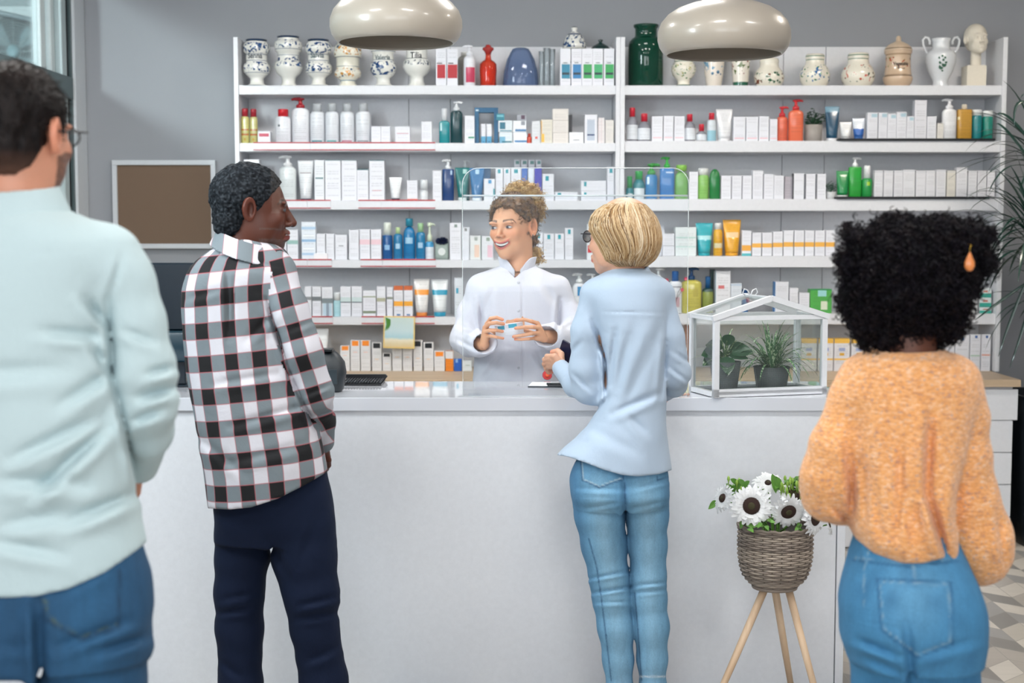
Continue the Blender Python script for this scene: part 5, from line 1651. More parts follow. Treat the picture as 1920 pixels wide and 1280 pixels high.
V, F = solid(bust_fn, bc - np.array([.08, .09, .15]), bc + np.array([.08, .09, .10]), 0.0019)
keep = None
bu = empty('bust', (bc[0], Yb, z + .0005), 'white plaster head bust on a square block at the right end', 'bust')
PL = mat('DCD4C4', 0.6, noise=.04, name='plaster')
fast_mesh('head', V, F, PL, bu, origin=(bc[0], Yb, z + .0005))
zb0 = at(960, 124, Yb).z - z
mk('block', cbox(-0.049, 0.049, -.045, .05, 0, zb0, .002), PL, bu, (-.008, 0, 0), smooth=False)
# ---------------------------------------------------------------- people
class Px:
    def __init__(s, Y0): s.Y = Y0
    def p(s, x, y, dy=0.0): return np.array(at(x, y, s.Y + dy))
    def r(s, px): return px * s.Y / FPX
    def chain(s, pts): return [(s.p(q[0], q[1], q[2]), s.r(q[3])) for q in pts]


def cloth_mat(name, hexc, rough=0.8, fine=260, dark=0.9, bump=0.25, sheen=0.1):
    t = NT(name)
    c = lin(hexc)
    n1 = t.noise(7, 4, 0.6, t.coord())
    n2 = t.noise(fine, 2, 0.7, t.coord())
    f = t.math('ADD', t.math('MULTIPLY', n1.outputs[0], 0.6), t.math('MULTIPLY', n2.outputs[0], 0.4))
    t.col(t.mix(f, tuple(x * dark for x in c), tuple(min(1, x * (2 - dark)) for x in c)))
    t.b.inputs['Roughness'].default_value = rough
    t.b.inputs['Sheen Weight'].default_value = sheen
    t.b.inputs['Specular IOR Level'].default_value = 0.25
    n3 = t.noise(16, 5, 0.62, t.mapping(t.coord(), (1, 1, .55), (0, .5, 0)), 0.8)
    hgt = t.math('ADD', t.math('MULTIPLY', n2.outputs[0], 0.06), t.math('MULTIPLY', n3.outputs[0], 0.8))
    t.bump(hgt, bump, 0.012)
    return t.m


def denim_mat(name):
    t = NT(name)
    a = t.n('ShaderNodeAttribute', attribute_name='Col')
    n1 = t.noise(60, 3, 0.7, t.mapping(t.coord(), (1, 1, .25)))
    n2 = t.noise(500, 2, 0.7, t.mapping(t.coord(), (1, 1, .3)))
    f = t.math('ADD', t.math('MULTIPLY', n1.outputs[0], 0.5), t.math('MULTIPLY', n2.outputs[0], 0.5))
    f = t.math('MULTIPLY_ADD', f, 0.9, 0.55)
    cmb = t.n('ShaderNodeCombineColor')
    for i in range(3): t.l(f, cmb.inputs[i])
    mx = t.n('ShaderNodeMix', data_type='RGBA', blend_type='MULTIPLY')
    mx.inputs[0].default_value = 1
    t.l(a.outputs['Color'], mx.inputs[6]); t.l(cmb.outputs[0], mx.inputs[7])
    t.l(mx.outputs[2], t.b.inputs['Base Color'])
    t.b.inputs['Roughness'].default_value = 0.85
    n3 = t.noise(14, 5, 0.6, t.mapping(t.coord(), (.5, .5, 1.4)), 0.6)
    t.bump(t.math('ADD', t.math('MULTIPLY', n2.outputs[0], .1), n3.outputs[0]), 0.25, 0.01)
    return t.m


DENIM = denim_mat('denim')


def hem_cut(P, pts):
    u, v = proj(P)
    xs = [q[0] for q in pts]; ys = [q[1] for q in pts]
    return v - np.interp(u, xs, ys)      # pixels below the hem


def collar_fn(c, rx, ry, top, bot, flare, tilt=0.0, th=0.0035, drop=0.0):
    """shirt collar: a flared band round the neck; c = centre of its lower edge"""
    def f(P):
        q = P - c
        zz = q[:, 2] + tilt * q[:, 0] + drop * q[:, 1]
        t = np.clip((zz - bot) / (top - bot), 0, 1)
        k = 1 + flare * (1 - t)
        e = np.hypot(q[:, 0] / (rx * k), q[:, 1] / (ry * k))
        d = np.abs((e - 1) * min(rx, ry)) - th
        return np.maximum(d, np.maximum(zz - top, bot - zz))
    return f


def shoe(parent, foot, ang, col, L=0.27):
    """shoe with sole; foot = ankle point above the floor"""
    c, s = math.cos(ang), math.sin(ang)
    x, y = foot[0], foot[1]
    F2 = lambda a, b, zz: np.array([x + c * b + s * a, y - s * b + c * a, zz]) if False else np.array([x + s * a + c * b, y + c * a - s * b, zz])

    def f(P):
        d = s_chain(P, [(F2(-.06, 0, .055), .042), (F2(.04, 0, .045), .044), (F2(.15, 0, .032), .040)], .03)
        d = smin(d, s_cone(P, F2(-.04, 0, .06), F2(-.035, 0, .11), .042, .045), .02)
        return np.maximum(d, .004 - P[:, 2])
    pts = [F2(-.12, -.06, 0), F2(-.12, .06, 0), F2(.22, -.06, 0), F2(.22, .06, .14)]
    lo, hi = bbox(pts, .03)
    lo[2] = 0.0
    V, F = solid(f, lo, hi, .007)
    return fast_mesh('shoe', V, F, mat(col, .5), parent, origin=parent.location)


def person(label, head_c, origin, parts):
    V, F, C = merge(parts)
    o = fast_mesh('person', V, F, SKIN, None, cols=C, origin=origin)
    return tag(o, label, 'person')


def simple_col(V, base): return np.tile(np.asarray(base, float), (len(V), 1))


def lower_body(px, hips, legs, extra=None, cr=(), k=0.02):
    R = Rows(px.Y, hips)
    ch = [px.chain(l) for l in legs]
    def f(P):
        d = R.d(P)
        for c in ch:
            d = smin(d, s_chain(P, c, .02), k)
        if cr: d = d + creases(P, cr)
        if extra is not None: d = extra(P, d)
        return d + lump(P, (9, 9, 22), .0022)
    return f, R


def stitches(V, cols, lines, col, w=1.3):
    """seam lines (picture polylines) coloured on the cloth facing the camera"""
    u, v = proj(V)
    for ln in lines:
        for (x1, y1), (x2, y2) in zip(ln[:-1], ln[1:]):
            dx, dy = x2 - x1, y2 - y1
            L2 = dx * dx + dy * dy
            t = np.clip(((u - x1) * dx + (v - y1) * dy) / L2, 0, 1)
            dd = np.hypot(u - x1 - t * dx, v - y1 - t * dy)
            cols = mixc(cols, np.exp(-(dd / w) ** 2) * .8, col)
    return cols


def hair_cap(fr, fn, lo, hi, h, pal, parent, name='hair', f=90, extra=None, seed=0):
    V, F = solid(fn, lo, hi, h)
    C = shell_cols(V, pal, f, seed)
    ex = extra(V) if extra else None
    if ex is not None:
        V, F, C = merge([(V, F, C), ex])
    return fast_mesh(name, V, F, HAIRM, parent, cols=C, origin=parent.location)


LC = lambda h: np.array(lin(h))


def kshoulder(P, z0, z1, k0=.008, k1=.045):
    t = np.clip((P[:, 2] - z0) / (z1 - z0), 0, 1)
    return k0 + (k1 - k0) * t * t * (3 - 2 * t)


# ======== the man in the checked shirt
A = Px(4.15)
Ac = A.p(472, 391)
Af = Frame(Ac, (1, 0.22), -0.05, 0.0, 1.07)
SKA = LC('562A1B')
VA = []


def fA(P):
    L = Af.loc(P)
    d = head_sdf(L, lips=1.45, nose=1.25, thin=1.02) * Af.s
    neck = s_cone(P, A.p(462, 400, .0), A.p(462, 480, .0), .058, .066)
    return smin(d, neck, .02)


V, F = solid(fA, Ac - .17, Ac + np.array([.17, .17, .14]), .0026)
L = Af.loc(V)
C = skin_paint(L, SKA, LC('7A3A38'), brow=(.02, .015, .012), flush=.15, nbrow=1.2, sclera=.1)
beard = ((L[:, 2] < -.05) & (L[:, 1] > .02) & (np.abs(L[:, 2] + .067) > .012)) * (.35 + .3 * vnoise(V, 400))
C = mixc(C, beard, LC('5A5450'))
C = mixc(C, ((L[:, 2] < -.09)) * .25, LC('3A241C'))
C = mixc(C, ((L[:, 1] > .05) & (L[:, 1] < .075) & (L[:, 2] > -.01) & (L[:, 2] < .07)) * .2, LC('8A7A70'))
VA.append((V, F, C))


def fAb(P):  # slim body and limbs under the clothes, hand at the hem
    d = s_chain(P, A.chain([(462, 470, 0, 36), (462, 560, 0, 70), (470, 760, 0, 62), (500, 900, 0, 66)]), .05)
    d = smin(d, s_chain(P, A.chain([(525, 515, -.04, 24), (578, 700, -.05, 22), (592, 745, -.03, 20), (606, 838, .13, 14)]), .01), .02)
    d = smin(d, s_chain(P, A.chain([(385, 515, .05, 24), (358, 620, .08, 22), (380, 720, .16, 16)]), .01), .02)
    d = smin(d, s_chain(P, A.chain([(455, 930, .02, 45), (452, 1130, .02, 30), (452, 1365, .03, 18)]), .02), .03)
    d = smin(d, s_chain(P, A.chain([(565, 930, -.02, 45), (590, 1130, -.04, 30), (622, 1365, .0, 18)]), .02), .03)
    return d


lo, hi = bbox([A.p(330, 450, -.2), A.p(680, 1390, .3)], .05)
lo[2] = .03
V, F = solid(fAb, lo, hi, .011)
VA.append((V, F, simple_col(V, SKA)))


def hand(px, wrist, knuckle, fingers, thumb, r, base, palm_r=None):
    """fingers: four lists of three joint points; thumb: list of points; all (x, y, dy)"""
    W = px.p(*wrist)
    K = [px.p(*q) for q in knuckle]
    fs = [[px.p(*q) for q in f] for f in fingers]
    th = [px.p(*q) for q in thumb]
    pr = palm_r or r * 1.45

    def f(P):
        d = None
        for i, k_ in enumerate(K):
            e = s_cone(P, W, k_, pr * 1.1, r * 1.25)
            d = e if d is None else smin(d, e, r * .9)
        rr = [1.0, 1.05, 1.0, .84]
        for i, q in enumerate(fs):
            ch = [(K[i], r * 1.12 * rr[i])] + [(p_, r * (1.02 - .09 * j) * rr[i]) for j, p_ in enumerate(q)]
            d = smin(d, s_chain(P, ch, r * .25), r * .22)
        ch = [(W * .6 + th[0] * .4, r * 1.4)] + [(p_, r * (1.25 - .12 * j)) for j, p_ in enumerate(th)]
        return smin(d, s_chain(P, ch, r * .3), r * .4)
    allp = [W] + K + th + [p_ for q in fs for p_ in q]
    lo, hi = bbox(allp, r * 3)
    V, F = solid(f, lo, hi, r / 4.2)
    tips = [q[-1] for q in fs] + [th[-1]]
    C = simple_col(V, base)
    for t_ in tips:
        dd = np.linalg.norm(V - t_, axis=1)
        C = mixc(C, np.exp(-(dd / (r * 1.5)) ** 2) * .6, np.asarray(base) * np.array([1.1, .66, .62]))
    for i, q in enumerate(fs):   # knuckle creases
        for p_ in q[:-1]:
            dd = np.abs(np.linalg.norm(V - p_, axis=1))
            C = mixc(C, np.exp(-(dd / (r * 1.1)) ** 2) * .2, np.asarray(base) * np.array([.85, .6, .55]))
    return V, F, C


VA.append(hand(A, (606, 838, .135), [(612, 850, .15), (609, 854, .165), (606, 856, .18), (603, 856, .19)],
               [[(616, 862, .16), (616, 872, .175), (612, 878, .185)], [(612, 867, .175), (612, 878, .19), (608, 884, .2)], [(608, 869, .19), (608, 879, .205), (604, 884, .21)], [(603, 866, .2), (603, 874, .21), (600, 879, .215)]],
               [(612, 848, .17), (614, 856, .19), (611, 864, .2)], .0088, SKA))
pA = person('man in black and white checked shirt and navy trousers standing at the counter looking right', Ac, (A.p(500, 900)[0], 4.15, 0), VA)


def fAh(P):
    L = Af.loc(P)
    X = L.copy(); X[:, 0] = np.abs(X[:, 0])
    d = s_ell(X, (0, -0.014, 0.034), (0.081, 0.102, 0.091))
    d = smin(d, s_ell(X, (0, -0.055, -0.045), (0.060, 0.048, 0.045)), .03)
    d = d * Af.s
    ln = np.maximum(L[:, 1] - .066 - .25 * np.clip(L[:, 2] - .02, 0, 1), -.03 + .8 * np.clip(L[:, 1] + .005, 0, 1) * 1.6 - L[:, 2])      # forehead edge and sides
    ln = np.where(L[:, 1] < -.012, -.083 - L[:, 2], ln)
    ear = s_ell(X, (.082, -.008, -.004), (.014, .022, .034))
    d = np.maximum(d, ln * Af.s)
    d = smax(d, -ear, .004)
    return d + lump(P, 170, .0030) + lump(P, 80, .002)


V, F = solid(fAh, Ac - .14, Ac + .14, .0027)
C = shell_cols(V, [LC('07090D'), LC('0C1014'), LC('13171C'), LC('1B1F24'), LC('33383D')], 210)
L = Af.loc(V)
C = mixc(C, ((L[:, 1] > .045)) * (.3 + .3 * vnoise(V, 300)), LC('4A4644'))
fast_mesh('hair', V, F, vcol_mat('short_grey_black_hair', .7, 0, .3, 500, spec=.12), pA, cols=C, origin=pA.location)

# shirt
RA = Rows(4.15, [(448, 428, 500, .01, .075), (458, 412, 520, .01, .09), (470, 392, 534, .01, .105), (488, 368, 545, .01, .12), (510, 352, 550, .0, .13), (545, 342, 553, .0, .135), (620, 345, 560, .0, .135), (700, 353, 574, -.01, .135), (780, 364, 592, -.02, .135), (850, 379, 610, -.02, .14), (910, 389, 618, -.02, .14), (975, 396, 626, -.02, .145)])
chA = A.chain([(520, 510, -.05, 32), (540, 580, -.075, 37), (566, 660, -.08, 37), (588, 735, -.06, 36), (600, 790, .05, 29), (606, 828, .12, 23)])
chA2 = A.chain([(378, 515, .06, 26), (356, 575, .10, 24), (358, 640, .13, 22), (385, 700, .2, 18)])
hemA = [(380, 952), (395, 953), (430, 955), (470, 951), (520, 935), (570, 910), (618, 882), (640, 874)]
crA = [(424, 500, 428, 640, 4, 5), (440, 520, 436, 640, 3, 3), (497, 560, 545, 700, 5, 9), (545, 700, 588, 800, 5, 9), (590, 780, 625, 770, 4, 5), (575, 740, 620, 720, 4, 4), (540, 620, 590, 600, 5, 3),
       (400, 720, 520, 700, 7, 3), (430, 800, 570, 760, 7, 4), (420, 870, 580, 830, 8, 3), (372, 820, 460, 890, 8, 3), (350, 560, 420, 540, 6, 2), (460, 640, 520, 580, 7, 3), (410, 478, 520, 500, 3, 3)]


def fAs(P, which=False):
    t = RA.d(P)
    a = s_chain(P, chA, .02)
    b = s_chain(P, chA2, .02)
    if which: return t, a, b
    ks = kshoulder(P, A.p(500, 580)[2], A.p(500, 505)[2])
    d = smin(smin(t, a, ks), b, .02)
    u, v = proj(P)
    d = d + creases(P, crA) + lump(P, (7, 7, 5), .004) + lump(P, 16, .0018)
    d = np.maximum(d, (hem_cut(P, hemA)) * 4.15 / FPX)
    nk = s_cone(P, A.p(462, 400), A.p(462, 470), .056, .064)
    return np.maximum(d, -nk)


lo, hi = bbox([A.p(325, 440, -.22), A.p(645, 965, .27)], .03)
V, F = solid(fAs, lo, hi, .0055)
# check pattern coordinates: round the torso, or along the sleeve
fc = V[F].mean(1)
t_, a_, b_ = fAs(fc, True)
isarm = (a_ < t_ + .002)
CV = V[F].reshape(-1, 3)
cx, cy, rx, ry = RA.at(CV[:, 2])
ang = np.arctan2(CV[:, 0] - cx, -(CV[:, 1] - cy))
uu = ang * .165 + (cx) * .35 + .03
lean = .18
vv = CV[:, 2] * 1.0 - (CV[:, 0]) * .10
sh = np.array(A.p(520, 505, -.06)); el = np.array(A.p(588, 740, -.07))
ax_ = (el - sh) / np.linalg.norm(el - sh)
s1 = np.cross(ax_, [0, 1, 0]); s1 /= np.linalg.norm(s1)
q = CV - sh
va = -(q @ ax_)
ua = np.arctan2(q @ s1, -(q @ np.cross(s1, ax_)) ) * .062
ua2 = (q @ s1) * 1.25
am = np.repeat(isarm, 4)
U = np.where(am, ua2 + .012, uu)
W = np.where(am, va + .02, vv)
UV = np.stack([U, W, np.zeros_like(U)], 1)


def plaid_mat():
    t = NT('checked_flannel')
    a = t.n('ShaderNodeAttribute', attribute_name='puv')
    s = t.sep(a.outputs['Vector'])
    per = .094
    def stripe(v):
        f = t.math('FRACT', t.math('MULTIPLY_ADD', v, 1 / per, 50.0))
        m = t.math('LESS_THAN', f, .5)
        e = t.math('MINIMUM', t.math('ABSOLUTE', t.math('SUBTRACT', f, .5)), t.math('MINIMUM', f, t.math('SUBTRACT', 1.0, f)))
        return m, t.math('LESS_THAN', e, .018)
    m1, r1 = stripe(s[0])
    m2, r2 = stripe(s[1])
    tot = t.math('ADD', m1, m2)
    tw = t.n('ShaderNodeTexWave', wave_type='BANDS', bands_direction='DIAGONAL')
    tw.inputs['Scale'].default_value = 260
    t.l(a.outputs['Vector'], tw.inputs[0])
    grey = t.mix(tw.outputs[1], lin('606B72'), lin('818B91'))
    c = t.mix(t.math('GREATER_THAN', tot, .5), lin('CCCBD3'), grey)
    c = t.mix(t.math('GREATER_THAN', tot, 1.5), c, lin('05060B'))
    red = t.math('MULTIPLY', t.math('MAXIMUM', r1, r2), .55)
    c = t.mix(red, c, lin('B05A62'))
    t.col(c)
    t.b.inputs['Roughness'].default_value = .85
    nz = t.noise(18, 4, .6, t.coord(), .6)
    t.bump(nz.outputs[0], .2, .01)
    return t.m


PLAID = plaid_mat()
sA = fast_mesh('shirt', V, F, PLAID, pA, uv=UV, origin=pA.location)
cf = collar_fn(A.p(466, 462, .0), .082, .086, .030, -.022, .30, tilt=.30, drop=-.15, th=.004)
c0 = A.p(464, 462, 0)
V, F = solid(cf, c0 - np.array([.15, .15, .09]), c0 + np.array([.15, .15, .09]), .0035)
CV = V[F].reshape(-1, 3)
ang = np.arctan2(CV[:, 0] - c0[0], -(CV[:, 1] - c0[1]))
UV = np.stack([ang * .085 + .03, np.full(len(ang), .07), np.zeros(len(ang))], 1) if False else np.stack([CV[:, 0] * 1.1 + .012, np.full(len(ang), .07), np.zeros(len(ang))], 1)
fast_mesh('collar', V, F, PLAID, sA, uv=UV, origin=pA.location)
# trousers
fT, _ = lower_body(A, [(880, 400, 612, .0, .12), (930, 402, 622, .0, .125), (975, 402, 628, .0, .125), (1015, 404, 630, .0, .11)],
                   [[(455, 985, .02, 50), (454, 1040, .02, 50), (449, 1110, .02, 46), (449, 1180, .02, 44), (451, 1280, .02, 41), (452, 1372, .03, 40)],
                    [(568, 985, -.02, 60), (571, 1040, -.02, 60), (583, 1110, -.03, 52), (590, 1180, -.03, 44), (607, 1275, -.02, 45), (622, 1372, .0, 44)]],
                   cr=[(410, 1150, 470, 1142, 5, 5), (412, 1125, 480, 1110, 6, 4), (560, 1135, 632, 1118, 6, 6), (560, 1160, 630, 1150, 6, 5), (575, 1240, 630, 1215, 7, 5), (415, 1240, 450, 1270, 7, 4), (500, 1000, 545, 1090, 8, 4), (600, 960, 560, 1060, 8, 3)], k=.012)
lo, hi = bbox([A.p(390, 880, -.2), A.p(680, 1385, .2)], .04); lo[2] = .035
V, F = solid(fT, lo, hi, .007)
NAVY = cloth_mat('navy_trousers', '07152E', .85, 300, .85, .3, 0.0)
fast_mesh('trousers', V, F, NAVY, pA, origin=pA.location)
shoe(pA, A.p(453, 1370, .03), .15, '14161C'); shoe(pA, A.p(622, 1370, 0), .5, '14161C')

# ======== the blond woman in the pale blue shirt
B = Px(4.30)
Bc = B.p(1165, 442)
Bf = Frame(Bc, (-0.80, 0.60), -0.02, 0, 1.0)
SKB = LC('D9A78C')
VB = []


def fB(P):
    L = Bf.loc(P)
    d = head_sdf(L, lips=.9, nose=.9, thin=.98) * Bf.s
    return smin(d, s_cone(P, B.p(1172, 455, -.005), B.p(1178, 525, 0), .05, .056), .02)


V, F = solid(fB, Bc - .16, Bc + np.array([.16, .16, .13]), .003)
VB.append((V, F, skin_paint(Bf.loc(V), SKB, LC('C0706A'), brow=(.2, .12, .06))))


def fBb(P):
    d = s_chain(P, B.chain([(1178, 520, 0, 30), (1178, 600, 0, 54), (1188, 740, 0, 48), (1170, 880, 0, 62)]), .05)
    d = smin(d, s_chain(P, B.chain([(1109, 560, 0, 17), (1099, 620, .0, 18), (1098, 690, .01, 18), (1104, 722, .02, 17), (1080, 720, .08, 14), (1052, 690, .15, 13)]), .01), .02)
    d = smin(d, s_chain(P, B.chain([(1246, 560, 0, 17), (1256, 630, .0, 17), (1266, 700, .01, 16), (1263, 720, .06, 14), (1242, 738, .2, 13)]), .01), .02)
    d = smin(d, s_chain(P, B.chain([(1122, 900, 0, 40), (1147, 1110, 0, 26), (1162, 1348, .0, 14)]), .02), .03)
    d = smin(d, s_chain(P, B.chain([(1208, 900, 0, 40), (1216, 1110, 0, 26), (1224, 1348, .02, 14)]), .02), .03)
    return d


lo, hi = bbox([B.p(1030, 505, -.15), B.p(1300, 1360, .3)], .04); lo[2] = .02
V, F = solid(fBb, lo, hi, .010)
VB.append((V, F, simple_col(V, SKB)))
VB.append(hand(B, (1052, 684, .155), [(1040, 668, .15), (1034, 672, .165), (1030, 678, .18), (1030, 686, .19)],
               [[(1026, 668, .18), (1028, 678, .20), (1036, 680, .205)], [(1022, 674, .19), (1025, 685, .21), (1034, 686, .215)], [(1021, 682, .20), (1025, 692, .215), (1033, 692, .22)], [(1024, 690, .205), (1028, 698, .22), (1035, 697, .22)]],
               [(1052, 664, .18), (1046, 658, .20), (1036, 660, .21)], .0085, SKB, .014))
VB.append(hand(B, (1240, 738, .22), [(1232, 742, .25), (1236, 745, .25), (1241, 747, .25), (1246, 747, .25)],
               [[(1228, 744, .28), (1227, 748, .305), (1228, 750, .32)], [(1234, 747, .285), (1233, 751, .31), (1234, 752, .325)], [(1241, 749, .285), (1241, 752, .31), (1241, 753, .32)], [(1248, 748, .28), (1248, 751, .30), (1248, 752, .31)]],
               [(1228, 738, .24), (1222, 742, .27), (1221, 747, .29)], .0082, SKB, .014))
pB = person('blond woman in pale blue shirt and light jeans at the counter facing the pharmacist', Bc, (B.p(1185, 900)[0], 4.30, 0), VB)
# bob hair: a shaped body of hair with combed strands laid over it
HR = Rows(4.30, [(376, 1158, 1190, .0, .035), (381, 1140, 1206, .0, .065), (390, 1122, 1216, .0, .088), (405, 1109, 1228, -.005, .104), (425, 1104, 1236, -.01, .112), (445, 1112, 1239, -.012, .113), (460, 1121, 1238, -.014, .108), (475, 1128, 1234, -.016, .098), (488, 1134, 1226, -.02, .082), (499, 1152, 1214, -.022, .055)], n=2.1)


def fBh(P):
    d = HR.d(P)
    u, v = proj(P)
    L = Bf.loc(P)
    d = np.maximum(d, -(s_ell(L, (0, .12, -.065), (.07, .082, .085))) * 1.0)
    d = np.maximum(d, -s_cone(P, B.p(1172, 470, .03), B.p(1160, 520, .06), .055, .06))
    return d + lump(P, (60, 60, 8), .0022)


lo, hi = bbox([B.p(1098, 370, -.14), B.p(1245, 506, .12)], .02)
V, F = solid(fBh, lo, hi, .0035)
C = shell_cols(V, [LC('7A5530'), LC('9C7440'), LC('B08A55')], (60, 60, 10))
rs = np.random.RandomState(4)
N, K = 2200, 14
th = rs.uniform(-PI, PI, N)
zt_, zb_ = HR.z1, HR.z0
t = np.linspace(0, 1, K)[None, :]
ln = rs.uniform(.82, 1.0, N)[:, None]
zz = zt_ - (zt_ - zb_) * (np.sin(t * PI / 2 * .98) ** 1.25) * ln - .001
sweep = rs.uniform(-.18, .28, N)[:, None]
TH = th[:, None] + sweep * np.sin(t * PI) + .35 * (t - .3) * np.sign(np.cos(th[:, None])) * -.5
cx, cy, rx, ry = [np.interp(zz.ravel(), HR.z, HR.v[:, i]).reshape(zz.shape) for i in range(4)]
lift = 1 + rs.uniform(.0, .035, N)[:, None] - .10 * np.clip(t - .86, 0, 1) * 7 * .3
px_ = cx + rx * np.cos(TH) * lift
py_ = cy + ry * np.sin(TH) * lift
paths = np.stack([px_, py_, zz], -1)
L = Bf.loc(paths.reshape(-1, 3)).reshape(N, K, 3)
ok = ~(((L[:, :, 1] > .055) & (L[:, :, 2] < .02)).any(1))
rad = np.tile(np.array([.0010] * (K - 3) + [.0009, .0007, .0003]), (N, 1)) * rs.uniform(.8, 1.5, N)[:, None]
pal = np.array([LC('B09068'), LC('D0BA98'), LC('8C6A40'), LC('C0A47C'), LC('E0D2BA'), LC('644526')])
sc_ = pal[rs.choice(6, N, p=[.27, .22, .17, .2, .06, .08])]
Vs, Fs, Cs = np_tubes(paths[ok], rad[ok], sc_[ok], 4)
V, F, C = merge([(V, F, C), (Vs, Fs, Cs)])
fast_mesh('hair', V, F, HAIRM, pB, cols=C, origin=pB.location)
# shirt
RB = Rows(4.30, [(503, 1146, 1208, .0, .06), (512, 1130, 1226, .0, .078), (524, 1112, 1244, .0, .09), (540, 1104, 1253, .0, .1), (570, 1108, 1251, .0, .11), (620, 1119, 1250, .0, .112), (680, 1127, 1250, .0, .108), (735, 1127, 1248, .0, .105), (785, 1110, 1248, .0, .115), (820, 1082, 1251, .0, .13), (848, 1050, 1255, .0, .14), (870, 1040, 1258, .0, .145), (905, 1036, 1262, .0, .148)])
chB1 = B.chain([(1112, 556, .0, 21), (1100, 620, .0, 28), (1098, 690, .01, 31), (1104, 728, .02, 29), (1080, 722, .08, 22), (1052, 690, .15, 17)])
chB2 = B.chain([(1243, 556, .0, 21), (1255, 630, .0, 27), (1267, 700, .01, 28), (1264, 722, .06, 24), (1242, 738, .2, 17)])
hemB = [(1030, 851), (1065, 856), (1100, 868), (1130, 880), (1165, 890), (1195, 893), (1235, 889), (1262, 880)]
crB = [(1110, 600, 1137, 680, 4, 7), (1134, 650, 1136, 745, 4, 9), (1155, 620, 1142, 720, 6, 6), (1178, 630, 1160, 725, 8, 5), (1215, 640, 1175, 760, 9, 4), (1142, 745, 1112, 775, 5, 5), (1148, 775, 1232, 738, 7, 6), (1180, 780, 1215, 815, 7, 4), (1250, 640, 1240, 745, 5, 6), (1265, 660, 1292, 680, 4, 4), (1258, 690, 1290, 715, 4, 4), (1075, 700, 1110, 735, 4, 4), (1240, 600, 1200, 720, 9, 3), (1100, 800, 1200, 850, 10, 3), (1190, 590, 1188, 700, 10, 2), (1090, 640, 1072, 660, 5, 3), (1130, 585, 1245, 587, 2, 1.6)]


def fBs(P):
    ks = kshoulder(P, B.p(1100, 610)[2], B.p(1100, 545)[2])
    d = smin(RB.d(P), s_chain(P, chB1, .015), ks)
    d = smin(d, s_chain(P, chB2, .015), ks)
    d = d + creases(P, crB) + lump(P, (8, 8, 6), .0035) + lump(P, 18, .0015)
    d = np.maximum(d, hem_cut(P, hemB) * 4.3 / FPX)
    d = np.maximum(d, -s_cone(P, B.p(1172, 455), B.p(1178, 518), .05, .05))
    # open cuffs
    w = B.p(1043, 682, .17)
    return np.maximum(d, -s_cone(P, B.p(1050, 689, .153), B.p(1036, 676, .18), .017, .019))


lo, hi = bbox([B.p(1030, 495, -.16), B.p(1305, 900, .28)], .025)
V, F = solid(fBs, lo, hi, .005)
BLUE = cloth_mat('pale_blue_poplin', 'ABBCCF', .75, 320, .95, .22)
sB = fast_mesh('shirt', V, F, BLUE, pB, origin=pB.location)
c0 = B.p(1178, 515, .0)
cf = collar_fn(c0, .055, .062, .03, -.012, .38, tilt=-.0, drop=-.30, th=.003)
V, F = solid(cf, c0 - np.array([.12, .12, .07]), c0 + np.array([.12, .12, .07]), .0028)
fast_mesh('collar', V, F, BLUE, sB, origin=pB.location)
# jeans
fJ, _ = lower_body(B, [(800, 1112, 1236, .0, .09), (850, 1088, 1244, .0, .105), (890, 1069, 1254, -.005, .124), (925, 1070, 1254, -.01, .13), (950, 1076, 1250, -.01, .10)],
                   [[(1120, 915, -.01, 48), (1125, 965, -.01, 47), (1133, 1020, .0, 42), (1143, 1085, .0, 37), (1147, 1120, .0, 35), (1154, 1175, -.005, 33), (1159, 1235, .0, 28), (1162, 1290, .0, 24), (1164, 1318, .0, 21)],
                    [(1208, 915, -.01, 45), (1212, 965, -.01, 41), (1214, 1020, .0, 36), (1215, 1085, .0, 33), (1216, 1120, .0, 33), (1221, 1175, -.005, 33), (1223, 1235, .0, 28), (1224, 1290, .0, 24), (1224, 1318, .02, 22)]],
                   cr=[(1105, 1085, 1180, 1070, 3, 5), (1112, 1112, 1182, 1100, 3, 5), (1116, 1130, 1180, 1128, 3, 3), (1185, 1098, 1246, 1092, 3, 4), (1185, 1112, 1247, 1106, 3, 3), (1100, 952, 1165, 942, 4, 3), (1180, 955, 1245, 940, 4, 3), (1085, 915, 1170, 918, 4, 4), (1190, 915, 1250, 900, 4, 3), (1170, 905, 1175, 1000, 5, 6)], k=.008)
lo, hi = bbox([B.p(1060, 800, -.17), B.p(1262, 1335, .17)], .03)
V, F = solid(fJ, lo, hi, .0048)
u, v = proj(V)
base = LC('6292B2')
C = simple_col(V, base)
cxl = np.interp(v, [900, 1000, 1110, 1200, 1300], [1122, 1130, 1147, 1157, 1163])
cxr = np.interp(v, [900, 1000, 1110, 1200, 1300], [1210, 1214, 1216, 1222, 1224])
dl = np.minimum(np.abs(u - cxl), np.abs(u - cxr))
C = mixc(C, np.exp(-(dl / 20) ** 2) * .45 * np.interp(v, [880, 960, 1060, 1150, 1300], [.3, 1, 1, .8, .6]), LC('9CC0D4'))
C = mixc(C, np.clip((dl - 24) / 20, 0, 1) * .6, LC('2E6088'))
C = stitches(V, C, [[(1089, 862), (1092, 900), (1124, 914), (1168, 898), (1168, 885)], [(1232, 893), (1233, 900), (1252, 893)]], LC('2A4E70'), 1.6)
C = stitches(V, C, [[(1091, 862), (1094, 898), (1124, 911), (1165, 896)]], LC('A9BCC4'), 1.0)
C = stitches(V, C, [[(1104, 1010), (1118, 1060), (1126, 1110), (1136, 1190), (1146, 1275)], [(1190, 1110), (1196, 1180), (1203, 1275)], [(1171, 905), (1175, 1000), (1180, 1080)]], LC('1E4468'), 1.3)
C = stitches(V, C, [[(1199, 1268), (1247, 1268)]], LC('C8D4DC'), 1.5)
fast_mesh('jeans', V, F, DENIM, pB, cols=C, origin=pB.location)
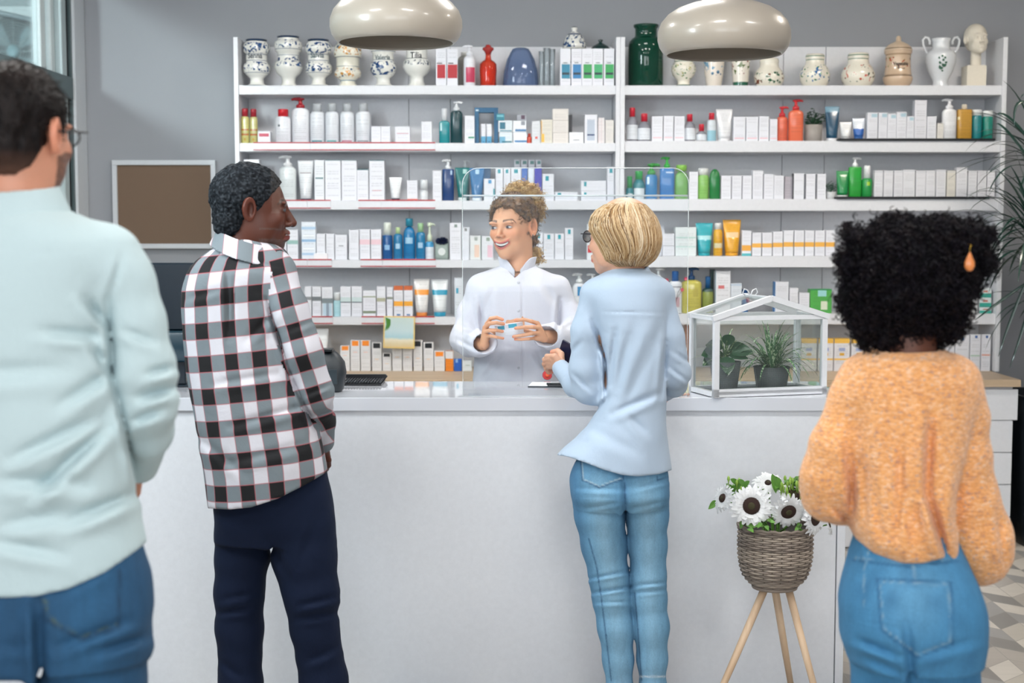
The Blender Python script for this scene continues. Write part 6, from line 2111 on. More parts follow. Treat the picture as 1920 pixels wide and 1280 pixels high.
shoe(pB, B.p(1163, 1345, 0), -.25, 'C8A090'); shoe(pB, B.p(1224, 1345, .02), .1, 'C8A090')
# glasses: frame and temple arm past the cheek
GL = empty('eyeglasses', tuple(Bf.wor((0, .1, 0))), 'dark framed eyeglasses worn by the blond woman', 'glasses')


def glasses(root, fr, col, r=.021):
    g = G()
    o = np.array(root.location)
    for s in (-1, 1):
        c = [fr.wor((s * .033 + r * 1.12 * math.cos(a * PI / 12), .101, .0 + r * .82 * math.sin(a * PI / 12))) - o for a in range(25)]
        g.add(tube(c, .0016, 6, False))
        g.add(tube([fr.wor((s * .056, .101, .008)) - o, fr.wor((s * .078, .094, .008)) - o, fr.wor((s * .083, .04, .006)) - o, fr.wor((s * .084, -.01, .004)) - o], .0018, 6))
    g.add(tube([fr.wor((-.011, .103, .004)) - o, fr.wor((0, .106, .006)) - o, fr.wor((.011, .103, .004)) - o], .0016, 6))
    mk('frame', g.geo, mat(col, .3), root)
    for s in (-1, 1):
        n_ = 20
        V = [tuple(fr.wor((s * .033 + r * 1.1 * math.cos(a * 2 * PI / n_), .1005 + e, r * .8 * math.sin(a * 2 * PI / n_))) - o) for e in (0, .001) for a in range(n_)]
        mk('lens', (V, [tuple(range(n_)), tuple(range(n_, 2 * n_))[::-1]] + [(i, (i + 1) % n_, (i + 1) % n_ + n_, i + n_) for i in range(n_)]), glass('D8E4E8', .02, .06, 'lens_glass'), root, smooth=False)


glasses(GL, Bf, '1A1422')
# dark slim phone in her hand
ph = B.p(1066, 668, .205)
o = mk('phone', cbox(-.037, .037, -.004, .004, -.045, .045, .002), mat('1A1E3A', .35), None, tuple(ph), smooth=False, rot=(.25, .45, -.5))
tag(o, 'dark navy phone held beside the blond woman forearm', 'phone')
# ======== the pharmacist
Cc_ = Px(5.45)
PCc = Cc_.p(962, 425)
Cf = Frame(PCc, (-0.50, -0.86), -0.04, 0.05, 1.04)
SKC = LC('D8A07C')
VC = []


def fC(P):
    L = Cf.loc(P)
    d = head_sdf(L, smile=1.0, lips=.8, nose=.8, thin=.94, nz=.009, jaw=.86) * Cf.s
    return smin(d, s_cone(P, Cc_.p(974, 455, .01), Cc_.p(972, 535, .0), .049, .058), .025)


V, F = solid(fC, PCc - np.array([.15, .17, .17]), PCc + np.array([.15, .15, .14]), .0017)
L = Cf.loc(V)
C = skin_paint(L, SKC, LC('B4504E'), smile=1.0, brow=(.035, .018, .012), flush=.5, makeup=.8, eyes=(.03, .045, .07), nbrow=1.3, nz=.009)
VC.append((V, F, C))
# teeth row set into the smile
tz = []
g = G()
for i in range(-6, 7):
    x = i * .0041
    zc = -.064 + 10 * x * x
    y = .0915 - 6.5 * x * x
    w, h = .0020, .0042 - .00012 * abs(i)
    a = Cf.wor((x, y, zc - .0068))
    vv = [Cf.wor((x + sx * w, y + sy * .002 - (.0005 if sy > 0 else 0), zc + .009 - .0062 + sz * h)) for sx in (-1, 1) for sy in (-1, 1) for sz in (-1, 1)]
    g.add((vv, [(0, 1, 3, 2), (4, 6, 7, 5), (0, 4, 5, 1), (2, 3, 7, 6), (0, 2, 6, 4), (1, 5, 7, 3)]))
teeth = g.geo


def fCb(P):
    c = Cc_.chain
    d = s_chain(P, c([(972, 525, 0, 26), (970, 600, 0, 52), (968, 720, 0, 46), (968, 860, 0, 56)]), .05)
    d = smin(d, s_chain(P, c([(898, 540, 0, 16), (872, 636, -.03, 17), (906, 645, -.2, 12)]), .01), .02)
    d = smin(d, s_chain(P, c([(1052, 540, 0, 16), (1076, 636, -.03, 17), (1022, 630, -.2, 12)]), .01), .02)
    d = smin(d, s_chain(P, c([(945, 860, 0, 36), (945, 1030, 0, 24), (945, 1135, 0, 15)]), .02), .03)
    d = smin(d, s_chain(P, c([(995, 860, 0, 36), (995, 1030, 0, 24), (995, 1135, 0, 15)]), .02), .03)
    return d


lo, hi = bbox([Cc_.p(840, 500, -.3), Cc_.p(1100, 1150, .15)], .04)
lo[2] = .03
V, F = solid(fCb, lo, hi, .011)
VC.append((V, F, simple_col(V, SKC)))
HD = -.235
VC.append(hand(Cc_, (907, 645, -.215), [(913, 607, HD), (909, 614, HD - .006), (909, 622, HD - .006), (912, 631, HD)],
               [[(920, 597, HD - .015), (931, 595, HD - .02), (942, 599, HD - .02)], [(918, 606, HD - .025), (930, 605, HD - .03), (944, 607, HD - .022)], [(918, 619, HD - .026), (930, 619, HD - .03), (942, 621, HD - .022)], [(920, 630, HD - .02), (931, 632, HD - .024), (943, 634, HD - .016)]],
               [(918, 628, HD + .03), (930, 622, HD + .035), (944, 618, HD + .03)], .0070, SKC, .0125))
VC.append(hand(Cc_, (1020, 634, -.215), [(1008, 606, HD), (1010, 614, HD - .006), (1009, 624, HD - .006), (1004, 634, HD)],
               [[(996, 602, HD - .015), (983, 599, HD - .02), (966, 600, HD - .02)], [(998, 613, HD - .025), (985, 613, HD - .03), (967, 615, HD - .022)], [(997, 625, HD - .026), (982, 628, HD - .03), (963, 631, HD - .022)], [(992, 635, HD - .02), (978, 636, HD - .022), (966, 636, HD - .014)]],
               [(1002, 626, HD + .03), (988, 620, HD + .035), (972, 616, HD + .03)], .0070, SKC, .0125))
pC = person('smiling pharmacist in white coat with curly bun behind the counter', PCc, (Cc_.p(970, 700)[0], 5.45, 0), VC)
o = mk('teeth', teeth, mat('EDE9E4', .25), pC, smooth=False)
o.location = -Vector(pC.location)
# ring
g = G()
rc = Cc_.p(915, 620, HD - .017)
mk('ring', tube([(rc[0] - pC.location[0] + .002 * math.cos(a * PI / 8), rc[1] - 5.45 + .0085 * math.cos(a * PI / 8), rc[2] + .0088 * math.sin(a * PI / 8)) for a in range(17)], .0012, 6, False), mat('C9CDD2', .2, 1.0), pC)
for s in (1,):
    e = Cf.wor((-.079, -.004, -.034)) - np.array(pC.location)
    e2 = Cf.wor((.079, -.004, -.034)) - np.array(pC.location)
    ee = e if e[0] > e2[0] else e2
    mk('earring', loft([(-.003, .001, .001), (-.0015, .0028, .0028), (.0015, .0028, .0028), (.003, .001, .001)], 10), mat('8E9AA0', .2, 1.0), pC, tuple(ee))


def fCh(P):
    L = Cf.loc(P)
    X = L.copy(); X[:, 0] = np.abs(X[:, 0])
    d = s_ell(X, (0, -0.016, 0.036), (0.083, 0.102, 0.092))
    d = smin(d, s_ell(X, (0, -0.06, -0.05), (0.055, 0.045, 0.045)), .03)
    ln = np.maximum(L[:, 1] - .060 + .35 * np.clip(L[:, 2] - .04, -.02, 1) * -1.0 - .2 * (.045 - X[:, 0]) * (X[:, 0] < .045), 0)
    # hairline: rises from the ear over the temple to the forehead
    hz = np.interp(L[:, 1], [-.10, -.03, .0, .03, .055, .075, .10], [-.10, -.10, .012, .026, .056, .079, .088])
    d = np.maximum(d, (hz - L[:, 2]))
    d = smax(d, -s_ell(X, (.082, -.006, -.004), (.016, .024, .034)), .004)
    d = d * Cf.s
    return d + lump(P, 120, .005) + lump(P, 55, .005)


V, F = solid(fCh, PCc - .16, PCc + .16, .003)
V_, F_, = V, F
pal = [LC('241812'), LC('3C281A'), LC('583C24'), LC('745230')]
C = shell_cols(V, pal, 140)
# bun and side curls
bunc = Cc_.p(978, 362, .06)


def fBun(P):
    d = s_ell(P, bunc, (.060, .055, .038))
    d = smin(d, s_ell(P, Cc_.p(1004, 388, .05), (.022, .045, .055)), .02)
    d = smin(d, s_ell(P, Cc_.p(1004, 478, .04), (.020, .022, .030)), .005)
    return d + lump(P, 100, .008) + lump(P, 48, .008)


Vb, Fb = solid(fBun, bunc - np.array([.12, .11, .30]), bunc + np.array([.12, .11, .09]), .0035)
Cb = shell_cols(Vb, [LC('8A6438'), LC('B58F55'), LC('C9A56A'), LC('A07A45')], 120)
# ringlets scattered on both
rs = np.random.RandomState(9)


def ringlets(Vs, n, pal, rs, length=.035, rad=.0035, thick=.0008, out=.010, turns=2.5, down=.4, K=16):
    i = rs.randint(0, len(Vs), n)
    c = Vs.mean(0)
    p0 = Vs[i]
    nrm = p0 - c
    nrm /= np.linalg.norm(nrm, axis=1, keepdims=True)
    dr = rs.normal(size=(n, 3)); dr -= (dr * nrm).sum(1, keepdims=True) * nrm
    dr[:, 2] -= down
    dr += nrm * rs.uniform(.0, out * 40, n)[:, None]
    dr /= np.linalg.norm(dr, axis=1, keepdims=True)
    a = np.cross(dr, nrm); a /= np.linalg.norm(a, axis=1, keepdims=True) + 1e-9
    b = np.cross(dr, a)
    t = np.linspace(0, 1, K)
    ph = rs.uniform(0, 6.28, n)[:, None] + t[None] * turns * 2 * PI * rs.uniform(.7, 1.3, n)[:, None]
    R = rad * rs.uniform(.6, 1.3, n)[:, None, None]
    L_ = length * rs.uniform(.5, 1.2, n)[:, None, None]
    path = p0[:, None] + dr[:, None] * t[None, :, None] * L_ + R * (a[:, None] * np.cos(ph)[..., None] + b[:, None] * np.sin(ph)[..., None])
    rr = np.full((n, K), thick) * rs.uniform(.7, 1.3, n)[:, None]
    pal = np.array(pal)
    return np_tubes(path, rr, pal[rs.randint(0, len(pal), n)], 3)


r1 = ringlets(V, 900, [LC('36241A'), LC('523824'), LC('755230'), LC('94703F')], rs, .026, .0035, .0009)
r2 = ringlets(Vb, 900, [LC('A88048'), LC('C9A568'), LC('D9BC84'), LC('8E6A3C')], rs, .032, .0045, .0009, out=.012, down=.1)
V, F, C = merge([(V, F, C), (Vb, Fb, Cb), r1, r2])
fast_mesh('hair', V, F, HAIRM, pC, cols=C, origin=pC.location)

RC = Rows(5.45, [(497, 938, 1002, .01, .05), (507, 915, 1024, .01, .075), (518, 896, 1044, .01, .09), (535, 884, 1058, .0, .102), (565, 884, 1060, .0, .115), (610, 888, 1054, .0, .118), (660, 888, 1050, .0, .115), (715, 884, 1052, .0, .12), (780, 874, 1062, .0, .13), (880, 866, 1070, .0, .13)])
chC1 = Cc_.chain([(897, 536, .0, 18), (882, 590, -.01, 24), (870, 635, -.03, 26), (880, 644, -.10, 24), (900, 644, -.18, 22), (911, 643, -.215, 20)])
chC2 = Cc_.chain([(1048, 536, .0, 18), (1064, 590, -.01, 24), (1076, 628, -.03, 26), (1062, 634, -.10, 25), (1036, 632, -.18, 23), (1021, 630, -.21, 21)])
crC = [(978, 520, 982, 720, 2, 2.5), (900, 560, 905, 640, 4, 6), (1050, 560, 1046, 620, 4, 6), (860, 610, 890, 625, 4, 4), (855, 635, 895, 655, 4, 4), (1085, 600, 1060, 615, 4, 4), (930, 530, 900, 600, 6, 2), (1010, 520, 1045, 570, 7, 3), (950, 660, 905, 712, 6, 4), (1000, 655, 1040, 712, 6, 4), (875, 565, 862, 600, 4, 3), (940, 560, 955, 640, 8, 2), (945, 648, 975, 655, 5, 3)]


def fCs(P):
    ks = kshoulder(P, Cc_.p(970, 590)[2], Cc_.p(970, 530)[2], .008, .035)
    d = smin(RC.d(P), s_chain(P, chC1, .02), ks)
    d = smin(d, s_chain(P, chC2, .02), ks)
    d = d + creases(P, crC) + lump(P, (8, 8, 7), .004) + lump(P, 20, .0018)
    u, v = proj(P)
    d = np.maximum(d, -s_cone(P, Cc_.p(972, 470, .0), Cc_.p(970, 528, -.02), .052, .050))
    # open V at the throat
    vn = np.maximum(np.abs(u - 966) - np.clip((522 - v) * .9, -5, 30), P[:, 1] - 5.40) * .002
    d = np.maximum(d, -vn)
    # hollow cuffs
    d = np.maximum(d, -s_cone(P, Cc_.p(897, 644, -.18), Cc_.p(913, 643, -.26), .028, .040))
    d = np.maximum(d, -s_cone(P, Cc_.p(1040, 632, -.18), Cc_.p(1016, 629, -.26), .028, .042))
    return d


lo, hi = bbox([Cc_.p(838, 490, -.33), Cc_.p(1108, 885, .16)], .02)
V, F = solid(fCs, lo, hi, .0048)
COAT = cloth_mat('white_coat_cotton', 'D2D2DB', .8, 300, .96, .35)
cC = fast_mesh('lab_coat', V, F, COAT, pC, origin=pC.location)


def fcol(P):
    c = Cc_.p(970, 503, .0)
    q = P - c
    th = np.arctan2(q[:, 0], -q[:, 1])
    zz = q[:, 2]
    top = .045 - .052 * np.exp(-(th / .55) ** 2)
    e = np.hypot(q[:, 0] / (.062 + .35 * np.clip(zz, -.05, .05) * .6), q[:, 1] / .062)
    d = np.abs((e - 1) * .06) - .0028
    d = np.maximum(d, np.maximum(zz - top, -.03 - zz))
    return np.maximum(d, .24 - np.abs(th)) if False else np.maximum(d, (.16 - np.abs(th)) * .05)


c0 = Cc_.p(970, 503, 0)
V, F = solid(fcol, c0 - np.array([.12, .12, .06]), c0 + np.array([.12, .12, .08]), .0028)
fast_mesh('collar', V, F, COAT, cC, origin=pC.location)
for by in (528, 579, 632, 684):
    p = Cc_.p(972, by)
    cx, cy, rx, ry = [float(q) for q in RC.at(np.array([p[2]]))] if False else [q[0] for q in RC.at(np.array([p[2]]))]
    yb_ = cy - ry * (1 - abs((p[0] - cx) / rx) ** 2.3) ** (1 / 2.3)
    V, F = lathe([(0, 0), (.005, 0), (.0055, .001), (.005, .002), (0, .0022)], 14)
    mk('button', ([(x + p[0] - pC.location[0], yb_ - 5.45 + .0035 - z_ * 2.6, y + p[2]) for x, y, z_ in V], F), mat('BFC1C8', .3), cC)
# slacks and shoes, hidden by the counter
fT, _ = lower_body(Cc_, [(800, 888, 1048, .0, .1), (880, 884, 1052, .0, .11), (930, 890, 1046, .0, .1)], [[(940, 900, 0, 38), (945, 1030, 0, 29), (945, 1140, 0, 24)], [(998, 900, 0, 38), (995, 1030, 0, 29), (995, 1140, 0, 24)]], k=.01)
lo, hi = bbox([Cc_.p(870, 800, -.15), Cc_.p(1065, 1150, .15)], .03); lo[2] = .03
V, F = solid(fT, lo, hi, .010)
fast_mesh('trousers', V, F, mat('D8D9DE', .8), pC, origin=pC.location)
shoe(pC, Cc_.p(945, 1150, 0), PI, 'E0E0E2'); shoe(pC, Cc_.p(995, 1150, 0), PI, 'E0E0E2')
# the box she holds
bx = Cc_.p(955, 617, HD + .008)
o = mk('medicine_box', cbox(-.052, .052, -.014, .014, -.021, .021, .001), banded('DDE2EA', ((.10, .34, .55, .88, '2A9AB8'), (.48, .78, .62, .95, '3AA4C0')), .35, .25), None, tuple(bx), smooth=False, rot=(0, math.radians(-7), 0))
tag(o, 'small white medicine box with teal blocks held in both hands of the pharmacist', 'box')

# ======== the man in the mint shirt, near left
D = Px(2.55)
Dc = D.p(38, 252)
Df = Frame(Dc, (0.30, 0.95), 0.0, 0, .98)
SKD = LC('C98E74')
VD = []


def fD(P):
    L = Df.loc(P)
    d = head_sdf(L, lips=.8) * Df.s
    return smin(d, s_cone(P, D.p(30, 290, -.01), D.p(28, 400, 0), .062, .070), .02)


V, F = solid(fD, Dc - .18, Dc + np.array([.18, .18, .14]), .003)
L = Df.loc(V)
C = skin_paint(L, SKD, LC('A8605A'), brow=(.04, .025, .02))
bd = ((L[:, 2] < -.035 - .25 * np.clip(.03 - L[:, 1], -.02, .1)) & (L[:, 1] > .012) & (L[:, 2] > -.135)) * (.75 + .25 * vnoise(V, 500))
C = mixc(C, bd, LC('2A1A16'))
VD.append((V, F, C))


def fDb(P):
    d = s_chain(P, D.chain([(28, 400, 0, 60), (28, 560, 0, 120), (28, 900, 0, 110), (30, 1050, 0, 120)]), .05)
    for s in (1, -1):
        m = lambda x: 28 + s * (x - 28)
        d = smin(d, s_chain(P, D.chain([(m(215), 500, 0, 36), (m(252), 600, 0, 38), (m(268), 700, .0, 36), (m(274), 770, .03, 34), (m(262), 860, .2, 26)]), .02), .03)
        d = smin(d, s_chain(P, D.chain([(m(150), 1080, 0, 75), (m(150), 1400, 0, 56), (m(150), 2050, 0, 36)]), .02), .03)
    return d


lo, hi = bbox([D.p(-260, 400, -.2), D.p(330, 2100, .35)], .03); lo[2] = .03
V, F = solid(fDb, lo, hi, .012)
VD.append((V, F, simple_col(V, SKD)))
for s in (1, -1):
    m = lambda x: 28 + s * (x - 28)
    VD.append(hand(D, (m(262), 862, .21), [(m(258), 890, .24), (m(252), 892, .25), (m(246), 893, .26), (m(240), 892, .265)],
                   [[(m(258), 905, .26), (m(256), 922, .275), (m(252), 932, .285)], [(m(250), 909, .27), (m(248), 928, .285), (m(244), 940, .295)], [(m(243), 909, .28), (m(240), 926, .295), (m(236), 937, .30)], [(m(236), 906, .285), (m(232), 920, .295), (m(229), 928, .30)]],
                   [(m(250), 876, .27), (m(240), 888, .29), (m(232), 900, .30)], .0092, SKD))
pD = person('man in mint shirt and dark jeans seen from behind, nearest the camera at far left', Dc, (D.p(28, 900)[0], 2.55, 0), VD)


def fDh(P):
    L = Df.loc(P)
    X = L.copy(); X[:, 0] = np.abs(X[:, 0])
    d = s_ell(X, (0, -0.014, 0.037), (0.083, 0.104, 0.092))
    d = smin(d, s_ell(X, (0, -0.055, -0.03), (0.062, 0.048, 0.055)), .03)
    hz = np.interp(L[:, 1], [-.11, -.05, -.02, .0, .03, .055, .08], [-.082, -.082, -.055, -.012, -.018, .045, .055])
    d = np.maximum(d, (hz - L[:, 2]))
    d = smax(d, -s_ell(X, (.086, -.006, -.004), (.017, .024, .036)), .004)
    d = d * Df.s
    return d + lump(P, (150, 150, 60), .0030) + lump(P, (60, 60, 25), .004)


V, F = solid(fDh, Dc - .15, Dc + .15, .0035)
C = shell_cols(V, [LC('0A0709'), LC('100B0C'), LC('181110')], (200, 200, 60))
L = Df.loc(V)
C = mixc(C, np.clip((-.03 - L[:, 2]) / .05, 0, 1) * .55, LC('7A5646'))
C = mixc(C, np.clip((L[:, 2] - .07) / .05, 0, 1) * .3, LC('35261F'))
rs = np.random.RandomState(12)
top = V[(Df.loc(V)[:, 2] > -.01)]
i = rs.randint(0, len(top), 1600)
p0 = top[i]
dr = (p0 - Dc); dr /= np.linalg.norm(dr, axis=1, keepdims=True)
dr = dr * .35 + np.array([.25, .3, -.35]) + rs.normal(size=dr.shape) * .25
t = np.linspace(0, 1, 6)[None, :, None]
path = p0[:, None] + dr[:, None] * t * .014
rr = np.tile(np.linspace(.0010, .0003, 6), (1600, 1))
st = np_tubes(path, rr, np.array([LC('0E0A0B'), LC('171010'), LC('241915')])[rs.randint(0, 3, 1600)], 3)
V, F, C = merge([(V, F, C), st])
fast_mesh('hair', V, F, vcol_mat('dark_brown_hair', .6, 0, .2, 300, spec=.2), pD, cols=C, origin=pD.location)
GD = empty('eyeglasses', tuple(Df.wor((0, .1, 0))), 'dark eyeglasses at the temple of the man in the mint shirt', 'glasses')
glasses(GD, Df, '14161A')
RD = Rows(2.55, [(388, -52, 112, .0, .078), (400, -88, 140, .0, .098), (420, -118, 178, .0, .115), (450, -152, 212, .0, .128), (490, -172, 228, .0, .135), (560, -166, 222, .0, .138), (700, -174, 230, .0, .137), (830, -186, 243, .0, .14), (940, -200, 256, .0, .142), (1020, -214, 272, .0, .148), (1140, -224, 284, .0, .15)])
chD = [Cch for Cch in ([D.chain([(28 + s * (q[0] - 28), *q[1:]) for q in ((208, 480, .0, 46), (236, 540, .0, 54), (254, 600, .0, 53), (268, 690, .0, 56), (273, 755, .02, 54), (276, 810, .08, 46), (262, 872, .2, 36))]) for s in (1, -1)])]
hemD = [(-240, 1030), (-214, 1015), (-190, 1036), (-140, 1072), (-70, 1104), (0, 1121), (60, 1119), (130, 1103), (195, 1074), (248, 1038), (276, 1015), (300, 1005)]
crD = [(204, 560, 214, 740, 7, 7), (216, 720, 254, 890, 6, 7), (275, 700, 322, 690, 8, 10.2), (262, 745, 320, 730, 9, 13.6), (250, 790, 300, 770, 8, 10.2), (60, 930, 200, 800, 12, 11.9), (20, 860, 190, 780, 12, 8.5), (0, 900, 160, 905, 14, 8.5), (80, 620, 190, 630, 10, 6.8), (-60, 700, 120, 690, 16, 5.1), (120, 980, 240, 930, 12, 8.5), (160, 560, 200, 610, 9, 8.5), (0, 985, 130, 960, 14, 6.8), (110, 760, 205, 700, 12, 6.8), (228, 480, 205, 560, 6, 3), (-40, 470, 120, 474, 2.5, 1.5), (-30, 1010, 120, 1040, 12, 6), (170, 640, 206, 700, 9, 7), (232, 620, 290, 640, 8, 6)]


def fDs(P):
    ks = kshoulder(P, D.p(0, 590)[2], D.p(0, 490)[2], .01, .06)
    d = RD.d(P)
    for c in chD: d = smin(d, s_chain(P, c, .02), ks)
    d = d + creases(P, crD) + lump(P, (6, 6, 5), .005) + lump(P, 14, .002)
    d = np.maximum(d, hem_cut(P, hemD) * 2.55 / FPX)
    return np.maximum(d, -s_cone(P, D.p(28, 330), D.p(28, 398), .064, .066))


lo, hi = bbox([D.p(-290, 375, -.19), D.p(-290, 375, .3), D.p(345, 1140, .33), D.p(355, 1140, -.1)], .03)
V, F = solid(fDs, lo, hi, .006)
MINT = cloth_mat('mint_linen', 'B8CBCF', .8, 200, .95, .4)
sD = fast_mesh('shirt', V, F, MINT, pD, origin=pD.location)
c0 = D.p(30, 398)
cf = collar_fn(c0, .071, .078, .042, -.014, .30, tilt=-.05, drop=-.1, th=.0035)
V, F = solid(cf, c0 - np.array([.14, .14, .08]), c0 + np.array([.14, .14, .08]), .0035)
fast_mesh('collar', V, F, MINT, sD, origin=pD.location)
fJ, _ = lower_body(D, [(930, -170, 228, .0, .10), (1010, -196, 260, .0, .125), (1060, -210, 274, -.002, .134), (1100, -218, 280, -.004, .138), (1180, -226, 284, -.006, .146), (1235, -220, 278, -.01, .14)],
                   [[(172, 1165, .0, 103), (172, 1280, .0, 101), (172, 1450, .0, 92), (168, 1750, .0, 74), (160, 2080, .0, 58)], [(-116, 1165, .0, 103), (-116, 1280, .0, 101), (-116, 1450, .0, 92), (-112, 1750, .0, 74), (-104, 2080, .0, 58)]],
                   cr=[(70, 1130, 78, 1300, 10, 14), (100, 1215, 240, 1165, 9, 6), (0, 1215, 60, 1205, 9, 5), (170, 1225, 272, 1195, 9, 5), (90, 1120, 200, 1060, 10, 3)], k=.015)
lo, hi = bbox([D.p(-240, 930, -.2), D.p(300, 2110, .2)], .03); lo[2] = .03
V, F = solid(fJ, lo, hi, .008)
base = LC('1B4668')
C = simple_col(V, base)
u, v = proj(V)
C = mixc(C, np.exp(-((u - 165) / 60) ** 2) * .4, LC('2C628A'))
C = stitches(V, C, [[(78, 1122), (84, 1160), (150, 1200), (222, 1175), (224, 1070)]], LC('10304A'), 3)
C = stitches(V, C, [[(84, 1122), (90, 1156), (150, 1194), (216, 1170)]], LC('4A5A50'), 1.6)
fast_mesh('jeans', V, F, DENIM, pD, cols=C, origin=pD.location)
shoe(pD, D.p(160, 2100, 0), .2, '5A3A28'); shoe(pD, D.p(-104, 2100, 0), -.1, '5A3A28')

# ======== the woman in the orange knit, near right
E = Px(2.95)
Ec = E.p(1706, 545)
Ef = Frame(Ec, (0.45, 0.89), 0.0, 0, .98)
SKE = LC('5E3626')
VE = []


def fE(P):
    L = Ef.loc(P)
    d = head_sdf(L, lips=1.2, nose=1.1) * Ef.s
    return smin(d, s_cone(P, E.p(1704, 570, -.01), E.p(1702, 690, 0), .052, .060), .02)


V, F = solid(fE, Ec - .18, Ec + np.array([.18, .18, .13]), .0035)
VE.append((V, F, skin_paint(Ef.loc(V), SKE, LC('7A3A38'))))


def fEb(P):
    d = s_chain(P, E.chain([(1700, 680, 0, 44), (1700, 780, 0, 80), (1696, 960, 0, 72), (1706, 1090, 0, 95)]), .05)
    d = smin(d, s_chain(P, E.chain([(1612, 730, 0, 28), (1566, 860, 0, 26), (1575, 950, .12, 20)]), .01), .03)
    d = smin(d, s_chain(P, E.chain([(1792, 730, 0, 28), (1812, 880, 0, 26), (1832, 1030, .05, 20)]), .01), .03)
    for x in (1650, 1762):
        d = smin(d, s_chain(P, E.chain([(x, 1120, 0, 60), (x, 1400, 0, 46), (x, 1830, 0, 28)]), .02), .03)
    return d


lo, hi = bbox([E.p(1530, 670, -.2), E.p(1860, 1860, .3)], .05); lo[2] = .03
V, F = solid(fEb, lo, hi, .012)
VE.append((V, F, simple_col(V, SKE)))
VE.append(hand(E, (1832, 1040, .06), [(1838, 1062, .08), (1832, 1065, .085), (1826, 1066, .09), (1820, 1064, .095)],
               [[(1838, 1072, .09), (1836, 1080, .10), (1832, 1084, .11)], [(1831, 1074, .10), (1829, 1082, .11), (1826, 1085, .12)], [(1824, 1073, .10), (1822, 1080, .11), (1820, 1083, .12)], [(1817, 1071, .105), (1815, 1077, .115), (1814, 1080, .12)]],
               [(1826, 1050, .09), (1820, 1058, .11), (1816, 1064, .12)], .0082, SKE))
VE.append(hand(E, (1575, 950, .13), [(1582, 962, .15), (1578, 964, .155), (1574, 964, .16), (1570, 962, .165)],
               [[(1584, 968, .165), (1584, 972, .175), (1582, 974, .185)], [(1579, 969, .17), (1579, 973, .18), (1577, 975, .19)], [(1573, 969, .175), (1573, 972, .185), (1572, 974, .195)], [(1568, 967, .18), (1568, 970, .19), (1568, 972, .195)]],
               [(1578, 954, .16), (1574, 958, .175), (1570, 961, .185)], .0082, SKE))
pE = person('woman with big black curly hair and orange speckled knit at far right, seen from behind', Ec, (E.p(1702, 1000)[0], 2.95, 0), VE)
balls = [(1700, 525, 118), (1700, 458, 62), (1645, 482, 60), (1757, 470, 60), (1622, 560, 54), (1640, 608, 48), (1700, 615, 58), (1752, 592, 56), (1788, 522, 44), (1808, 458, 40), (1838, 442, 26), (1838, 492, 24), (1592, 500, 34), (1574, 488, 18), (1660, 646, 28), (1735, 645, 28), (1606, 444, 24), (1795, 596, 22), (1695, 648, 36), (1625, 640, 24)]


def fEh(P):
    d = None
    for (x, y, r) in balls:
        r = r - 6
        e = s_ell(P, E.p(x, y, -.01), (E.r(r), E.r(r) * .9, E.r(r)))
        d = e if d is None else smin(d, e, .008)
    return d + lump(P, 22, .014) + lump(P, 75, .008) + lump(P, 160, .004)


lo, hi = bbox([E.p(1545, 385, -.15), E.p(1868, 672, .14)], .03)
V, F = solid(fEh, lo, hi, .0045)
C = shell_cols(V, [LC('060508'), LC('0B0910'), LC('110D14')], 120)
rs = np.random.RandomState(3)
r1 = ringlets(V, 4200, [LC('07060A'), LC('0D0A12'), LC('16111A'), LC('1C1518')], rs, 0.030, .0055, .0013, out=.012, turns=2.0, down=.0, K=12)
V, F, C = merge([(V, F, C), r1])
fast_mesh('hair', V, F, vcol_mat('black_curls', .6, 0, 0, 60, spec=.15), pE, cols=C, origin=pE.location)
# drop earring among the curls
e0 = E.p(1818, 492, -.10)
er = empty('earring', tuple(e0), 'orange teardrop earring hanging by the black curls', 'earring')
k_ = E.r(1)
mk('drop', lathe([(0, -16 * k_), (6 * k_, -14 * k_), (9.5 * k_, -7 * k_), (9 * k_, 1 * k_), (5 * k_, 10 * k_), (1.5 * k_, 18 * k_), (0, 20 * k_)], 24, .5), mat('E0884A', .3, coat=.4), er)
mk('hook', tube([(0, 0, 19 * k_), (0, 0, 26 * k_), (3 * k_, 0, 31 * k_), (0, .01, 33 * k_)], .0008, 6), mat('C9A040', .3, 1.0), er)
# knitted jumper
RE_ = Rows(2.95, [(657, 1636, 1764, .0, .075), (666, 1620, 1786, .0, .095), (680, 1604, 1806, .0, .11), (705, 1592, 1822, .0, .12), (750, 1586, 1822, .0, .128), (850, 1590, 1806, -.005, .135), (940, 1596, 1794, -.01, .14), (990, 1600, 1790, -.012, .142), (1020, 1612, 1788, -.01, .135), (1042, 1640, 1782, -.005, .122), (1060, 1668, 1776, .0, .105)])
chE1 = E.chain([(1622, 715, .0, 34), (1600, 770, .0, 43), (1574, 840, .0, 50), (1556, 895, .01, 50), (1552, 928, .03, 44), (1574, 952, .08, 34)])
chE2 = E.chain([(1796, 715, .0, 36), (1806, 780, .0, 46), (1808, 860, .0, 48), (1816, 940, .01, 55), (1832, 1010, .02, 62), (1838, 1040, .03, 58)])
hemE = [(1590, 985), (1605, 1010), (1640, 1038), (1690, 1056), (1730, 1056), (1775, 1044), (1778, 1200), (1960, 1200)]
crE = [(1745, 780, 1738, 930, 9, 16), (1738, 920, 1776, 1045, 8, 16), (1690, 820, 1684, 1010, 9, 8), (1590, 830, 1600, 960, 8, 10), (1620, 860, 1626, 980, 9, 6), (1668, 780, 1664, 1000, 10, 5), (1700, 900, 1712, 1030, 8, 6), (1560, 950, 1590, 975, 6, 6), (1720, 860, 1722, 1010, 8, 6), (1870, 960, 1885, 1060, 7, 7), (1640, 900, 1650, 1010, 8, 5), (1800, 880, 1790, 1000, 9, 4), (1640, 672, 1760, 670, 3, 2)]


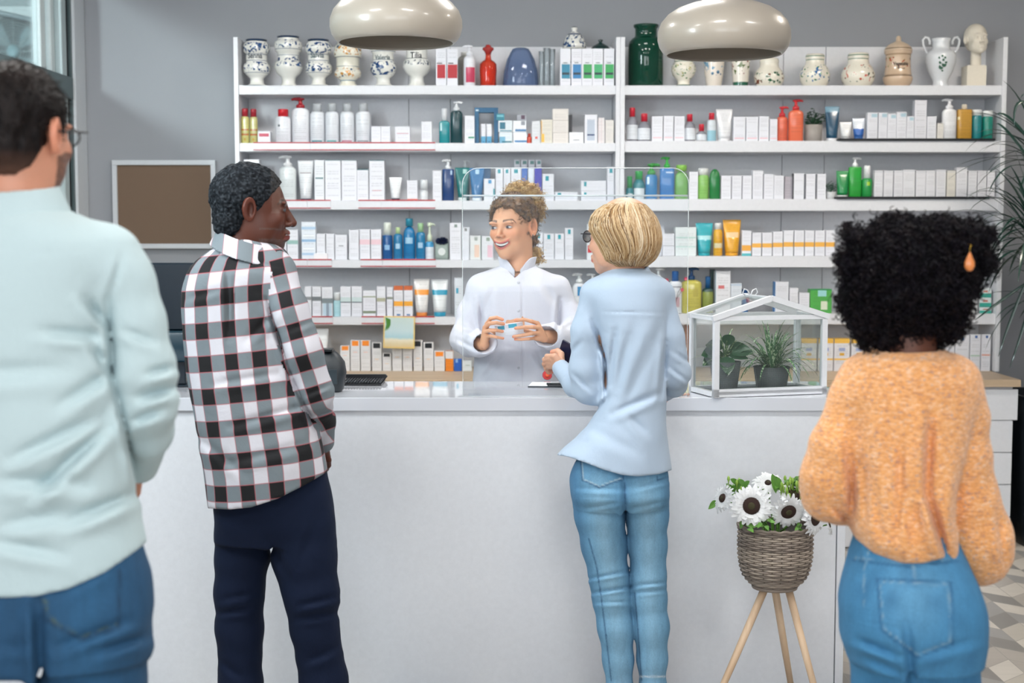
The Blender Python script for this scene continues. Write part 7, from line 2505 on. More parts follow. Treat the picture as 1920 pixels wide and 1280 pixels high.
def fEs(P):
    ks = kshoulder(P, E.p(1700, 800)[2], E.p(1700, 715)[2], .012, .06)
    d = RE_.d(P)
    d = smin(d, s_chain(P, chE1, .03), ks)
    d = smin(d, s_chain(P, chE2, .03), ks)
    d = d + creases(P, crE) + lump(P, (9, 9, 5), .006) + lump(P, 40, .0016)
    d = np.maximum(d, hem_cut(P, hemE) * 2.95 / FPX)
    d = np.maximum(d, -s_cone(P, E.p(1575, 958, .09), E.p(1580, 975, .16), .028, .034))
    return np.maximum(d, -s_cone(P, E.p(1702, 610), E.p(1702, 668), .060, .058))


lo, hi = bbox([E.p(1480, 650, -.19), E.p(1480, 650, .2), E.p(1915, 1110, .25), E.p(1915, 1110, -.15)], .025)
V, F = solid(fEs, lo, hi, .0055)
t = NT('orange_marled_knit')
co = t.coord()
n1 = t.noise(70, 3, .75, t.mapping(co, (1, 1, 2.6)))
n2 = t.noise(120, 2, .7, t.mapping(co, (1, 1, 2.0)))
c = t.ramp(n1.outputs[0], [(.30, lin('A8807C')), (.40, lin('DE9A62')), (.52, lin('F0AA66')), (.68, lin('F6CFAE'))])
c = t.mix(t.math('GREATER_THAN', n2.outputs[0], .64), c, lin('B49A9A'))
t.col(c)
t.b.inputs['Roughness'].default_value = .95
t.b.inputs['Sheen Weight'].default_value = .3
wv = t.n('ShaderNodeTexWave', wave_type='BANDS', bands_direction='Z')
wv.inputs['Scale'].default_value = 42
wv.inputs['Distortion'].default_value = 7
wv.inputs['Detail Scale'].default_value = 6
t.l(co, wv.inputs[0])
t.bump(t.math('ADD', wv.outputs[1], n2.outputs[0]), .38, .006)
KNIT = t.m
sE = fast_mesh('jumper', V, F, KNIT, pE, origin=pE.location)
c0 = E.p(1702, 667)
cf = collar_fn(c0, .066, .068, .014, -.010, .12, drop=-.1, th=.005)
V, F = solid(cf, c0 - np.array([.12, .12, .05]), c0 + np.array([.12, .12, .05]), .0035)
fast_mesh('neck_rib', V, F, cloth_mat('orange_rib', 'E8964A', .9, 240, .9, .3), sE, origin=pE.location)
fJ, _ = lower_body(E, [(985, 1612, 1786, .0, .12), (1010, 1606, 1792, .0, .125), (1040, 1598, 1806, -.005, .135), (1090, 1584, 1828, -.015, .15), (1140, 1577, 1842, -.02, .158), (1190, 1580, 1842, -.02, .155), (1235, 1592, 1838, -.015, .14)],
                   [[(1660, 1180, -.01, 76), (1668, 1290, .0, 68), (1668, 1420, .0, 62), (1664, 1830, .0, 46)], [(1766, 1180, -.01, 76), (1770, 1290, .0, 64), (1772, 1420, .0, 60), (1774, 1830, .0, 46)]],
                   cr=[(1700, 1170, 1712, 1300, 8, 10), (1610, 1200, 1690, 1232, 7, 7), (1620, 1230, 1690, 1262, 7, 5), (1715, 1230, 1830, 1200, 8, 4), (1625, 1020, 1640, 1060, 5, 4)], k=.012)
lo, hi = bbox([E.p(1565, 985, -.2), E.p(1860, 1850, .2)], .03); lo[2] = .03
V, F = solid(fJ, lo, hi, .0065)
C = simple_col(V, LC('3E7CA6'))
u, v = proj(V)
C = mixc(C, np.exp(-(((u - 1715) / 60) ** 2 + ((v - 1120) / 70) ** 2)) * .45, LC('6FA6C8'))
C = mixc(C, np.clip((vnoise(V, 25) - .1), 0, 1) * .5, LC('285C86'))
C = stitches(V, C, [[(1645, 1085), (1652, 1180), (1720, 1232), (1786, 1208), (1784, 1092), (1645, 1085)], [(1600, 1050), (1700, 1062), (1800, 1052)]], LC('24567E'), 2.4)
C = stitches(V, C, [[(1650, 1090), (1657, 1177), (1720, 1226), (1781, 1204), (1779, 1096), (1650, 1090)], [(1604, 1045), (1700, 1056), (1796, 1046)], [(1634, 1010), (1620, 1070), (1620, 1140)], [(1712, 1060), (1714, 1085)]], LC('7A9AAE'), 1.2)
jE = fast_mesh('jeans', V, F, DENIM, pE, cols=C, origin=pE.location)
shoe(pE, E.p(1664, 1840, 0), -.1, 'E0DDD8'); shoe(pE, E.p(1774, 1840, 0), .2, 'E0DDD8')
# ---------------------------------------------------------------- things on and around the counter
def on_counter(px, py):
    """point of the counter top seen at a pixel"""
    lo_, hi_ = 4.0, 6.5
    for _ in range(40):
        m_ = (lo_ + hi_) / 2
        if at(px, py, m_).z < ZK: hi_ = m_
        else: lo_ = m_
    p = at(px, py, m_)
    return p


# acrylic sneeze guard: upper and lower sheet with a join, rounded top corners
YG = 4.70
a, b = at(867, 400, YG), at(1291, 400, YG)
zt_, zm_, zl_ = at(960, 315, YG).z, at(960, 366, YG).z, ZK + .0005
sg = empty('sneeze_guard', ((a.x + b.x) / 2, YG, zl_), 'clear acrylic screen with rounded top corners standing on the counter before the pharmacist', 'screen')
w_ = (b.x - a.x) / 2
ACR = glass('F0F5F8', .01, .008, 'clear_acrylic', .12)
EDG = glass('F0F6F8', .15, .55, 'acrylic_edge')
r = .055


def rrect(w, z0, z1, r, top=True, n=8):
    P = [(-w, z0), (w, z0)]
    if top:
        P += [(w - r + r * math.cos(i * PI / 2 / n), z1 - r + r * math.sin(i * PI / 2 / n)) for i in range(n + 1)]
        P += [(-w + r - r * math.sin(i * PI / 2 / n), z1 - r + r * math.cos(i * PI / 2 / n)) for i in range(n + 1)]
    else: P += [(w, z1), (-w, z1)]
    return P


def slab(P, y0, y1):
    n = len(P)
    V = [(x, y0, z_) for x, z_ in P] + [(x, y1, z_) for x, z_ in P]
    return V, [tuple(range(n)), tuple(range(n, 2 * n))[::-1]] + [(i, i + n, (i + 1) % n + n, (i + 1) % n) for i in range(n)]


H1, H2 = zm_ - zl_, zt_ - zl_
Pl = rrect(w_, 0, H1, 0, False)
Pu = rrect(w_, H1 - .012, H2, r)
mk('lower_sheet', slab(Pl, 0, .003), ACR, sg, smooth=False)
mk('upper_sheet', slab(Pu, -.004, -.001), ACR, sg, smooth=False)
g = G()
g.add(tube([(x, -.0025, z_) for x, z_ in Pu[1:] + [Pu[0]]], .0014, 5))
g.add(tube([(-w_, .0015, H1), (-w_, .0015, 0), (w_, .0015, 0), (w_, .0015, H1)], .0013, 5))
g.add(cbox(-w_, w_, -.001, .004, H1 - .004, H1 + .002))
mk('polished_edge', g.geo, EDG, sg)
g = G()
for s in (-1, 1): g.add(cbox(s * w_ * .9 - .02, s * w_ * .9 + .02, .0032, .06, 0, .004))
mk('foot', g.geo, ACR, sg, smooth=False)

# glass terrarium shaped like a little greenhouse
PA_ = on_counter(1340, 746)
PA_.y = 4.648; PA_.x = at(1339, 748, 4.648).x
ang = math.radians(17)
tr = empty('terrarium', (PA_.x, PA_.y + .0, ZK + .0006), 'white framed glass terrarium shaped like a little greenhouse at the right counter end', 'terrarium', rz=ang)
Lx, Ly, Hz, Ha = .415, .205, at(960, 598, PA_.y).z - ZK, at(960, 560, PA_.y + .04).z - ZK
WF = mat('DDDFE3', .35, name='white_painted_metal')
bar = lambda g, p, q, t: g.add(tube([p, q], t, 4))


def beam(g, p, q, t=.007):
    p, q = Vector(p), Vector(q)
    d = (q - p)
    L = d.length
    g.add(cbox(-t, t, -t, t, 0, L), off=p, rot=d.to_track_quat('Z', 'Y').to_matrix())


g = G()
T_ = .009
for x in (T_, Lx - T_):
    for y in (T_, Ly - T_): beam(g, (x, y, 0), (x, y, Hz), T_)
for z_ in (T_ + .001, Hz):
    for y in (T_, Ly - T_): beam(g, (0, y, z_), (Lx, y, z_), T_ if z_ < .1 else T_ * .8)
    for x in (T_, Lx - T_): beam(g, (x, 0, z_), (x, Ly, z_), T_ * .9 if z_ < .1 else T_ * .8)
beam(g, (0, T_, .018), (Lx, T_, .018), T_)
mk('base_frame', g.geo, WF, tr, smooth=False)
g = G()
for y in (T_ - .002, Ly - T_ + .002):
    beam(g, (-.006, y, Hz), (Lx / 2, y, Ha), T_)
    beam(g, (Lx / 2, y, Ha), (Lx + .006, y, Hz), T_)
beam(g, (Lx / 2, 0, Ha), (Lx / 2, Ly, Ha), T_ * .6)
mk('roof_frame', g.geo, WF, tr, smooth=False)
TG = glass('E8F0EE', .02, .02, 'terrarium_glass', .35)
for nm, q in (('front_pane', [(T_, T_, .02), (Lx - T_, T_, .02), (Lx - T_, T_, Hz), (T_, T_, Hz)]), ('back_pane', [(T_, Ly - T_, .02), (Lx - T_, Ly - T_, .02), (Lx - T_, Ly - T_, Hz), (T_, Ly - T_, Hz)]),
              ('side_pane', [(T_, T_, .02), (T_, Ly - T_, .02), (T_, Ly - T_, Hz), (T_, T_, Hz)]), ('side_pane', [(Lx - T_, T_, .02), (Lx - T_, Ly - T_, .02), (Lx - T_, Ly - T_, Hz), (Lx - T_, T_, Hz)]),
              ('roof_pane', [(0, 0, Hz + .004), (0, Ly, Hz + .004), (Lx / 2, Ly, Ha + .004), (Lx / 2, 0, Ha + .004)]), ('roof_pane', [(Lx, 0, Hz + .004), (Lx, Ly, Hz + .004), (Lx / 2, Ly, Ha + .004), (Lx / 2, 0, Ha + .004)])):
    v0 = [Vector(p) for p in q]
    nr = (v0[1] - v0[0]).cross(v0[2] - v0[0]).normalized() * .0015
    V = [tuple(p) for p in v0] + [tuple(p + nr) for p in v0]
    mk(nm, (V, [(0, 1, 2, 3)[::-1], (4, 5, 6, 7), (0, 1, 5, 4), (1, 2, 6, 5), (2, 3, 7, 6), (3, 0, 4, 7)]), TG, tr, smooth=False)
mk('tray', cbox(.017, Lx - .017, .017, Ly - .017, .001, .012), mat('3A4145', .5), tr, smooth=False)
g = G()
for s in (-1, 1):
    g.add(tube([(Lx / 2 + s * .0, Ly * .8, Ha), (Lx / 2 + s * .01, Ly * .8, Ha + .02), (Lx / 2 + s * .022, Ly * .8, Ha + .025), (Lx / 2 + s * .028, Ly * .8, Ha + .012), (Lx / 2 + s * .02, Ly * .8, Ha + .004)], .0022, 6))
mk('handle', g.geo, WF, tr)


def ribbon(base, d, L, w, droop, n=9, fold=.25, twist=0.0):
    """arching strap leaf with a folded midrib"""
    base = Vector(base); d = Vector(d).normalized()
    side = d.cross(Vector((0, 0, 1)))
    if side.length < .05: side = Vector((1, 0, 0))
    side.normalize()
    V, F = [], []
    p = base.copy(); v = d.copy()
    for i in range(n):
        t = i / (n - 1)
        ww = w * (math.sin(PI * min(.08 + t * .92, 1)) ** .6) * (1 - .25 * t) + .0002
        up = v.cross(side).normalized() * -1
        V += [tuple(p + side * ww - up * 0), tuple(p - up * ww * fold), tuple(p - side * ww)]
        v = (v + Vector((0, 0, -droop / n)) * (0.4 + 1.4 * t)).normalized()
        p = p + v * (L / (n - 1))
    for i in range(n - 1):
        F += [(3 * i, 3 * i + 1, 3 * i + 4, 3 * i + 3), (3 * i + 1, 3 * i + 2, 3 * i + 5, 3 * i + 4)]
    return V, F


def leaf_blade(base, d, nrm, L, w, n=7, cup=.2):
    base = Vector(base); d = Vector(d).normalized(); nrm = Vector(nrm).normalized()
    s = d.cross(nrm).normalized()
    V, F = [], []
    for i in range(n):
        t = i / (n - 1)
        ww = w * math.sin(PI * t ** .8) ** .8 + .0003
        p = base + d * L * t - Vector((0, 0, L * .35 * t * t))
        V += [tuple(p + s * ww + nrm * ww * cup), tuple(p), tuple(p - s * ww + nrm * ww * cup)]
    for i in range(n - 1):
        F += [(3 * i, 3 * i + 1, 3 * i + 4, 3 * i + 3), (3 * i + 1, 3 * i + 2, 3 * i + 5, 3 * i + 4)]
    return V, F


def woven_mat(hexa, hexb, sc=160):
    t = NT('woven_pot')
    v = t.coord()
    w1 = t.n('ShaderNodeTexWave', wave_type='BANDS', bands_direction='Z'); w1.inputs['Scale'].default_value = sc / 2
    w2 = t.n('ShaderNodeTexWave', wave_type='RINGS', rings_direction='Z'); w2.inputs['Scale'].default_value = 1
    w3 = t.n('ShaderNodeTexWave', wave_type='BANDS', bands_direction='X'); w3.inputs['Scale'].default_value = sc / 2
    for w in (w1, w3): t.l(v, w.inputs[0])
    h = t.math('MULTIPLY', w1.outputs[1], w3.outputs[1])
    t.col(t.mix(h, lin(hexa), lin(hexb)))
    t.b.inputs['Roughness'].default_value = .5
    t.bump(h, .4, .002)
    return t.m


POT = woven_mat('34393C', '7E8588')
Tm = Matrix.Rotation(ang, 3, 'Z')
tw = lambda x, y, z_: Vector((PA_.x, PA_.y, ZK)) + Tm @ Vector((x, y, z_))


def var_leaf_mat(name, mid, edge):
    t = NT(name)
    nz = t.noise(25, 3, .6, t.coord())
    wv = t.noise(160, 2, .5, t.mapping(t.coord(), (1, 1, .2)))
    t.col(t.mix(t.math('GREATER_THAN', wv.outputs[0], .56), t.mix(nz.outputs[0], lin(mid), tuple(x * .6 for x in lin(mid))), lin(edge)))
    t.b.inputs['Roughness'].default_value = .4
    return t.m


def potp(loc, r0, r1, h, label, fol, name='potted_plant'):
    p = empty(name, tuple(loc), label, 'plant')
    mk('pot', lathe([(0, 0), (r0, 0), (r0 * 1.02, .004), (r1, h), (r1 * .95, h), (r1 * .9, h - .008), (0, h - .008)], 36), POT, p)
    for nm, geo, m_ in fol(r1, h): mk(nm, geo, m_, p, smooth='auto')
    return p


def spider(r1, h):
    rr = random.Random(21)
    g = G()
    for i in range(100):
        a = rr.uniform(0, 2 * PI)
        el = rr.uniform(.35, 1.4)
        L = rr.uniform(.11, .19)
        r_ = r1 * rr.uniform(0, .5)
        g.add(ribbon((r_ * math.cos(a), r_ * math.sin(a) * .7, h - .006), (math.cos(a) * math.cos(el), .55 * math.sin(a) * math.cos(el), math.sin(el)), L, .0042, rr.uniform(1.0, 3.2)))
    return [('foliage', g.geo, var_leaf_mat('spider_leaf', '4F8052', 'BFD0AC'))]


def broad(r1, h):
    rr = random.Random(5)
    g = G()
    for (dx, dz, L, w, a) in ((-.02, .085, .055, .020, 150), (-.045, .06, .05, .022, 190), (.01, .10, .05, .016, 80), (-.01, .05, .06, .024, 230), (.02, .06, .07, .022, 10), (-.03, .03, .05, .02, 215), (.0, .035, .045, .02, 270), (.025, .04, .05, .014, -10)):
        an = math.radians(a)
        d = Vector((math.cos(an), -.25, math.sin(an) * .5 + .3)).normalized()
        b_ = Vector((dx * .4, rr.uniform(-.02, .02), h + dz * .5))
        g.add(leaf_blade(b_, d, (0, -.8, .6), L * 1.35, w * 1.35))
        g.add(tube([(0, 0, h - .006), tuple(b_)], .0012, 4))
    g2 = G()
    for i in range(18):
        a = rr.uniform(0, 2 * PI); el = rr.uniform(.4, 1.3)
        g2.add(ribbon((0, .01, h - .006), (math.cos(a) * math.cos(el), .45 * math.sin(a) * math.cos(el), math.sin(el)), rr.uniform(.10, .17), .0038, rr.uniform(.8, 2.4)))
    return [('broad_leaves', g.geo, mat('1F4A2C', .3, coat=.3)), ('narrow_leaves', g2.geo, var_leaf_mat('pale_leaf', '5A7A52', 'B8C89A'))]


potp(tw(.078, .082, .0125), .039, .053, .100, 'plant with broad dark green leaves in a grey woven pot, left inside the terrarium', broad)
potp(tw(.262, .105, .0125), .050, .062, .076, 'spider plant with striped arching leaves in a grey woven pot, right inside the terrarium', spider)

# clipboard, pen, red cap
p = on_counter(1040, 723)
cb = empty('clipboard', (p.x, p.y, ZK + .0006), 'dark clipboard with white paper on the counter by the blond woman', 'clipboard', rz=-.12)
mk('board', cbox(-.09, .13, -.06, .075, 0, .003, .001), mat('1B2430', .4), cb, smooth=False)
mk('paper', cbox(-.088, .12, -.052, .073, .0032, .0042), mat('E4E2E8', .6), cb, smooth=False)
mk('clip', cbox(-.02, .03, -.062, -.048, .0044, .010, .001), BLACK, cb, smooth=False)
pen = mk('pen', tube([(-.05, 0, 0), (.045, 0, 0), (.055, 0, 0)], [.0038, .0038, .001], 8), mat('15181E', .3), None, (p.x + .02, p.y - .045, ZK + .0125), rot=(0, 0, .05))
tag(pen, 'black pen lying on the clipboard', 'pen')
p = on_counter(1026, 712)
rc = empty('red_lid', (p.x, p.y + .01, ZK + .0185), 'red lid with an orange centre lying on its side beside the clipboard', 'lid')
V, F = lathe([(0, 0), (.012, 0), (.0125, .002), (.018, .006), (.0185, .020), (.016, .026), (0, .026)], 10)
mk('body', ([(x, -z_, y) for x, y, z_ in V], F), mat('D02A2E', .35), rc, smooth=False)
V, F = lathe([(0, .026), (.008, .026), (.008, .030), (0, .031)], 14)
mk('centre', ([(x, -z_, y) for x, y, z_ in V], F), mat('E8552A', .35), rc)
p = on_counter(1268, 742)
o = mk('pen', tube([(-.035, 0, 0), (.03, .0, 0), (.045, 0, 0)], [.004, .004, .0035], 8), mat('C9A090', .3), None, (p.x, p.y + .004, ZK + .0046), rot=(0, 0, .04))
tag(o, 'small pale pen lying on the counter left of the terrarium', 'pen')

# monitor, terminal, keyboard, spectacles at the left
mo_a, mo_b = at(232, 493, 5.0), at(405, 620, 5.0)
mo = empty('monitor', ((mo_a.x + mo_b.x) / 2, 5.0, ZK + .0006), 'large dark monitor seen from behind between the two men', 'monitor')
w_ = (mo_b.x - mo_a.x) / 2
z0_, z1_ = mo_b.z - ZK, mo_a.z - ZK
MD = mat('0C1B26', .25, name='dark_monitor_shell')
mk('housing', cbox(-w_, w_, 0, .03, z0_, z1_, .006), MD, mo, smooth=False)
mk('screen', cbox(-w_ + .01, w_ - .01, .03, .032, z0_ + .01, z1_ - .01), mat('05080B', .1), mo, smooth=False)
zb_ = at(960, 678, 5.0).z - ZK
mk('lower_housing', loft([(zb_, w_ * .9, .020, 5), (zb_ + .01, w_ * .93, .028, 5), (z0_ - .01, w_ * .97, .036, 5), (z0_ + .0, w_ * .97, .030, 5)], 32), mat('14303C', .3), mo)
mk('stand', cbox(-.05, .05, .0, .03, 0.006, zb_ + .01, .003), MD, mo, smooth=False)
mk('foot', cbox(-.10, .07, -.03, .12, 0, .007, .002), MD, mo, smooth=False)
p = on_counter(617, 735)
te = empty('card_terminal', (p.x, p.y + .03, ZK + .0006), 'curved black card terminal on the counter beside the checked sleeve', 'terminal')
S_ = p.y / FPX
ht = at(960, 657, p.y).z - ZK
mk('body', loft([(0, .040, .045, 3, .0, 0), (.01, .046, .05, 3, 0, 0), (ht * .45, .050, .048, 3, .006, 0), (ht * .7, .046, .042, 3, .004, .004), (ht * .9, .034, .03, 3, -.006, .01), (ht, .022, .02, 3, -.014, .014)], 28), mat('1A2228', .45), te)
mk('keypad', cbox(-.03, .03, -.052, -.046, ht * .2, ht * .55, .001), mat('2A343A', .4), te, smooth=False)
mk('paper_slot', cbox(-.03, .012, -.03, .03, ht - .006, ht + .004, .002), mat('0E1418', .4), te, smooth=False)
a = on_counter(640, 722); b = on_counter(720, 722)
kb = empty('keyboard', ((a.x + b.x) / 2, a.y + .02, ZK + .0006), 'flat black keyboard on the counter right of the card terminal', 'keyboard')
w_ = (b.x - a.x) / 2
mk('base', slab([(-w_, 0), (w_ * .88, 0), (w_ * .9, .006), (-w_, .006)], -.04, .12), BLACK, kb, smooth=False)
g = G()
for i in range(14):
    for j in range(5):
        g.add(cbox(-w_ + .004 + i * w_ * .132, -w_ + .002 + (i + .86) * w_ * .132, -.034 + j * .03, -.034 + j * .03 + .024, .0085, .013))
mk('keys', g.geo, mat('161B20', .4), kb, smooth=False)
mk('top_cover', slab([(-w_, .0065), (w_ * .9, .0065), (w_, .016), (w_ * .9, .024), (-w_, .024)], .116, .135), BLACK, kb, smooth=False)
p = on_counter(343, 722)
gl = empty('folded_glasses', (p.x, p.y, ZK + .0006), 'black wire glasses lying on the counter behind the man in mint', 'glasses')
g = G()
for s in (-1, 1):
    g.add(tube([(s * .028 + .022 * math.cos(a_ * PI / 8), 0, .020 + .017 * math.sin(a_ * PI / 8)) for a_ in range(17)], .0022, 6, False))
    g.add(tube([(s * .052, 0, .03), (s * .05, .05, .02), (s * .045, .1, .003)], .0022, 6))
g.add(tube([(-.006, 0, .024), (.006, 0, .024)], .002, 6))
mk('frame', g.geo, BLACK, gl)

# ---------------------------------------------------------------- plant stand with wicker basket and white sunflowers
YB_ = 4.40
bt, bb = at(1454, 986, YB_), at(1454, 1094, YB_)
R_ = 69 * YB_ / FPX
ps = empty('plant_stand', (bt.x, YB_, 0), 'wicker basket planter on three wooden legs in front of the counter', 'plant stand')
H_ = bt.z - bb.z
prof_b = [(.60, 0), (.74, .06), (.86, .16), (.94, .30), (.99, .5), (1.0, .72), (.99, .9), (1.0, 1.0)]
rz_ = lambda t: R_ * float(np.interp(t, [q[1] for q in prof_b], [q[0] for q in prof_b]))
paths, NR, NP = [], 27, 97
for i in range(NR):
    t0 = (i + .5) / NR
    th_ = np.linspace(0, 2 * PI, NP)
    rr_ = rz_(t0) + .0028 * np.cos(12 * th_ + PI * i)
    paths.append(np.stack([rr_ * np.cos(th_), rr_ * np.sin(th_), np.full(NP, bb.z + t0 * H_)], -1))
paths = np.array(paths)
rsb = np.random.RandomState(2)
colb = np.array([LC('8A7E74'), LC('978B80'), LC('766B62'), LC('A39689')])[rsb.randint(0, 4, NR)]
V, F, C = np_tubes(paths, np.full((NR, NP), H_ / NR * .52), colb, 6)
g = G()
st_ = []
for i in range(24):
    a_ = 2 * PI * i / 24
    st_.append([[(rz_(t) - .001) * math.cos(a_), (rz_(t) - .001) * math.sin(a_), bb.z + t * H_] for t in np.linspace(0, 1, 8)])
V2, F2, C2 = np_tubes(np.array(st_), np.full((24, 8), .003), np.tile(LC('6A5F56'), (24, 1)), 5)
rim = [[[(R_ + .002) * math.cos(a_), (R_ + .002) * math.sin(a_), bb.z + H_ + .003 + .002 * math.sin(a_ * 20)] for a_ in np.linspace(0, 2 * PI, 97)]]
V3, F3, C3 = np_tubes(np.array(rim), np.full((1, 97), .005), np.array([LC('7E7268')]), 6)
V, F, C = merge([(V, F, C), (V2, F2, C2), (V3, F3, C3)])
fast_mesh('basket', V, F, vcol_mat('wicker', .7, 0, .3, 300), ps, cols=C)
mk('liner', lathe([(rr * .93, bb.z + t * H_ + .004) for rr, t in [(0, 0)] + [(rz_(q), q) for q in (0, .1, .3, .6, .93)]] + [(0, bb.z + .9 * H_)], 32), mat('26221E', .9), ps)
mk('base_disc', lathe([(0, bb.z - .012), (R_ * .62, bb.z - .012), (R_ * .64, bb.z - .002), (0, bb.z - .001)], 32), mat('8A7E74', .7), ps)
LW = wood_mat('pale_beech', 'C8A98A', 'DDC3A6', (6, 6, 1.2), .5)
for (tx, ty, bx_, by_) in ((-.035, -.02, 1322, -.10), (.008, .05, 1487, .16), (.040, -.02, 1546, -.08)):
    f_ = at(bx_, 1338, YB_ + by_)
    mk('leg', tube([(tx, ty, bb.z - .012), ((f_.x - bt.x) * .5 + tx * .5, by_ * .5 + ty * .5, (bb.z - .012) / 2), (f_.x - bt.x, by_, .004)], [.0125, .0115, .0095], 12), LW, ps)

PET = mat('E2E4E6', .55, noise=.04, name='white_petal')
GRN = mat('5E8F3A', .5, noise=.25, bscale=30, name='fresh_green_leaf')
DSC = mat('2E1A12', .8, bump=.6, bscale=400, name='dark_flower_disc')


def daisy(cx, cy, dyy, rpx, nrm, label, disc=.40, seed=0, npet=22):
    c = at(cx, cy, YB_ + dyy)
    R0 = rpx * YB_ / FPX
    o = empty('sunflower', tuple(c), label, 'flower', 'white sunflowers in the basket')
    rot = Vector(nrm).normalized().to_track_quat('Z', 'Y').to_matrix()
    rr = random.Random(seed)
    g = G()
    for lay in (0, 1):
        for i in range(npet):
            a_ = 2 * PI * (i + .5 * lay) / npet + rr.uniform(-.05, .05)
            L_ = R0 * rr.uniform(.85, 1.05) * (1 if lay == 0 else .86)
            r0 = R0 * disc * .75
            w = R0 * .12
            V = []
            for k_ in range(5):
                t = k_ / 4
                ww = w * (math.sin(PI * (.12 + .80 * t)) ** .8)
                r_ = r0 + (L_ - r0) * t
                hz_ = .12 * R0 * math.sin(t * PI * .7) + lay * .05 * R0 - .12 * R0 * t * t * rr.uniform(.3, 1.6)
                for s_ in (-1, 0, 1):
                    V.append((r_ * math.cos(a_) - s_ * ww * math.sin(a_), r_ * math.sin(a_) + s_ * ww * math.cos(a_), hz_ - .02 * R0 * (s_ == 0)))
            F = []
            for k_ in range(4):
                F += [(3 * k_, 3 * k_ + 1, 3 * k_ + 4, 3 * k_ + 3), (3 * k_ + 1, 3 * k_ + 2, 3 * k_ + 5, 3 * k_ + 4)]
            g.add((V, F), rot=rot)
    mk('petals', g.geo, PET, o, smooth='auto')
    g = G()
    g.add(loft([(-.05 * R0, R0 * disc * .8, R0 * disc * .8), (.06 * R0, R0 * disc, R0 * disc), (.14 * R0, R0 * disc * .85, R0 * disc * .85), (.15 * R0, R0 * disc * .4, R0 * disc * .4)], 20), 0, rot=rot)
    g.add(loft([(.13 * R0, R0 * disc * .45, R0 * disc * .45), (.17 * R0, R0 * disc * .35, R0 * disc * .35), (.165 * R0, R0 * disc * .05, R0 * disc * .05)], 14), 1, rot=rot)
    mk('disc', g.geo, [DSC, mat('3E3A20', .8, bump=.6, bscale=500)], o)
    e = Vector((bt.x, YB_, bt.z - .03)) - c
    n_ = Vector(nrm).normalized()
    mk('stem', tube([tuple(-n_ * .004), tuple(-n_ * .03 + e * .25), tuple(e * .8 - n_ * .01)], .0025, 6), GRN, o)
    return o


daisy(1409, 948, -.09, 42, (-.15, -1, .12), 'largest white sunflower facing the camera at the left front of the basket', .40, 1)
daisy(1478, 958, -.10, 36, (.1, -.9, -.35), 'white sunflower drooping forward at the basket middle', .42, 2)
daisy(1527, 970, -.08, 38, (.75, -.75, .0), 'white sunflower turned right at the right basket edge', .42, 3)
daisy(1356, 934, -.02, 30, (-.85, -.45, .35), 'small white sunflower hanging out at the far left of the basket', .30, 4)
daisy(1486, 927, .0, 30, (.2, -.7, .7), 'dark centred sunflower among green buds at the back middle', .55, 5)
daisy(1440, 906, .05, 30, (-.1, -.6, .8), 'pale sunflower at the back left above the largest one', .22, 6)
daisy(1553, 983, .0, 24, (.9, -.3, .3), 'small white sunflower at the far right beside the orange sleeve', .30, 7)
fo = empty('greenery', (bt.x, YB_, bt.z), 'fresh green leaves and buds between the white sunflowers in the basket', 'plant')
rr = random.Random(17)
g = G()
for (x, y, dy_, n_, L_) in ((1385, 915, .0, 16, .05), (1462, 912, .03, 14, .05), (1495, 905, .02, 14, .045), (1512, 930, -.02, 12, .04), (1400, 985, -.08, 6, .045), (1438, 975, -.09, 6, .04), (1500, 990, -.08, 4, .04), (1425, 930, .0, 8, .05)):
    c = at(x, y, YB_ + dy_) - Vector((bt.x, YB_, bt.z))
    for i in range(n_):
        a_, e_ = rr.uniform(0, 2 * PI), rr.uniform(.1, 1.4)
        d = Vector((math.cos(a_) * math.cos(e_), -abs(math.sin(a_)) * math.cos(e_), math.sin(e_)))
        b0 = c + Vector((rr.uniform(-.02, .02), rr.uniform(-.01, .01), rr.uniform(-.02, .01)))
        g.add(leaf_blade(b0, d, Vector((-d.z * .3, -.7, .7)), L_ * rr.uniform(.6, 1.1), L_ * .16))
for (x, y, x2, y2) in ((1455, 925, 1448, 868), (1462, 920, 1458, 880), (1372, 925, 1362, 895), (1345, 940, 1328, 948), (1455, 955, 1500, 940)):
    p0 = at(x, y, YB_) - Vector((bt.x, YB_, bt.z)); p1 = at(x2, y2, YB_) - Vector((bt.x, YB_, bt.z))
    g.add(leaf_blade(p0, p1 - p0, (0, -1, .2), (p1 - p0).length, .010, cup=.4))
for i in range(12):
    p0 = Vector((rr.uniform(-.05, .07), rr.uniform(-.03, .03), 0))
    g.add(tube([(p0.x * .5, p0.y * .5, -.05), (p0.x, p0.y, .03)], .002, 5))
mk('leaves', g.geo, GRN, fo, smooth='auto')
BUD = mat('8DB04A', .5)
for i in range(36):
    c = at(rr.choice([1385, 1465, 1495, 1480]) + rr.uniform(-20, 20), 918 + rr.uniform(-18, 18), YB_ + rr.uniform(-.03, .03)) - Vector((bt.x, YB_, bt.z))
    mk('bud', loft([(-.02, .001, .001), (0, .002, .002), (.006, .005, .005), (.013, .004, .004), (.018, .0008, .0008)], 8), BUD, fo, tuple(c))

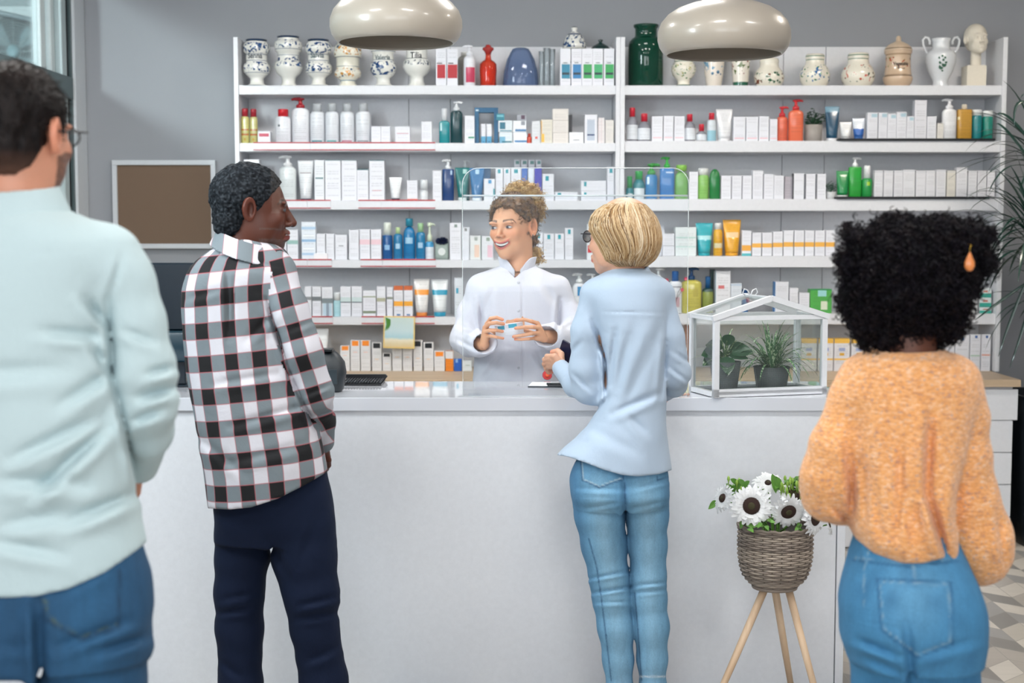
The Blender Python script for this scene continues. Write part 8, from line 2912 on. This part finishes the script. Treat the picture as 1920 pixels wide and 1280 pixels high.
# ---------------------------------------------------------------- tall dracaena in a dark planter at the far right
xp0 = XC1 + .012
pl = empty('tall_planter', (xp0 + .24, 7.0, 0), 'tall black square planter right of the drawer cabinet', 'planter')
hz_ = at(960, 742, 6.85).z
mk('body', loft([(0.001, .20, .20, 8), (.02, .205, .205, 8), (hz_, .235, .235, 8), (hz_, .215, .215, 8), (hz_ - .04, .21, .21, 8)], 40), mat('10151A', .35), pl)
mk('soil', loft([(hz_ - .06, .205, .205, 8), (hz_ - .045, .205, .205, 8)], 32), mat('2A211B', .9), pl)
dr_ = empty('dracaena', (xp0 + .24, 6.95, hz_ - .045), 'tall dracaena with long narrow drooping leaves at the far right', 'plant')
GL2 = mat('16382E', .3, coat=.3, noise=.3, bscale=12, name='dark_strap_leaf')
g = G(); trk = G()
rr = random.Random(31)
base = Vector((xp0 + .24, 6.95, hz_ - .045))
for (cx_, cy_, dy_, n_, Lm) in ((1957, 310, -.15, 44, .44), (1945, 445, -.35, 95, .44), (1990, 560, -.1, 40, .46)):
    c = at(cx_, cy_, 6.95 + dy_) - base
    for i in range(n_):
        a_ = rr.uniform(0, 2 * PI)
        el = rr.uniform(-.1, 1.35)
        r_ = rr.uniform(.0, .03)
        dv = Vector((math.cos(a_) * math.cos(el), math.sin(a_) * math.cos(el), math.sin(el)))
        if dv.y > 0: dv.y *= .25
        g.add(ribbon(c + dv * r_ + Vector((0, 0, rr.uniform(-.08, .06))), dv, Lm * rr.uniform(.65, 1.1), .0095, rr.uniform(.7, 2.4), 11, .35))
    trk.add(tube([(rr.uniform(-.04, .04), rr.uniform(-.04, .04), 0), (c.x * .4, c.y * .4, c.z * .5), (c.x, c.y, c.z + .04)], [.02, .016, .012], 10))
for (x0, y0, x1, y1, x2, y2) in ((1940, 200, 1896, 168, 1902, 240), (1950, 290, 1890, 200, 1868, 214), (1945, 320, 1880, 225, 1868, 232), (1940, 520, 1880, 560, 1828, 600), (1945, 480, 1895, 590, 1872, 668), (1950, 500, 1925, 600, 1893, 690)):
    P0, P1, P2 = [at(*q, 6.7) - base for q in ((x0, y0), (x1, y1), (x2, y2))]
    V, F, n_ = [], [], 9
    for i in range(n_):
        t = i / (n_ - 1)
        p = P0 * (1 - t) ** 2 + P1 * 2 * t * (1 - t) + P2 * t * t
        tg = ((P1 - P0) * (1 - t) + (P2 - P1) * t).normalized()
        s_ = tg.cross(Vector((0, -1, .4))).normalized()
        ww = .007 * math.sin(PI * (.1 + .88 * t)) ** .7
        V += [tuple(p + s_ * ww), tuple(p + Vector((0, .002, 0))), tuple(p - s_ * ww)]
    for i in range(n_ - 1): F += [(3 * i, 3 * i + 1, 3 * i + 4, 3 * i + 3), (3 * i + 1, 3 * i + 2, 3 * i + 5, 3 * i + 4)]
    g.add((V, F))
mk('leaves', g.geo, GL2, dr_, smooth='auto')
mk('trunk', trk.geo, mat('6A5A48', .9, bump=.5, bscale=80), dr_)
